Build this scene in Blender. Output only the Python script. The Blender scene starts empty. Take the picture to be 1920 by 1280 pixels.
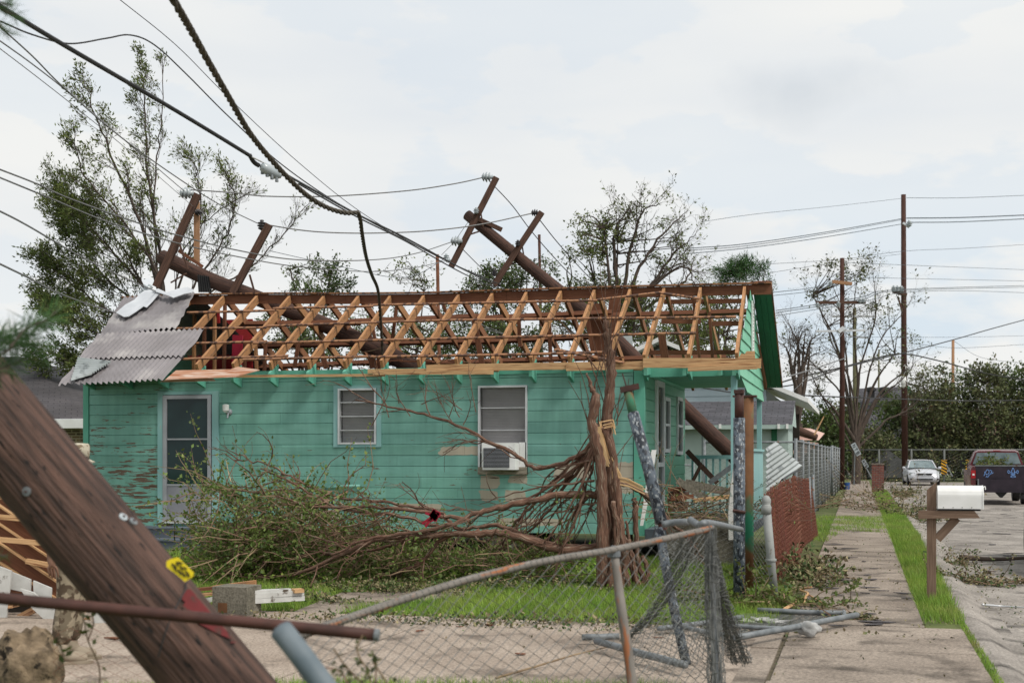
import bpy, math, random
import numpy as np
from mathutils import Vector, Matrix
R=math.radians
random.seed(7); rng=np.random.default_rng(7)
scene=bpy.context.scene
# ---------------------------------------------------------------- camera, world, sun, exposure
F=2400.0; CX=960.0; HY=857.0; CH=1.5; TH=math.atan(652/2400.0)
cam_d=bpy.data.cameras.new("camera"); cam=bpy.data.objects.new("camera",cam_d); scene.collection.objects.link(cam)
cam.location=(0,0,CH); cam.rotation_euler=(R(90),0,TH)
cam_d.sensor_width=36; cam_d.lens=45; cam_d.shift_y=(HY-640)/1920; cam_d.clip_end=3000; cam_d.clip_start=0.1
cam_d.dof.use_dof=True; cam_d.dof.focus_distance=20.5; cam_d.dof.aperture_fstop=3.0
scene.camera=cam
SUN_EL,SUN_AZ=R(52),R(115)      # azimuth measured clockwise from +Y (the street's direction)
w=bpy.data.worlds.new("World"); scene.world=w; w.use_nodes=True
nt=w.node_tree; nt.nodes.clear()
def N(t,typ,**k):
    n=t.nodes.new(typ)
    for a,b in k.items(): setattr(n,a,b)
    return n
out=N(nt,'ShaderNodeOutputWorld'); bg=N(nt,'ShaderNodeBackground'); bg.inputs[1].default_value=0.1
sky=N(nt,'ShaderNodeTexSky',sky_type='NISHITA',sun_disc=False); sky.sun_elevation=SUN_EL; sky.sun_rotation=SUN_AZ; sky.dust_density=2
tc=N(nt,'ShaderNodeTexCoord'); mp=N(nt,'ShaderNodeMapping'); mp.inputs['Scale'].default_value=(2.2,2.2,5.5); mp.inputs['Location'].default_value=(3.1,1.7,.3)
n1=N(nt,'ShaderNodeTexNoise'); n1.inputs['Scale'].default_value=2.6; n1.inputs['Detail'].default_value=7; n1.inputs['Roughness'].default_value=.52
r1=N(nt,'ShaderNodeValToRGB'); r1.color_ramp.elements[0].position=.44; r1.color_ramp.elements[1].position=.56
# veil: more cover high up and to the left, thinner low on the right
sep=N(nt,'ShaderNodeSeparateXYZ'); nt.links.new(tc.outputs['Generated'],sep.inputs[0])
vz=N(nt,'ShaderNodeMapRange'); vz.inputs[1].default_value=.04; vz.inputs[2].default_value=.24
nt.links.new(sep.outputs[2],vz.inputs[0])
vx=N(nt,'ShaderNodeMapRange'); vx.inputs[1].default_value=.1; vx.inputs[2].default_value=-.35
nt.links.new(sep.outputs[0],vx.inputs[0])
mx=N(nt,'ShaderNodeMath',operation='MAXIMUM'); nt.links.new(vz.outputs[0],mx.inputs[0]); nt.links.new(vx.outputs[0],mx.inputs[1])
ml=N(nt,'ShaderNodeMath',operation='MULTIPLY'); ml.inputs[1].default_value=.75; nt.links.new(mx.outputs[0],ml.inputs[0])
ad=N(nt,'ShaderNodeMath',operation='ADD',use_clamp=True); nt.links.new(r1.outputs[0],ad.inputs[0]); nt.links.new(ml.outputs[0],ad.inputs[1])
nt.links.new(tc.outputs['Generated'],mp.inputs[0]); nt.links.new(mp.outputs[0],n1.inputs[0]); nt.links.new(n1.outputs[0],r1.inputs[0])
# broad soft variation inside the cloud
n2=N(nt,'ShaderNodeTexNoise'); n2.inputs['Scale'].default_value=2.3; n2.inputs['Detail'].default_value=4
mp2=N(nt,'ShaderNodeMapping'); mp2.inputs['Scale'].default_value=(1,1,4); mp2.inputs['Location'].default_value=(.2,5,2)
nt.links.new(tc.outputs['Generated'],mp2.inputs[0]); nt.links.new(mp2.outputs[0],n2.inputs[0])
r2=N(nt,'ShaderNodeValToRGB'); r2.color_ramp.elements[0].position=.30; r2.color_ramp.elements[1].position=.62
r2.color_ramp.elements[0].color=(7.6,8.0,8.4,1); r2.color_ramp.elements[1].color=(8.9,8.95,8.8,1)
nt.links.new(n2.outputs[0],r2.inputs[0])
bl=N(nt,'ShaderNodeMix',data_type='RGBA'); bl.inputs[0].default_value=.82
nt.links.new(sky.outputs[0],bl.inputs[6]); bl.inputs[7].default_value=(7.3,8.5,9.6,1)
mm=N(nt,'ShaderNodeMix',data_type='RGBA'); nt.links.new(ad.outputs[0],mm.inputs[0]); nt.links.new(bl.outputs[2],mm.inputs[6]); nt.links.new(r2.outputs[0],mm.inputs[7])
# one soft grey cloud high on the right
gd=Vector((-math.sin(TH),math.cos(TH),0))+Vector((math.cos(TH),math.sin(TH),0))*((1505-CX)/F)+Vector((0,0,(HY-172)/F)); gd.normalize()
vs_=N(nt,'ShaderNodeVectorMath',operation='SUBTRACT'); nt.links.new(tc.outputs['Generated'],vs_.inputs[0]); vs_.inputs[1].default_value=gd
vm_=N(nt,'ShaderNodeVectorMath',operation='MULTIPLY'); nt.links.new(vs_.outputs[0],vm_.inputs[0]); vm_.inputs[1].default_value=(18,18,55)
vl_=N(nt,'ShaderNodeVectorMath',operation='LENGTH'); nt.links.new(vm_.outputs[0],vl_.inputs[0])
n9=N(nt,'ShaderNodeTexNoise'); n9.inputs['Scale'].default_value=22; n9.inputs['Detail'].default_value=5; nt.links.new(tc.outputs['Generated'],n9.inputs[0])
a9=N(nt,'ShaderNodeMath',operation='MULTIPLY_ADD'); a9.inputs[1].default_value=2.2; nt.links.new(n9.outputs[0],a9.inputs[0]); nt.links.new(vl_.outputs['Value'],a9.inputs[2])
c9=N(nt,'ShaderNodeMapRange'); c9.inputs[1].default_value=2.5; c9.inputs[2].default_value=1.1; c9.inputs[3].default_value=0; c9.inputs[4].default_value=.6; nt.links.new(a9.outputs[0],c9.inputs[0])
m9=N(nt,'ShaderNodeMix',data_type='RGBA'); nt.links.new(c9.outputs[0],m9.inputs[0]); nt.links.new(mm.outputs[2],m9.inputs[6]); m9.inputs[7].default_value=(6.3,6.8,7.3,1); mm=m9
nt.links.new(mm.outputs[2],bg.inputs[0]); nt.links.new(bg.outputs[0],out.inputs[0])
sl=bpy.data.lights.new("sun",'SUN'); sl.energy=3.0; sl.angle=R(18); sl.color=(1,.95,.87)
so=bpy.data.objects.new("sun",sl); scene.collection.objects.link(so)
sd=Vector((math.sin(SUN_AZ)*math.cos(SUN_EL),math.cos(SUN_AZ)*math.cos(SUN_EL),math.sin(SUN_EL)))
so.rotation_euler=sd.to_track_quat('Z','Y').to_euler()
vs=scene.view_settings; vs.view_transform='Standard'; vs.look='None'; vs.exposure=0.0; vs.gamma=1; vs.use_curve_mapping=False
# ---------------------------------------------------------------- geometry helpers
CT,ST=math.cos(TH),math.sin(TH)
FW=Vector((-ST,CT,0)); RT=Vector((CT,ST,0)); UP=Vector((0,0,1)); CAM=Vector((0,0,CH))
def ray(px,py): return FW+RT*((px-CX)/F)+UP*((HY-py)/F)
def PD(px,py,d): return CAM+ray(px,py)*d
def PY(px,py,Y): r=ray(px,py); return CAM+r*(Y/r.y)
def PX(px,py,X): r=ray(px,py); return CAM+r*(X/r.x)
def G(px,py,z=0): return PD(px,py,(CH-z)*F/(py-HY))
def PL(px,py,p0,n):
    r=ray(px,py); return CAM+r*((p0-CAM).dot(n)/r.dot(n))
V=Vector
class MB:
    def __init__(s): s.v=[]; s.f=[]; s.uv=[]
    def face(s,pts,uvs=None):
        i=len(s.v); s.v+= [tuple(p) for p in pts]; s.f.append(tuple(range(i,i+len(pts))))
        s.uv+= uvs if uvs else [(p[0],p[2]) for p in pts]
    def beam(s,p0,p1,w,h,up=(0,0,1),w2=None,h2=None):
        p0=V(p0);p1=V(p1); d=(p1-p0); L=d.length
        if L<1e-6: return s
        d/=L; up=V(up); sx=d.cross(up)
        if sx.length<1e-3: sx=d.cross(V((1,0,0)))
        sx.normalize(); u=sx.cross(d).normalized()
        w2=w if w2 is None else w2; h2=h if h2 is None else h2
        A=[p0+sx*(a*w/2)+u*(b*h/2) for a,b in((-1,-1),(1,-1),(1,1),(-1,1))]
        B=[p1+sx*(a*w2/2)+u*(b*h2/2) for a,b in((-1,-1),(1,-1),(1,1),(-1,1))]
        o=random.random()*50; i=len(s.v); s.v+=[tuple(x) for x in A+B]
        ws=[w,h,w,h]; acc=o
        for k in range(4):
            k2=(k+1)%4
            s.f.append((i+k,i+k2,i+4+k2,i+4+k)); s.uv+=[(o,acc),(o,acc+ws[k]),(o+L,acc+ws[k]),(o+L,acc)]; acc+=ws[k]+.02
        s.f.append((i+3,i+2,i+1,i)); s.uv+=[(0,o),(0,o+w),(h,o+w),(h,o)]
        s.f.append((i+4,i+5,i+6,i+7)); s.uv+=[(0,o),(0,o+w),(h,o+w),(h,o)]
        return s
    def box(s,c,sz,rz=0):
        c=V(c); dx=V((math.cos(rz),math.sin(rz),0))*sz[0]/2
        m=Matrix.Rotation(rz,3,'Z')
        if sz[0]>=sz[2]: return s.beam(c-dx,c+dx,sz[1],sz[2])
        return s.beam(c-V((0,0,sz[2]/2)),c+V((0,0,sz[2]/2)),sz[1],sz[0],up=m@V((1,0,0)))
    def bb(s,x0,x1,y0,y1,z0,z1): return s.box(((x0+x1)/2,(y0+y1)/2,(z0+z1)/2),(x1-x0,y1-y0,z1-z0))
    def tube(s,pts,rs,n=6,cap=True):
        pts=[V(p) for p in pts]; m=len(pts)
        if not hasattr(rs,'__len__'): rs=[rs]*m
        t=(pts[1]-pts[0]).normalized(); nrm=t.orthogonal().normalized(); i0=len(s.v); L=0; o=random.random()*20; us=[]
        for k in range(m):
            if k<m-1: tn=(pts[k+1]-pts[k])
            if k>0:
                t2=(pts[k]-pts[k-1]); L+=t2.length
                if k<m-1: t2=(t2.normalized()+tn.normalized())
                if t2.length<1e-9: t2=t
                t2=t2.normalized(); q=t.rotation_difference(t2); nrm=q@nrm; t=t2
            b=t.cross(nrm); us.append(L+o)
            for j in range(n):
                a=2*math.pi*j/n; s.v.append(tuple(pts[k]+(nrm*math.cos(a)+b*math.sin(a))*rs[k]))
        for k in range(m-1):
            c=2*math.pi*max(rs[0],1e-4)/n
            for j in range(n):
                j2=(j+1)%n; a=i0+k*n
                s.f.append((a+j,a+j2,a+n+j2,a+n+j)); s.uv+=[(us[k],j*c+o),(us[k],(j+1)*c+o),(us[k+1],(j+1)*c+o),(us[k+1],j*c+o)]
        if cap and n>2:
            s.f.append(tuple(i0+j for j in range(n))[::-1]); s.uv+=[(0,0)]*n
            a=i0+(m-1)*n; s.f.append(tuple(a+j for j in range(n))); s.uv+=[(0,0)]*n
        return s
    def prism(s,poly,ext):
        poly=[V(p) for p in poly]; ext=V(ext); q=[p+ext for p in poly]; n=len(poly); i=len(s.v)
        s.v+=[tuple(p) for p in poly+q]
        s.f.append(tuple(range(i,i+n))); s.uv+=[(p.x+p.y,p.z) for p in poly]
        s.f.append(tuple(range(i+n,i+2*n))[::-1]); s.uv+=[(p.x+p.y,p.z) for p in q[::-1]]
        for k in range(n):
            k2=(k+1)%n; s.f.append((i+k2,i+k,i+n+k,i+n+k2)); s.uv+=[(0,0),(1,0),(1,.02),(0,.02)]
        return s
    def lathe(s,c,prof,n=16,axis=(0,0,1)):
        c=V(c); ax=V(axis).normalized(); pts=[c+ax*h for r,h in prof]
        sx=ax.orthogonal().normalized(); sy=ax.cross(sx); i0=len(s.v)
        for (r,h) in prof:
            for j in range(n):
                a=2*math.pi*j/n; s.v.append(tuple(c+ax*h+(sx*math.cos(a)+sy*math.sin(a))*r))
        for k in range(len(prof)-1):
            for j in range(n):
                j2=(j+1)%n; a=i0+k*n; s.f.append((a+j,a+j2,a+n+j2,a+n+j)); s.uv+=[(k*.05,j/n),(k*.05,(j+1)/n),(k*.05+.05,(j+1)/n),(k*.05+.05,j/n)]
        s.f.append(tuple(i0+j for j in range(n))[::-1]); s.uv+=[(0,0)]*n
        a=i0+(len(prof)-1)*n; s.f.append(tuple(a+j for j in range(n))); s.uv+=[(0,0)]*n
        return s
    def grid(s,P):      # P[i][j] points
        i0=len(s.v); m=len(P); n=len(P[0])
        for r in P: s.v+=[tuple(p) for p in r]
        for i in range(m-1):
            for j in range(n-1):
                a=i0+i*n+j; s.f.append((a,a+1,a+n+1,a+n)); s.uv+=[(j*.05,i*.05),((j+1)*.05,i*.05),((j+1)*.05,(i+1)*.05),(j*.05,(i+1)*.05)]
        return s
    def build(s,name,m,parent=None,smooth=False,loc=None,**tg):
        me=bpy.data.meshes.new(name)
        if parent is not None: off=V(parent.get('_w',(0,0,0)))
        elif loc is not None: off=V(loc)
        elif s.v:
            a=np.array(s.v); mn=a.min(0); mxx=a.max(0); off=V(((mn[0]+mxx[0])/2,(mn[1]+mxx[1])/2,mn[2]))
        else: off=V((0,0,0))
        a=np.array(s.v,dtype=np.float64)-np.array(off)
        me.from_pydata(a.tolist(),[],s.f)
        u=me.uv_layers.new(name='UVMap'); u.data.foreach_set('uv',np.array(s.uv,dtype=np.float32).ravel())
        if smooth: me.polygons.foreach_set('use_smooth',[True]*len(me.polygons))
        me.materials.append(m); me.update()
        o=bpy.data.objects.new(name,me); scene.collection.objects.link(o)
        if parent is not None: o.parent=parent; o['_w']=tuple(off)
        else: o.location=off; o['_w']=tuple(off)
        tag(o,**tg); return o
def tag(o,label=None,cat=None,group=None,kind=None):
    if label: o['label']=label
    if cat: o['category']=cat
    if group: o['group']=group
    if kind: o['kind']=kind
    return o
def T(name,label,cat,loc=(0,0,0),group=None,rz=0):
    o=bpy.data.objects.new(name,None); scene.collection.objects.link(o); o.location=loc; o['_w']=tuple(loc); o.empty_display_size=.2
    if rz: o.rotation_euler=(0,0,rz)
    return tag(o,label,cat,group)
def kids(o): return [c for c in bpy.data.objects if c.parent==o]
def copy_tree(o,loc=None,rz=None,label=None,parent=None):
    c=o.copy(); scene.collection.objects.link(c)
    if parent is not None: c.parent=parent
    if loc is not None: c.location=loc
    if rz is not None: c.rotation_euler=(0,0,rz)
    if label: c['label']=label
    for k in kids(o): copy_tree(k,parent=c)
    return c
def smooth(pts,n=8):
    pts=[V(p) for p in pts]
    if len(pts)<3: 
        return [pts[0].lerp(pts[1],k/n) for k in range(n+1)]
    q=[pts[0]*2-pts[1]]+pts+[pts[-1]*2-pts[-2]]; o=[]
    for i in range(1,len(q)-2):
        a,b,c,d=q[i-1],q[i],q[i+1],q[i+2]
        for k in range(n):
            t=k/n; o.append(.5*((2*b)+(c-a)*t+(2*a-5*b+4*c-d)*t*t+(3*b-a-3*c+d)*t**3))
    o.append(pts[-1]); return o
def quads_np(name,verts,nper,m,parent=None,kind=None,**tg):
    """verts (n*nper,3) array, each consecutive nper verts a face"""
    verts=np.asarray(verts,dtype=np.float64); nf=len(verts)//nper
    if parent is not None: off=np.array(parent.get('_w',(0,0,0)))
    else:
        mn=verts.min(0); mxx=verts.max(0); off=np.array([(mn[0]+mxx[0])/2,(mn[1]+mxx[1])/2,mn[2]])
    v=(verts-off).astype(np.float32)
    me=bpy.data.meshes.new(name); me.vertices.add(len(v)); me.vertices.foreach_set('co',v.ravel())
    me.loops.add(len(v)); me.loops.foreach_set('vertex_index',np.arange(len(v),dtype=np.int32))
    me.polygons.add(nf); me.polygons.foreach_set('loop_start',np.arange(0,len(v),nper,dtype=np.int32))
    me.update(calc_edges=True); me.materials.append(m)
    o=bpy.data.objects.new(name,me); scene.collection.objects.link(o); o['_w']=tuple(float(x) for x in off)
    if parent is not None: o.parent=parent
    else: o.location=off
    return tag(o,kind=kind,**tg)
def leaf_verts(P,size,aspect=.45,dirs=None,spread=.8):
    P=np.asarray(P); n=len(P)
    a=rng.normal(size=(n,3))
    if dirs is not None: a=np.asarray(dirs)+a*spread
    a/=np.linalg.norm(a,axis=1,keepdims=True)+1e-9
    b=np.cross(a,rng.normal(size=(n,3))); b/=np.linalg.norm(b,axis=1,keepdims=True)+1e-9
    s=size*(.6+.8*rng.random((n,1)))
    L=a*s; W=b*s*aspect*.5
    return np.stack([P,P+L*.45+W,P+L,P+L*.45-W],1).reshape(-1,3)
# ---------------------------------------------------------------- materials
def mat(name,c1,c2=None,scale=5,rough=.8,stretch=(1,1,1),coord='Object',detail=5,bump=0,bscale=None,island=0,lo=.35,hi=.65,metal=0,spot=None,sscale=3,slo=.6,shi=.66,sstretch=None,trans=0,spec=.3,alpha=1):
    m=bpy.data.materials.new(name); m.use_nodes=True; t=m.node_tree; p=t.nodes['Principled BSDF']
    p.inputs['Roughness'].default_value=rough; p.inputs['Metallic'].default_value=metal; p.inputs['Specular IOR Level'].default_value=spec
    L=t.links.new; c2=c2 or c1
    tc=N(t,'ShaderNodeTexCoord'); mp=N(t,'ShaderNodeMapping'); mp.inputs['Scale'].default_value=stretch; L(tc.outputs[coord],mp.inputs[0])
    no=N(t,'ShaderNodeTexNoise'); no.inputs['Scale'].default_value=scale; no.inputs['Detail'].default_value=detail; L(mp.outputs[0],no.inputs[0])
    rp=N(t,'ShaderNodeValToRGB'); rp.color_ramp.elements[0].position=lo; rp.color_ramp.elements[1].position=hi
    rp.color_ramp.elements[0].color=(*c1,1); rp.color_ramp.elements[1].color=(*c2,1); L(no.outputs[0],rp.inputs[0]); col=rp.outputs[0]
    if spot:
        mp2=N(t,'ShaderNodeMapping'); mp2.inputs['Scale'].default_value=sstretch or stretch; mp2.inputs['Location'].default_value=(3.3,7.1,1.9); L(tc.outputs[coord],mp2.inputs[0])
        n3=N(t,'ShaderNodeTexNoise'); n3.inputs['Scale'].default_value=sscale; n3.inputs['Detail'].default_value=6; L(mp2.outputs[0],n3.inputs[0])
        mr=N(t,'ShaderNodeMapRange'); mr.inputs[1].default_value=slo; mr.inputs[2].default_value=shi; L(n3.outputs[0],mr.inputs[0])
        mi=N(t,'ShaderNodeMix',data_type='RGBA'); L(mr.outputs[0],mi.inputs[0]); L(col,mi.inputs[6]); mi.inputs[7].default_value=(*spot,1); col=mi.outputs[2]
    if island:
        ge=N(t,'ShaderNodeNewGeometry'); mr=N(t,'ShaderNodeMapRange'); mr.inputs[3].default_value=1-island; mr.inputs[4].default_value=1+island; L(ge.outputs['Random Per Island'],mr.inputs[0])
        hs=N(t,'ShaderNodeHueSaturation'); L(mr.outputs[0],hs.inputs['Value']); L(col,hs.inputs['Color']); col=hs.outputs[0]
        h2=N(t,'ShaderNodeMapRange'); h2.inputs[3].default_value=.5+island*.05; h2.inputs[4].default_value=.5-island*.05
        m3=N(t,'ShaderNodeMath',operation='FRACT'); m4=N(t,'ShaderNodeMath',operation='MULTIPLY'); m4.inputs[1].default_value=7.3; L(ge.outputs['Random Per Island'],m4.inputs[0]); L(m4.outputs[0],m3.inputs[0]); L(m3.outputs[0],h2.inputs[0]); L(h2.outputs[0],hs.inputs['Hue'])
    L(col,p.inputs['Base Color'])
    if bump:
        bp=N(t,'ShaderNodeBump'); bp.inputs['Strength'].default_value=min(bump,1); bp.inputs['Distance'].default_value=.02
        nb=N(t,'ShaderNodeTexNoise'); nb.inputs['Scale'].default_value=bscale or scale*2; nb.inputs['Detail'].default_value=5; L(mp.outputs[0],nb.inputs[0]); L(nb.outputs[0],bp.inputs['Height']); L(bp.outputs[0],p.inputs['Normal'])
    if trans:
        tr=N(t,'ShaderNodeBsdfTranslucent'); L(col,tr.inputs[0]); ms=N(t,'ShaderNodeMixShader'); ms.inputs[0].default_value=trans
        L(p.outputs[0],ms.inputs[1]); L(tr.outputs[0],ms.inputs[2]); L(ms.outputs[0],t.nodes['Material Output'].inputs[0])
    return m
M={}
WU=(1.2,28,1)
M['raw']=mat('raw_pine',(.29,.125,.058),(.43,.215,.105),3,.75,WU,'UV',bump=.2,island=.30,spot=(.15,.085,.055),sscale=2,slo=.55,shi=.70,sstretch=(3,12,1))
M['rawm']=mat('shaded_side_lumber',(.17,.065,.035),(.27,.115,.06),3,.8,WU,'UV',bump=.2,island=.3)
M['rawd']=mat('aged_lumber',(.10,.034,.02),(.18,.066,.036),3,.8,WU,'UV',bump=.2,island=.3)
M['plank']=mat('split_plank',(.40,.22,.11),(.60,.38,.20),2.5,.75,(1,34,1),'UV',bump=.3,island=.15,spot=(.20,.08,.035),sscale=2.2,slo=.55,shi=.66,sstretch=(1,22,1))
M['lath']=mat('batten_wood',(.16,.07,.04),(.34,.16,.085),4,.8,(3,20,1),'UV',island=.25,spot=(.07,.035,.025),sscale=5,slo=.5,shi=.56,sstretch=(3,1,1))
M['pole']=mat('creosote_pole',(.040,.022,.017),(.090,.045,.032),2.2,.85,(1.0,16,1),'UV',bump=.5,spot=(.018,.012,.010),sscale=3,slo=.58,shi=.66,sstretch=(2.5,26,1))
M['polefar']=mat('dark_pole_wood',(.042,.018,.013),(.075,.032,.023),2.2,.85,(1,10,1),'UV')
M['polegreen']=mat('treated_pole',(.12,.12,.06),(.17,.16,.09),2.2,.85,(1,10,1),'UV')
M['poletan']=mat('new_pole',(.28,.15,.08),(.36,.2,.11),2.2,.85,(1,10,1),'UV')
M['arm']=mat('crossarm_wood',(.050,.026,.020),(.11,.056,.040),2.5,.85,(1.5,24,1),'UV',bump=.3,island=.2)
M['wirel']=mat('aluminium_wire',(.12,.12,.12),(.2,.2,.2),40,.5,metal=.3)
M['wired']=mat('black_cable',(.022,.022,.023),(.035,.034,.034),10,.6)
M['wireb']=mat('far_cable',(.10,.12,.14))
M['twist']=mat('weathered_cable',(.050,.042,.032),(.10,.085,.065),25,.8,bump=.3)
M['porc']=mat('grey_porcelain',(.30,.34,.36),(.38,.42,.44),9,.25,spec=.6)
M['porcd']=mat('dark_insulator',(.03,.028,.03),(.05,.045,.05),9,.35)
M['metalg']=mat('galvanized_steel',(.13,.145,.155),(.21,.225,.235),14,.6,metal=.2,spot=(.16,.09,.05),sscale=6,slo=.66,shi=.72)
M['alu']=mat('mill_aluminium',(.55,.56,.57),(.66,.67,.68),6,.4,metal=.5)
M['white']=mat('white_paint',(.70,.70,.68),(.78,.78,.77),6,.5)
M['black']=mat('black_plastic',(.012,.012,.013),(.02,.02,.02),6,.5)
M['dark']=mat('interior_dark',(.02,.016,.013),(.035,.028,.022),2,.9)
M['glass']=mat('window_glass',(.012,.03,.03),(.02,.05,.048),1.5,.06,spec=.3)
M['teal']=None
M['aqua']=mat('pale_aqua_trim',(.22,.42,.42),(.27,.47,.46),4,.6,(1,1,.3),spot=(.33,.38,.36),sscale=12,slo=.66,shi=.7)
M['tealtrim']=mat('green_trim',(.10,.35,.255),(.125,.40,.295),4,.6,spot=(.2,.33,.27),sscale=9,slo=.66,shi=.72)
M['tealtail']=mat('green_rafter_tail',(.09,.34,.25),(.15,.42,.32),6,.6,bump=.1)
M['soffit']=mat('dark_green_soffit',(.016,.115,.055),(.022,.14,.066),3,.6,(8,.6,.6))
M['gable']=mat('pale_green_siding',(.16,.44,.29),(.20,.50,.34),3,.6,(1,.5,3))
M['screen']=mat('storm_panel',(.23,.23,.26),(.27,.27,.30),5,.45)
M['alug']=mat('grey_aluminium_frame',(.32,.33,.36),(.38,.39,.42),5,.4,metal=.3)
M['stepg']=mat('grey_painted_step',(.10,.12,.145),(.135,.155,.185),4,.6,(1,1,3),spot=(.05,.05,.05),sscale=8,slo=.64,shi=.7)
M['corr']=mat('corrugated_iron',(.20,.185,.19),(.27,.25,.26),1.6,.5,(1,1,1),metal=.2,spot=(.42,.40,.39),sscale=1.3,slo=.55,shi=.72)
M['corr2']=mat('bright_corrugated',(.36,.39,.38),(.47,.50,.50),2.2,.4,metal=.45,spot=(.22,.24,.24),sscale=5,slo=.56,shi=.66)
M['flash']=mat('bent_flashing',(.50,.52,.55),(.62,.64,.67),3,.42,metal=.25,bump=.15)
M['rust']=mat('rusted_sheet',(.30,.11,.05),(.46,.27,.18),2,.85,(1,16,1),'UV',spot=(.52,.40,.33),sscale=3,slo=.5,shi=.62,sstretch=(1,18,1))
M['rustpipe']=mat('rusty_pipe',(.045,.022,.018),(.085,.036,.028),8,.65,bump=.2)
M['railrust']=mat('worn_rail',(.14,.125,.11),(.21,.19,.17),7,.7,(1,3,1),'UV',spot=(.30,.115,.05),sscale=3,slo=.57,shi=.64,sstretch=(1.4,6,1))
M['red']=mat('red_painted_board',(.30,.012,.03),(.36,.02,.045),3,.6)
M['redroof']=mat('red_paint',(.22,.008,.01),(.3,.015,.015),6,.6)
M['concrete']=None
M['mesh']=mat('chain_link_wire',(.105,.11,.105),(.17,.175,.17),20,.7,metal=.1)
M['meshrust']=mat('rusty_chain_link',(.13,.05,.03),(.2,.08,.05),20,.8)
M['slat']=mat('red_privacy_slat',(.12,.026,.017),(.18,.042,.028),7,.75,(1,1,.5),island=.35)
# ---------------------------------------------------------------- special materials
def concrete(name,c1,c2,scale=1.2):
    m=mat(name,c1,c2,scale,.9,bump=.35,bscale=60,detail=8,spot=tuple(x*.45 for x in c1),sscale=2.3,slo=.54,shi=.70,spec=.2)
    t=m.node_tree; p=t.nodes['Principled BSDF']; src=p.inputs['Base Color'].links[0].from_socket
    n=N(t,'ShaderNodeTexNoise'); n.inputs['Scale'].default_value=45; n.inputs['Detail'].default_value=3
    tc=N(t,'ShaderNodeTexCoord'); t.links.new(tc.outputs['Object'],n.inputs[0])
    mr=N(t,'ShaderNodeMapRange'); mr.inputs[1].default_value=.3; mr.inputs[2].default_value=.7; mr.inputs[3].default_value=.6; mr.inputs[4].default_value=1.35; t.links.new(n.outputs[0],mr.inputs[0])
    h=N(t,'ShaderNodeHueSaturation'); t.links.new(mr.outputs[0],h.inputs['Value']); t.links.new(src,h.inputs['Color']); t.links.new(h.outputs[0],p.inputs['Base Color'])
    return m
M['concrete']=concrete('old_concrete',(.20,.165,.135),(.31,.26,.215))
M['drive']=concrete('driveway_concrete',(.29,.235,.19),(.38,.315,.26))
M['road']=concrete('road_concrete',(.20,.18,.16),(.32,.29,.26),1.1)
M['block']=concrete('grey_block',(.12,.11,.085),(.20,.185,.15),4)
M['soil']=mat('lawn_soil',(.055,.075,.02),(.11,.13,.04),3,.95,spot=(.10,.085,.05),sscale=1.1,slo=.55,shi=.68)
M['mulch']=mat('dirt',(.06,.05,.03),(.13,.11,.075),12,.95,bump=.4)
M['grass']=mat('grass_blade',(.14,.26,.035),(.27,.39,.065),1.5,.6,island=.35,trans=.35,spot=(.30,.30,.10),sscale=1.6,slo=.5,shi=.75)
def brick(name,c1,c2,mo,sc=9,bw=.5,rh=.25,off=.5,mort=.03):
    m=bpy.data.materials.new(name); m.use_nodes=True; t=m.node_tree; p=t.nodes['Principled BSDF']; p.inputs['Roughness'].default_value=.85
    tc=N(t,'ShaderNodeTexCoord'); b=N(t,'ShaderNodeTexBrick'); b.inputs['Scale'].default_value=sc; b.inputs['Color1'].default_value=(*c1,1); b.inputs['Color2'].default_value=(*c2,1); b.inputs['Mortar'].default_value=(*mo,1)
    b.inputs['Brick Width'].default_value=bw; b.inputs['Row Height'].default_value=rh; b.inputs['Mortar Size'].default_value=mort; b.offset=off
    t.links.new(tc.outputs['UV'],b.inputs[0]); n=N(t,'ShaderNodeTexNoise'); n.inputs['Scale'].default_value=6
    mi=N(t,'ShaderNodeMix',data_type='RGBA',blend_type='MULTIPLY'); mi.inputs[0].default_value=.6; t.links.new(b.outputs[0],mi.inputs[6])
    r=N(t,'ShaderNodeMapRange'); r.inputs[1].default_value=.3; r.inputs[2].default_value=.7; r.inputs[3].default_value=.5; r.inputs[4].default_value=1.3; t.links.new(n.outputs[0],r.inputs[0]); t.links.new(r.outputs[0],mi.inputs[7])
    t.links.new(mi.outputs[2],p.inputs['Base Color']); bp=N(t,'ShaderNodeBump'); bp.inputs['Strength'].default_value=.5; bp.inputs['Distance'].default_value=.01; bp.invert=True
    t.links.new(b.outputs['Fac'],bp.inputs['Height']); t.links.new(bp.outputs[0],p.inputs['Normal']); return m
M['brick']=brick('red_brick',(.22,.055,.035),(.13,.035,.03),(.16,.13,.11),1,.21,.075,.5,.012)
M['brickt']=brick('buff_brick',(.20,.13,.06),(.07,.05,.03),(.35,.30,.2),1,.21,.075,.5,.012)
M['shing']=brick('dark_shingles',(.075,.068,.072),(.055,.05,.055),(.03,.027,.03),1,.30,.14,.5,.012)
M['shingb']=brick('grey_shingles',(.085,.082,.095),(.06,.06,.07),(.035,.035,.04),1,.30,.14,.5,.012)
M['leafd']=mat('leaf_dark_green',(.045,.072,.018),(.10,.14,.04),.6,.55,island=.45,trans=.25,spec=.35)
M['leafy']=mat('leaf_olive_green',(.07,.095,.024),(.15,.185,.05),.7,.55,island=.4,trans=.3)
M['leafh']=mat('heap_leaf_green',(.08,.125,.026),(.17,.22,.055),2,.55,island=.45,trans=.3,spec=.4)
M['leafb']=mat('leaf_browned',(.065,.078,.032),(.13,.145,.06),1.2,.6,island=.5,trans=.2,spot=(.12,.08,.035),sscale=2)
M['leafp']=mat('pine_needle',(.03,.075,.02),(.06,.13,.035),2,.6,island=.4,trans=.2)
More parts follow.
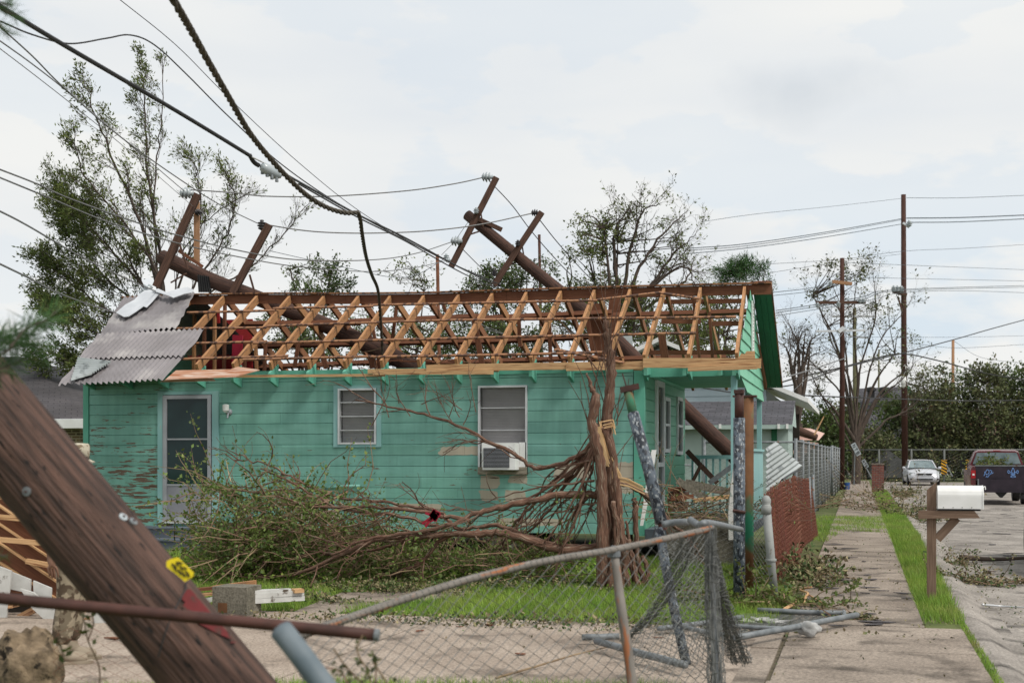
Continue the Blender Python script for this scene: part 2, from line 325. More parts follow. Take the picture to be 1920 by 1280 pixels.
M['leafdead']=mat('dry_leaf',(.12,.11,.055),(.24,.20,.11),4,.8,island=.5,spot=(.06,.10,.03),sscale=9,slo=.5,shi=.56)
M['bark']=mat('grey_brown_bark',(.045,.034,.028),(.10,.075,.06),4,.9,(1,6,1),'UV',bump=.3)
M['barkr']=mat('crepe_myrtle_bark',(.105,.052,.036),(.24,.13,.088),3.4,.85,(1.6,16,1),'UV',bump=1,bscale=9,spot=(.36,.29,.22),sscale=6,slo=.55,shi=.68)
M['twig']=mat('brown_twig',(.15,.095,.06),(.27,.19,.12),4,.85,island=.4)
M['split']=mat('split_fresh_wood',(.50,.31,.15),(.68,.47,.26),5,.8,(1,20,1),'UV',bump=.3)
# siding: green paint, flaked to bare wood at the left end, primer patches
HO=V((-7.1,21.0,0)); YW=18.75
def siding_mat():
    m=mat('green_siding_paint',(.145,.335,.278),(.19,.405,.345),1.4,.55,(1,1,3),island=.10,bump=.15,bscale=9)
    t=m.node_tree; p=t.nodes['Principled BSDF']; L=t.links.new; col=p.inputs['Base Color'].links[0].from_socket
    tc=N(t,'ShaderNodeTexCoord'); sp=N(t,'ShaderNodeSeparateXYZ'); L(tc.outputs['Object'],sp.inputs[0])
    def math_(op,a,b,c=None):
        n=N(t,'ShaderNodeMath',operation=op)
        for i,x in enumerate((a,b,c)):
            if x is None: continue
            if hasattr(x,'links'): L(x,n.inputs[i])
            else: n.inputs[i].default_value=x
        return n.outputs[0]
    nz=N(t,'ShaderNodeTexNoise'); nz.inputs['Scale'].default_value=9; nz.inputs['Detail'].default_value=4; L(tc.outputs['Object'],nz.inputs[0])
    wob=math_('MULTIPLY_ADD',nz.outputs[0],.9,-.45)
    tot=None
    for (x0,x1,y0,y1) in [(826,905,836,853),(901,936,890,916),(955,988,891,906),(900,934,919,937),(948,984,919,940),(1040,1110,868,897),(1120,1212,866,900),(930,1060,972,984),(740,830,944,957),(1150,1212,900,925),(560,640,955,975)]:
        a=PY(x0,y1,YW)-HO; b=PY(x1,y0,YW)-HO; cx,cz=(a.x+b.x)/2,(a.z+b.z)/2; hx,hz=abs(b.x-a.x)/2,abs(b.z-a.z)/2
        dx=math_('DIVIDE',math_('ABSOLUTE',math_('SUBTRACT',sp.outputs[0],cx),None),hx)
        dz=math_('DIVIDE',math_('ABSOLUTE',math_('SUBTRACT',sp.outputs[2],cz),None),hz*.98)
        d=math_('ADD',math_('POWER',math_('ADD',math_('POWER',dx,6),math_('POWER',dz,6)),1/6),wob)
        k=math_('LESS_THAN',d,1.0); tot=k if tot is None else math_('MAXIMUM',tot,k)
    mi=N(t,'ShaderNodeMix',data_type='RGBA'); L(tot,mi.inputs[0]); L(col,mi.inputs[6]); mi.inputs[7].default_value=(.42,.37,.29,1); col=mi.outputs[2]
    mg=N(t,'ShaderNodeMapping'); mg.inputs['Scale'].default_value=(7,1,.55); L(tc.outputs['Object'],mg.inputs[0]); gn=N(t,'ShaderNodeTexNoise'); gn.inputs['Scale'].default_value=1.5; gn.inputs['Detail'].default_value=7; L(mg.outputs[0],gn.inputs[0])
    gr=N(t,'ShaderNodeMapRange'); gr.inputs[1].default_value=.35; gr.inputs[2].default_value=.68; gr.inputs[3].default_value=1.05; gr.inputs[4].default_value=.89; L(gn.outputs[0],gr.inputs[0]); gh=N(t,'ShaderNodeHueSaturation'); L(gr.outputs[0],gh.inputs['Value']); L(col,gh.inputs['Color']); col=gh.outputs[0]
    # flaking
    mp=N(t,'ShaderNodeMapping'); mp.inputs['Scale'].default_value=(2.2,1,17); L(tc.outputs['Object'],mp.inputs[0])
    nf=N(t,'ShaderNodeTexNoise'); nf.inputs['Scale'].default_value=1.6; nf.inputs['Detail'].default_value=6; nf.inputs['Roughness'].default_value=.62; L(mp.outputs[0],nf.inputs[0])
    xr=N(t,'ShaderNodeMapRange'); xr.inputs[1].default_value=-3.55; xr.inputs[2].default_value=-3.75; xr.inputs[3].default_value=-.105; xr.inputs[4].default_value=.02; L(sp.outputs[0],xr.inputs[0])
    zr=N(t,'ShaderNodeMapRange'); zr.inputs[1].default_value=2.3; zr.inputs[2].default_value=1.1; zr.inputs[3].default_value=-.08; zr.inputs[4].default_value=.035; L(sp.outputs[2],zr.inputs[0])
    v=math_('ADD',math_('ADD',nf.outputs[0],xr.outputs[0]),zr.outputs[0])
    fk=N(t,'ShaderNodeMapRange'); fk.inputs[1].default_value=.575; fk.inputs[2].default_value=.59; L(v,fk.inputs[0])
    ng=N(t,'ShaderNodeTexNoise'); ng.inputs['Scale'].default_value=30; L(mp.outputs[0],ng.inputs[0]); rg=N(t,'ShaderNodeValToRGB'); rg.color_ramp.elements[0].color=(.06,.045,.035,1); rg.color_ramp.elements[1].color=(.20,.12,.08,1); rg.color_ramp.elements[0].position=.35; rg.color_ramp.elements[1].position=.65; L(ng.outputs[0],rg.inputs[0])
    m2=N(t,'ShaderNodeMix',data_type='RGBA'); L(fk.outputs[0],m2.inputs[0]); L(col,m2.inputs[6]); L(rg.outputs[0],m2.inputs[7]); L(m2.outputs[2],p.inputs['Base Color'])
    return m
M['teal']=siding_mat()
# ---------------------------------------------------------------- ground, sidewalk, driveway, kerb, road
S=dict(kind='structure')
MB().beam((0,-100,-.36),(0,900,-.36),1200,.2).build('ground',M['soil'],**S)
MB().beam((-40.02,-20,-.12),(-40.02,90,-.12),82.0,.2).build('terrain',M['soil'],**S)      # lawn level, left of the kerb, top -0.02
b=MB(); b.beam((8.7,-20,-.17),(8.7,88,-.17),15.2,.1)
b.build('road',M['road'],**S)
# driveway: long slabs with open joints
b=MB()
x=-16.0
for k,wd in enumerate([3.2,3.1,2.9,3.0,3.16]):
    b.bb(x+.008,x+wd-.008,(6.6 if x<-3.5 else 8.0),11.45+random.uniform(-.03,.03),-.13,0.0); x+=wd
b.build('driveway',M['drive'],**S)
b=MB()      # sidewalk slabs
yy=4.0; k=0
while yy<84:
    L_=1.55+random.uniform(-.05,.05)
    x1=.86 if yy+L_<12.2 else .55
    if 8.5<yy+L_/2<11.9: xl=-.58
    else: xl=-.60
    tz=random.uniform(-.004,.006)
    b.bb(xl,x1,yy+.008,yy+L_-.008,-.12,.008+tz); yy+=L_; k+=1
b.build('sidewalk',M['concrete'],**S)
b=MB()      # broken apron slabs beside the driveway mouth
b.bb(-.825,-.615,8.4,10.2,-.12,.004); b.bb(-.825,-.62,10.22,11.4,-.12,.010)
b.build('pavement_apron',M['concrete'],**S)
MB().bb(-.86,-.54,4.2,11.6,-.1,-.014).build('joint_dirt',M['mulch'],**S)
# kerb: rounded roll kerb, sections with open joints
prof=[(.90,0.0),(.98,.004),(1.05,-.008),(1.13,-.05),(1.21,-.1),(1.34,-.112),(1.34,-.2),(.90,-.2)]
b=MB(); yy=4.0
while yy<84:
    o=lambda y: (.20*min(1,max(0,(y-12)/14)))
    n0=len(b.v); y1=yy+2.9
    A=[V((px+o(yy),yy+.01,pz)) for px,pz in prof]; B=[V((px+o(y1),y1-.01,pz)) for px,pz in prof]
    for i in range(len(prof)):
        j=(i+1)%len(prof); b.face([A[i],A[j],B[j],B[i]])
    b.face(A[::-1]); b.face(B); yy=y1
b.build('kerb',M['road'],**S)
# asphalt-dark joints of the road: bands of debris follow later
def in_poly(x,y,poly):
    n=len(poly); c=np.zeros(len(x),bool); j=n-1
    for i in range(n):
        xi,yi=poly[i]; xj,yj=poly[j]
        k=((yi>y)!=(yj>y))&(x<(xj-xi)*(y-yi)/(yj-yi+1e-12)+xi); c^=k; j=i
    return c
def grass(name,label,poly,n,h=.08,wd=.007,holes=(),z=-.02,patch=0):
    poly=np.array(poly); mn=poly.min(0); mx_=poly.max(0)
    area=(mx_-mn).prod()
    X=rng.uniform(mn[0],mx_[0],n*3); Y=rng.uniform(mn[1],mx_[1],n*3)
    k=in_poly(X,Y,poly)
    for hp in holes: k&=~in_poly(X,Y,np.array(hp))
    pn=np.sin(X*3.1+1.3*np.sin(Y*2.3))*np.sin(Y*2.7+1.1*np.sin(X*1.9))+.35*np.sin(X*9+Y*7)
    if patch: k&=(pn+rng.normal(0,.35,len(X)))>patch-1
    X=X[k][:n]; Y=Y[k][:n]; pn=pn[k][:n]; m=len(X)
    H=h*(.55+.9*rng.random(m))*(1+.22*pn); a=rng.uniform(0,2*np.pi,m); lean=rng.normal(0,.35,(m,2))*H[:,None]; lean[:,0]-=.12*H
    dx=np.cos(a)*wd/2; dy=np.sin(a)*wd/2
    v=np.zeros((m,3,3)); v[:,0]=np.stack([X-dx,Y-dy,np.full(m,z)],1); v[:,1]=np.stack([X+dx,Y+dy,np.full(m,z)],1); v[:,2]=np.stack([X+lean[:,0],Y+lean[:,1],z+H],1)
    return quads_np(name,v.reshape(-1,3),3,M['grass'],label=label,cat='grass',kind='stuff')
def GP(pts): return [tuple(G(*p)[:2]) for p in pts]
path_poly=GP([(470,1180),(560,1140),(640,1108),(860,1104),(900,1112),(700,1132),(620,1150),(590,1185)])
grass('lawn_grass','bright green lawn between the driveway and the green house',[(-14,11.5),(-.72,11.5),(-.72,18.6),(-14,18.6)],150000,.085,.008,holes=[path_poly])
grass('verge_grass','strip of green grass between the sidewalk and the kerb',[(.56,12.3),(.93,12.3),(1.1,26),(1.15,60),(.56,60)],42000,.10,.009)
grass('near_grass','ragged grass along the bottom edge in front of the driveway',[(-5.5,5.5),(-.62,5.5),(-.62,8.1),(-1.3,8.32),(-4.0,7.75),(-4.9,7.2)],30000,.06,.006,z=.0)
grass('joint_grass','thin line of grass in the joint between sidewalk and kerb',[(.86,6.5),(.93,6.5),(.92,12.3),(.86,12.3)],1500,.035,.006,z=0)
grass('path_grass','tufts of grass spreading over the far sidewalk slabs',[(-1.2,24.5),(-.55,23.2),(-.3,26.5),(.56,26.5),(.56,33),(-1.3,33)],6000,.07,.009,z=.0,patch=.95)
MB().prism([V((x,y,-.012)) for x,y in path_poly],(0,0,-.05)).build('path',M['concrete'],**S)
# ---------------------------------------------------------------- the green house
house=T('green_house','small green clapboard house stripped to bare rafters by the storm','house',HO)
XL=PY(158,850,YW).x; XR=-3.10; XP=-1.69; YB=23.4; ZB=.36; ZT=2.78
WF=lambda px,py: PY(px,py,YW)
EY,EZ=18.40,2.86; RY,RZ=20.85,4.235; FY,FZ=23.75,2.80
slope_n=(V((0,RY-EY,RZ-EZ))).cross(V((1,0,0))).normalized()
if slope_n.z<0: slope_n=-slope_n
def RP(px,py,off=0):
    n=V((0,RY-EY,RZ-EZ+.15*(1-max(0,min(1,(px-232)/1170))))).cross(V((1,0,0))).normalized(); n=n if n.z>0 else -n
    return PL(px,py,V((0,EY,EZ))+n*off,n)
def rect(px0,px1,py0,py1):
    a=WF(px0,py1); b=WF(px1,py0); return a.x,b.x,a.z,b.z
door=rect(298,412,733,977); w1=rect(627,716,722,838); w2=rect(898,990,722,889)
holes=[door,w1,w2]
def clap(b,x0,x1,y,z0,z1,holes,exp=.168,flip=1,joints=True,axis='x'):
    z=z0
    while z<z1-.01:
        zt=min(z+exp,z1); eds=sorted({z,zt,*[h[2] for h in holes if z+.004<h[2]<zt-.004],*[h[3] for h in holes if z+.004<h[3]<zt-.004]})
        sj=[]; s=x0
        while s<x1-.4:
            s+=random.uniform(1.6,3.6) if joints else 99
            if s<x1-.4: sj.append(s)
        jz=random.uniform(-.002,.002); t0=.017+random.uniform(-.002,.002)
        for za,zb in zip(eds[:-1],eds[1:]):
            cuts=[(x0,x1)]
            for (a,c,e,f) in holes:
                if f>za+.003 and e<zb-.003:
                    n=[]
                    for (p,q) in cuts:
                        if a>p: n.append((p,min(a,q)))
                        if c<q: n.append((max(c,p),q))
                    cuts=[u for u in n if u[1]-u[0]>.01]
            for (p,q) in cuts:
                bs=[p]+[j for j in sj if p+.05<j<q-.05]+[q]
                for (s,e) in zip(bs[:-1],bs[1:]):
                    e2=e-.003; fa=(za-z)/exp; fb=(zb-z)/exp; ta=t0+(.007-t0)*fa; tb=t0+(.007-t0)*fb
                    def P(u,o,zz): return (u,y-o*flip,zz) if axis=='x' else (y+o*flip,u,zz)
                    low=.007 if za==z else 0
                    full=(zb==zt); zg=zb-.015 if full else zb; T0=t0+.002
                    a=[P(s,T0,za+jz),P(e2,T0,za+jz),P(e2,T0-.001,zg),P(s,T0-.001,zg)]
                    c=[P(s,-.004,za+jz),P(e2,-.004,za+jz),P(e2,.000,zb+.003),P(s,.000,zb+.003)]
                    i=len(b.v); b.v+=a+c
                    b.f+=[(i,i+1,i+2,i+3),(i+4,i+5,i+1,i),(i+3,i+2,i+6,i+7),(i+4,i,i+3,i+7),(i+5,i+6,i+2,i+1)]; b.uv+=[(0,0)]*20
        z+=exp
b=MB(); clap(b,XL+.11,XR-.13,YW,ZB,ZT,holes); b.build('siding',M['teal'],house)
b=MB(); clap(b,YW+.08,YB,XR,ZB,ZT,[(PX(1226,800,XR).y,PX(1241,800,XR).y,ZB,PX(1232,715,XR).z),(PX(1242,800,XR).y,PX(1252,800,XR).y,PX(1247,850,XR).z,PX(1247,745,XR).z),(PX(1266,800,XR).y,PX(1276,800,XR).y,PX(1270,855,XR).z,PX(1270,745,XR).z)],axis='y'); b.build('side_siding',M['gable'],house)
MB().bb(XL,XL+.10,YW-.035,YW+.1,ZB-.02,ZT+.05).build('corner_board',M['tealtrim'],house); MB().bb(XR-.12,XR+.035,YW-.035,YW+.10,ZB-.02,ZT).build('corner_board',M['tealtrim'],house)
# inner carcass: walls behind the siding, floor, ceiling
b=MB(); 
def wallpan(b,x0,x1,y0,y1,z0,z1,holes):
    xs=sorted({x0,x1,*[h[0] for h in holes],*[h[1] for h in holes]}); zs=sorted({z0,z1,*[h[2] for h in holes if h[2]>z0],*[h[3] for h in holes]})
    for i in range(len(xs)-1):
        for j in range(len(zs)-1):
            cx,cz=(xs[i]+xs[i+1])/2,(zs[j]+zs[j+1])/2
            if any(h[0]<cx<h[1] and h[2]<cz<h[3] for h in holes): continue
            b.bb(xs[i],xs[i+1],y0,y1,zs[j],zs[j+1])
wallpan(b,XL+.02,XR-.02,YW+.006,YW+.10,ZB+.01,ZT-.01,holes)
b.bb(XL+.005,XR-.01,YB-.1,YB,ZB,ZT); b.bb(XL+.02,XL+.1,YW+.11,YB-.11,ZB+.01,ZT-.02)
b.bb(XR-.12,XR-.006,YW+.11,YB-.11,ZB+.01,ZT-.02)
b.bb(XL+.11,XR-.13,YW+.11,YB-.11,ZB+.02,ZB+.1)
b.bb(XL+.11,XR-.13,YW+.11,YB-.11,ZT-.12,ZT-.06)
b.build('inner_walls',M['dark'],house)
b=MB(); clap(b,YW,YB,XL,ZB,ZT,[],axis='y',flip=-1); b.build('end_siding',M['gable'],house)
b=MB()      # brick piers and dark skirt
for x in np.linspace(XL+.3,XR-.4,6): MB().bb(x-.2,x+.2,YW+.05,YW+.35,-.03,ZB+.02).build('pier',M['block'],house)
for x in np.linspace(XL+.3,XR-.4,5): MB().bb(x-.2,x+.2,YB-.6,YB-.2,-.03,ZB+.02).build('pier',M['block'],house)
# frieze
b=MB(); b.bb(XL+.1,XR-.13,YW-.028,YW+.0,ZT-.02,ZT+.10); b.build('frieze_board',M['tealtail'],house)
b=MB(); b.bb(XL+.1,XR+.0,YW+.02,YW+.10,ZT,ZT+.07); b.bb(XL+.1,XR,YB-.1,YB-.01,ZT,ZT+.07); b.build('wall_plate',M['raw'],house)
# rafters: near slope and far slope, racked a little by the storm
tops=[285,350,412,475,537,600,665,727,790,853,917,980,1045,1110,1175,1238,1314,1396]
sag=lambda X: .15*max(0,min(1,(-1.7-X)/11.2))-.035*math.exp(-((X+7.2)/1.9)**2)+.03*math.exp(-((X+11)/1.2)**2)
for i,tx in enumerate(tops):
    bx=(tx-.0928*1548)/(1-.0928)
    xb=PY(bx,720,EY).x; xt=PY(tx,540,RY).x; xt=xt*.6+xb*.4 if tx<1300 else xt
    jt=random.uniform(-.02,.02); zr=RZ+sag(xt)
    p0=V((xb,EY+.03,EZ+.045)); p1=V((xt+jt,RY-.02,zr-.05)); d=(p1-p0)
    k=.02
    MB().beam(p0+d*k,p1,.045,.13,up=slope_n).build('rafter',M['raw'],house)
    MB().prism([V((xb-.022,EY+.03,EZ-.035)),V((xb-.022,EY+.03,EZ-.16)),V((xb-.022,YW-.03,ZT-.16)),V((xb-.022,YW-.03,EZ+.12))],(.045,0,0)).build('rafter_tail',M['tealtail'],house)
    if tx>400:
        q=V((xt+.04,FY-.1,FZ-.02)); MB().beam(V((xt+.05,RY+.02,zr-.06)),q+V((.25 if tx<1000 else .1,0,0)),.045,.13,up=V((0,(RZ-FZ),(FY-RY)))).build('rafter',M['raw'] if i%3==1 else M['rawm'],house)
# ridge beam in sagging pieces
xs=np.linspace(PY(232,550,RY).x,PY(1446,530,RY).x,9)
for i in range(8):
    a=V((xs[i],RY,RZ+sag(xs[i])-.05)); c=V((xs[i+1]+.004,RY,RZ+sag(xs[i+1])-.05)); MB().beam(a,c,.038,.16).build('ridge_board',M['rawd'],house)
    MB().beam(a+V((0,-.03,.10)),c+V((0,-.03,.10)),.09,.025).build('ridge_cap',M['lath'],house)
# battens on the near slope (px at left end, px at right end)
def onslope(px,py,off): return RP(px,py,off)
bat=[((350,586),(515,582)),((512,578),(700,574)),((690,572),(1120,563)),((1120,562),(1240,548)),((1240,549),(1312,560)),
     ((330,616),(500,614)),((500,611),(840,600)),((835,600),(1380,594)),((345,644),(500,640)),((475,643),(900,633)),((895,633),(1305,624)),
     ((340,673),(540,667)),((455,674),(700,668)),((695,669),(1000,664)),((995,664),(1130,660)),((1040,655),(1170,680)),
     ((365,585),(365,585))]
for (a,c) in bat[:-1]:
    A=onslope(*a,.09); C=onslope(*c,.09)
    MB().beam(A,C,.024,.055,up=slope_n.cross(V((1,0,0)))).build('batten',M['lath'],house)
# dark ties and far-slope purlins
far_n=V((0,(RZ-FZ),(FY-RY))).normalized()
for t,(x0,x1) in zip((.22,.45,.68,.9),((440,1380),(470,1310),(480,1340),(500,1380))):
    y=RY+(FY-RY)*t; z=RZ+(FZ-RZ)*t+.02
    segs=np.linspace(PY(x0,600,y).x,PY(x1,600,y).x,5)
    for i in range(4):
        if (t==.45 and i==3): continue
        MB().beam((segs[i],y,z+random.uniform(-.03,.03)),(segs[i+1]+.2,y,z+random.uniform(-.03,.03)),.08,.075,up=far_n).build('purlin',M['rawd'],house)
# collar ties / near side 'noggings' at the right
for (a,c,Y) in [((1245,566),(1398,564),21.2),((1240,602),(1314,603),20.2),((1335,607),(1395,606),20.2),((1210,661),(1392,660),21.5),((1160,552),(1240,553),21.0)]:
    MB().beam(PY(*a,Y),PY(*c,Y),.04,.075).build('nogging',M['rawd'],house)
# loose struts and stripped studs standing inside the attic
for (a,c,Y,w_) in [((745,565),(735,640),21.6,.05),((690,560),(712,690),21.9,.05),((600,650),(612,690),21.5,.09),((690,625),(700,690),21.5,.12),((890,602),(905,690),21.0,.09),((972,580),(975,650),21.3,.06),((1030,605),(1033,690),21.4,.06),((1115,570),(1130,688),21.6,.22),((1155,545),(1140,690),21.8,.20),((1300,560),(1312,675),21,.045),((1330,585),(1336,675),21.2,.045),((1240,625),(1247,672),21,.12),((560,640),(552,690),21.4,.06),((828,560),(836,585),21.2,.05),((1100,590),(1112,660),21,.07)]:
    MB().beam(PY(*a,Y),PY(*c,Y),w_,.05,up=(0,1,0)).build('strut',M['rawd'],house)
for px in range(365,505,19):
    MB().beam(PY(px,560 if px<430 else 640,21.4),PY(px+random.uniform(-3,3),700,21.4),.045,.07,up=(0,1,0)).build('stud',M['raw'] if px%2 else M['rawd'],house)
b=MB(); b.beam(PY(446,628,21.3),PY(444,692,21.3),.20,.03,up=(0,1,0)); b.build('red_board',M['red'],house)
b=MB(); b.beam(PY(408,600,22.6),PY(408,692,22.6),1.5,.03,up=(0,1,0)); b.build('red_wall_panel',M['redroof'],house); b=MB(); b.beam(PY(409,566,21.2),PY(410,606,21.2),.05,.03,up=(0,1,0)); b.build('red_wall_panel',M['redroof'],house)
for k in range(30):
    b=MB()
    px=random.uniform(560,1230); a=PY(px,random.uniform(672,690),random.uniform(19.6,22)); d=V((random.uniform(-1,1),random.uniform(-.4,.4),random.uniform(-.1,.25)))*random.uniform(.2,.55); b.beam(a,a+d,.06,.025).build('broken_board',M['rawd'],house)
b=MB()
for k in range(7):
    a=PY(random.uniform(520,1150),688,20.5); pts=[a]
    for j in range(6): pts.append(pts[-1]+V((random.uniform(.05,.4),random.uniform(-.1,.1),random.uniform(-.1,.13))))
    b.tube(smooth(pts,5),.007,4)
b.build('loose_wiring',M['twig'],house)
# eave planks
def plank(a,c,off,th,wd,m='plank',nm='eave_plank'):
    return MB().beam(RP(*a,off),RP(*c,off),th,wd,up=(0,-.35,1)).build(nm,M[m],house)
def face_plank(px0,py0,px1,py1,hpx,Y,m,nm='eave_plank',th=.03):
    A=PY(px0,py0,Y); C=PY(px1,py1,Y); return MB().beam(A,C,th,hpx/122,).build(nm,M[m],house)
face_plank(368,706,722,703,5,EY-.01,'plank','eave_lath')
face_plank(690,696,935,693,8,EY-.03,'plank')
face_plank(800,690,1182,684,13,EY-.07,'plank')
face_plank(700,699,925,698,7,EY-.115,'plank')
face_plank(1062,688,1207,684,14,EY-.11,'plank')
face_plank(1206,680,1427,681,17,EY-.15,'plank')
face_plank(1290,692,1420,688,7,EY-.19,'plank')
b=MB(); b.prism([PY(1382,675,EY-.02),PY(1390,662,EY-.02),PY(1396,664,EY-.02),PY(1400,658,EY-.02),PY(1415,658,EY-.02),PY(1416,675,EY-.02)],(0,.02,0)); b.build('torn_sheathing',M['plank'],house)
b=MB()
b.prism([RP(330,694,.11),RP(432,692,.11),RP(446,687,.11),RP(487,693,.11),RP(440,706,.10),RP(310,711,.11)],(0,0,-.01)); b.prism([RP(308,712,.06),RP(400,709,.06),RP(404,713,.03),RP(300,715,.03)],(0,0,-.01)); b.build('rusted_eave_sheet',M['rust'],house)
# porch beam, ceiling, posts, rails
b=MB(); b.bb(XR+.04,XP,YW-.02,YW+.07,ZT-.10,ZT+.06); b.build('porch_beam',M['tealtrim'],house)
b=MB(); b.bb(XR+.03,XP+.0,YW+.08,YB,ZT-.02,ZT+.01); b.build('porch_ceiling',M['gable'],house)
for px in (1210,1283,1349,1376):
    a=PY(px,697,EY); MB().beam(a+V((0,0,.02)),a+V((0,.45,.02)),.05,.14,h2=.06).build('rafter_tail',M['tealtail'],house)
def post(px,Y,x,z0=.42,z1=ZT-.1,s_=.085):
    return MB().beam((x,Y,z0),(x,Y,z1),s_,s_,up=(0,1,0)).build('porch_post',M['aqua'],house)
post(1382,YW+.02,XP-.07); post(1405,20.95,XP-.05); post(1432,YB-.05,XP-.05)
b=MB(); b.bb(XR+.04,XP+.05,YW,YB,.30,.44); b.build('porch_floor',M['stepg'],house)
b=MB(); b.bb(XR+.05,XP-.08,YB-.07,YB-.01,1.47,1.54)
for x in np.arange(XR+.16,XP-.1,.125): b.bb(x-.018,x+.018,YB-.06,YB-.025,.5,1.48)
b.bb(XR+.05,XP-.08,YB-.08,YB-.0,.46,.53); b.build('porch_railing',M['aqua'],house)
rail=T('porch_side_railing','pale aqua boarded railing along the street side of the porch','railing'); 
rail.parent=house; del rail['label'],rail['category']; rail['_w']=tuple(HO)
b=MB(); yy=19.5
while yy<YB-.05: b.bb(XP-.015,XP+.01,yy,yy+.105,.62,1.60); yy+=.112
b.build('board_panel',M['aqua'],rail)
b=MB(); b.bb(XP-.05,XP+.04,19.48,YB-.02,1.60,1.64); b.build('handrail',M['aqua'],rail)
b=MB(); yy=19.6
while yy<YB: b.bb(XP-.01,XP+.02,yy,yy+.03,.40,.62); yy+=.13
b.build('baluster',M['aqua'],rail)
# street gable
GX=XP-.005; b=MB()
def gz(y,near=True): return EZ+(RZ-EZ)*(y-EY)/(RY-EY) if y<RY else RZ+(FZ-RZ)*(y-RY)/(FY-RY)
z=ZT-.28; ex=.185
while z<RZ-.1:
    zt=z+ex
    def yr(zz):
        y0=max(YW-.02,EY+(RY-EY)*(zz-EZ)/(RZ-EZ)); y1=min(YB+.1,RY+.13+(FY-RY)*(RZ-zz)/(RZ-FZ)); return y0,y1
    a0,a1=yr(z); c0,c1=yr(zt)
    if z<ZT-.1: a0,a1,c0,c1=YW+1.2,YB+.1,YW+.35,YB+.1
    if c1<c0: zt=RZ-.03; c0=c1=RY
    b.face([(GX+.026,a0,z+.006),(GX+.026,a1,z+.006),(GX+.006,c1,zt+.006),(GX+.006,c0,zt+.006)]); b.face([(GX-.01,a0,z),(GX-.01,a1,z),(GX+.026,a1,z+.006),(GX+.026,a0,z+.006)]); z+=ex
b.face([(GX-.012,YW,ZT-.1),(GX-.012,RY,RZ-.06),(GX-.012,YB,ZT-.1)])
b.build('gable_siding',M['gable'],house)
b=MB()
for k in range(16):
    z=3.12+k*.055; b.beam((GX+.035,RY-.10,z),(GX+.035,RY+.13,z),.02,.035,up=(0,0,1))
b.bb(GX+.028,GX+.05,RY-.13,RY-.10,3.08,4.0); b.bb(GX+.028,GX+.05,RY+.13,RY+.16,3.08,4.0)
b.build('gable_vent',M['white'],house)
b=MB() # overhanging far slope at the gable: boards seen from below
GO=PY(1446,530,RY).x
dsl=V((0,FY-RY,FZ-RZ)); nn=far_n*.02
for k in range(3):
    x0=GX+.03+(GO-GX-.03)*k/3; x1=GX+.03+(GO-GX-.03)*(k+1)/3-.004
    p=[V((x0,RY,RZ+.03)),V((x1,RY,RZ+.03)),V((x1,FY+.12,RZ+.03+(FZ-RZ)*(FY+.12-RY)/(FY-RY))),V((x0,FY+.12,RZ+.03+(FZ-RZ)*(FY+.12-RY)/(FY-RY)))]
    b.prism(p,nn)
b.prism([q_+nn*1.1 for q_ in [V((GX+.03,RY,RZ+.03)),V((GO-.005,RY,RZ+.03)),V((GO-.005,FY+.11,RZ+.03+(FZ-RZ)*(FY+.11-RY)/(FY-RY))),V((GX+.03,FY+.11,RZ+.03+(FZ-RZ)*(FY+.11-RY)/(FY-RY)))]],nn); b.build('soffit_boards',M['soffit'],house)
b=MB(); b.beam((GO,RY,RZ+.05),(GO,FY+.12,RZ+.05+(FZ-RZ)*(FY+.12-RY)/(FY-RY)),.02,.05,up=far_n); b.beam((GX,RY-.01,RZ+.075),(GO+.01,RY-.01,RZ+.075),.05,.02); b.build('rake_trim',M['lath'],house)
# corrugated roof left on the near slope
def corr(pxq,off,nm,m,per=.095,amp=.020,horiz=False,jag=0,nu=None,parent=None):
    q=[RP(px,py,off) for px,py in pxq]   # tl,tr,br,bl
    wid=(q[1]-q[0]).length; nu=int(max(wid,(q[2]-q[3]).length)/.009); nv=8; P=[]
    if horiz: nv=int((q[3]-q[0]).length/.009); nu=12
    for i in range(nv+1):
        r=[]
        for j in range(nu+1):
            u=j/nu; v=i/nv; p=(q[0].lerp(q[1],u)).lerp(q[3].lerp(q[2],u),v)
            ph=(i/nv*(q[3]-q[0]).length) if horiz else p.x
            p=p+slope_n*(amp*math.sin(2*math.pi*ph/per)+.006*math.sin(p.x*2.1+p.y*3))
            if jag and i==nv: p=p+V((0,-.012*math.sin(2*math.pi*p.x/per)*jag,0))
            r.append(p)
        P.append(r)
    return MB().grid(P).build(nm,m,house,smooth=True)
corr([(232,557),(365,549),(331,614),(186,630)],.14,'roof_sheet',M['corr'])
corr([(184,626),(384,616),(346,668),(146,672)],.155,'roof_sheet',M['corr'])
corr([(150,668),(345,666),(304,711),(139,720)],.125,'roof_sheet',M['corr'],jag=1)
corr([(137,686),(160,684),(150,716),(109,722)],.10,'roof_sheet',M['corr'])
corr([(146,669),(209,677),(172,700),(133,712)],.19,'folded_roof_sheet',M['corr2'],horiz=True,per=.10,amp=.016)
b=MB()
b.prism([RP(*p,.21) for p in [(218,587),(233,595),(241,594),(255,585),(269,575),(275,577),(286,566),(297,553),(302,546),(288,544),(272,545),(262,552),(252,563),(235,572)]],slope_n*.012)
b.prism([RP(*p,.24) for p in [(285,546),(297,542),(312,549),(334,542),(352,539),(363,544),(361,549),(345,552),(325,559),(318,556),(300,550)]],slope_n*.012)
b.build('bent_ridge_flashing',M['flash'],house)
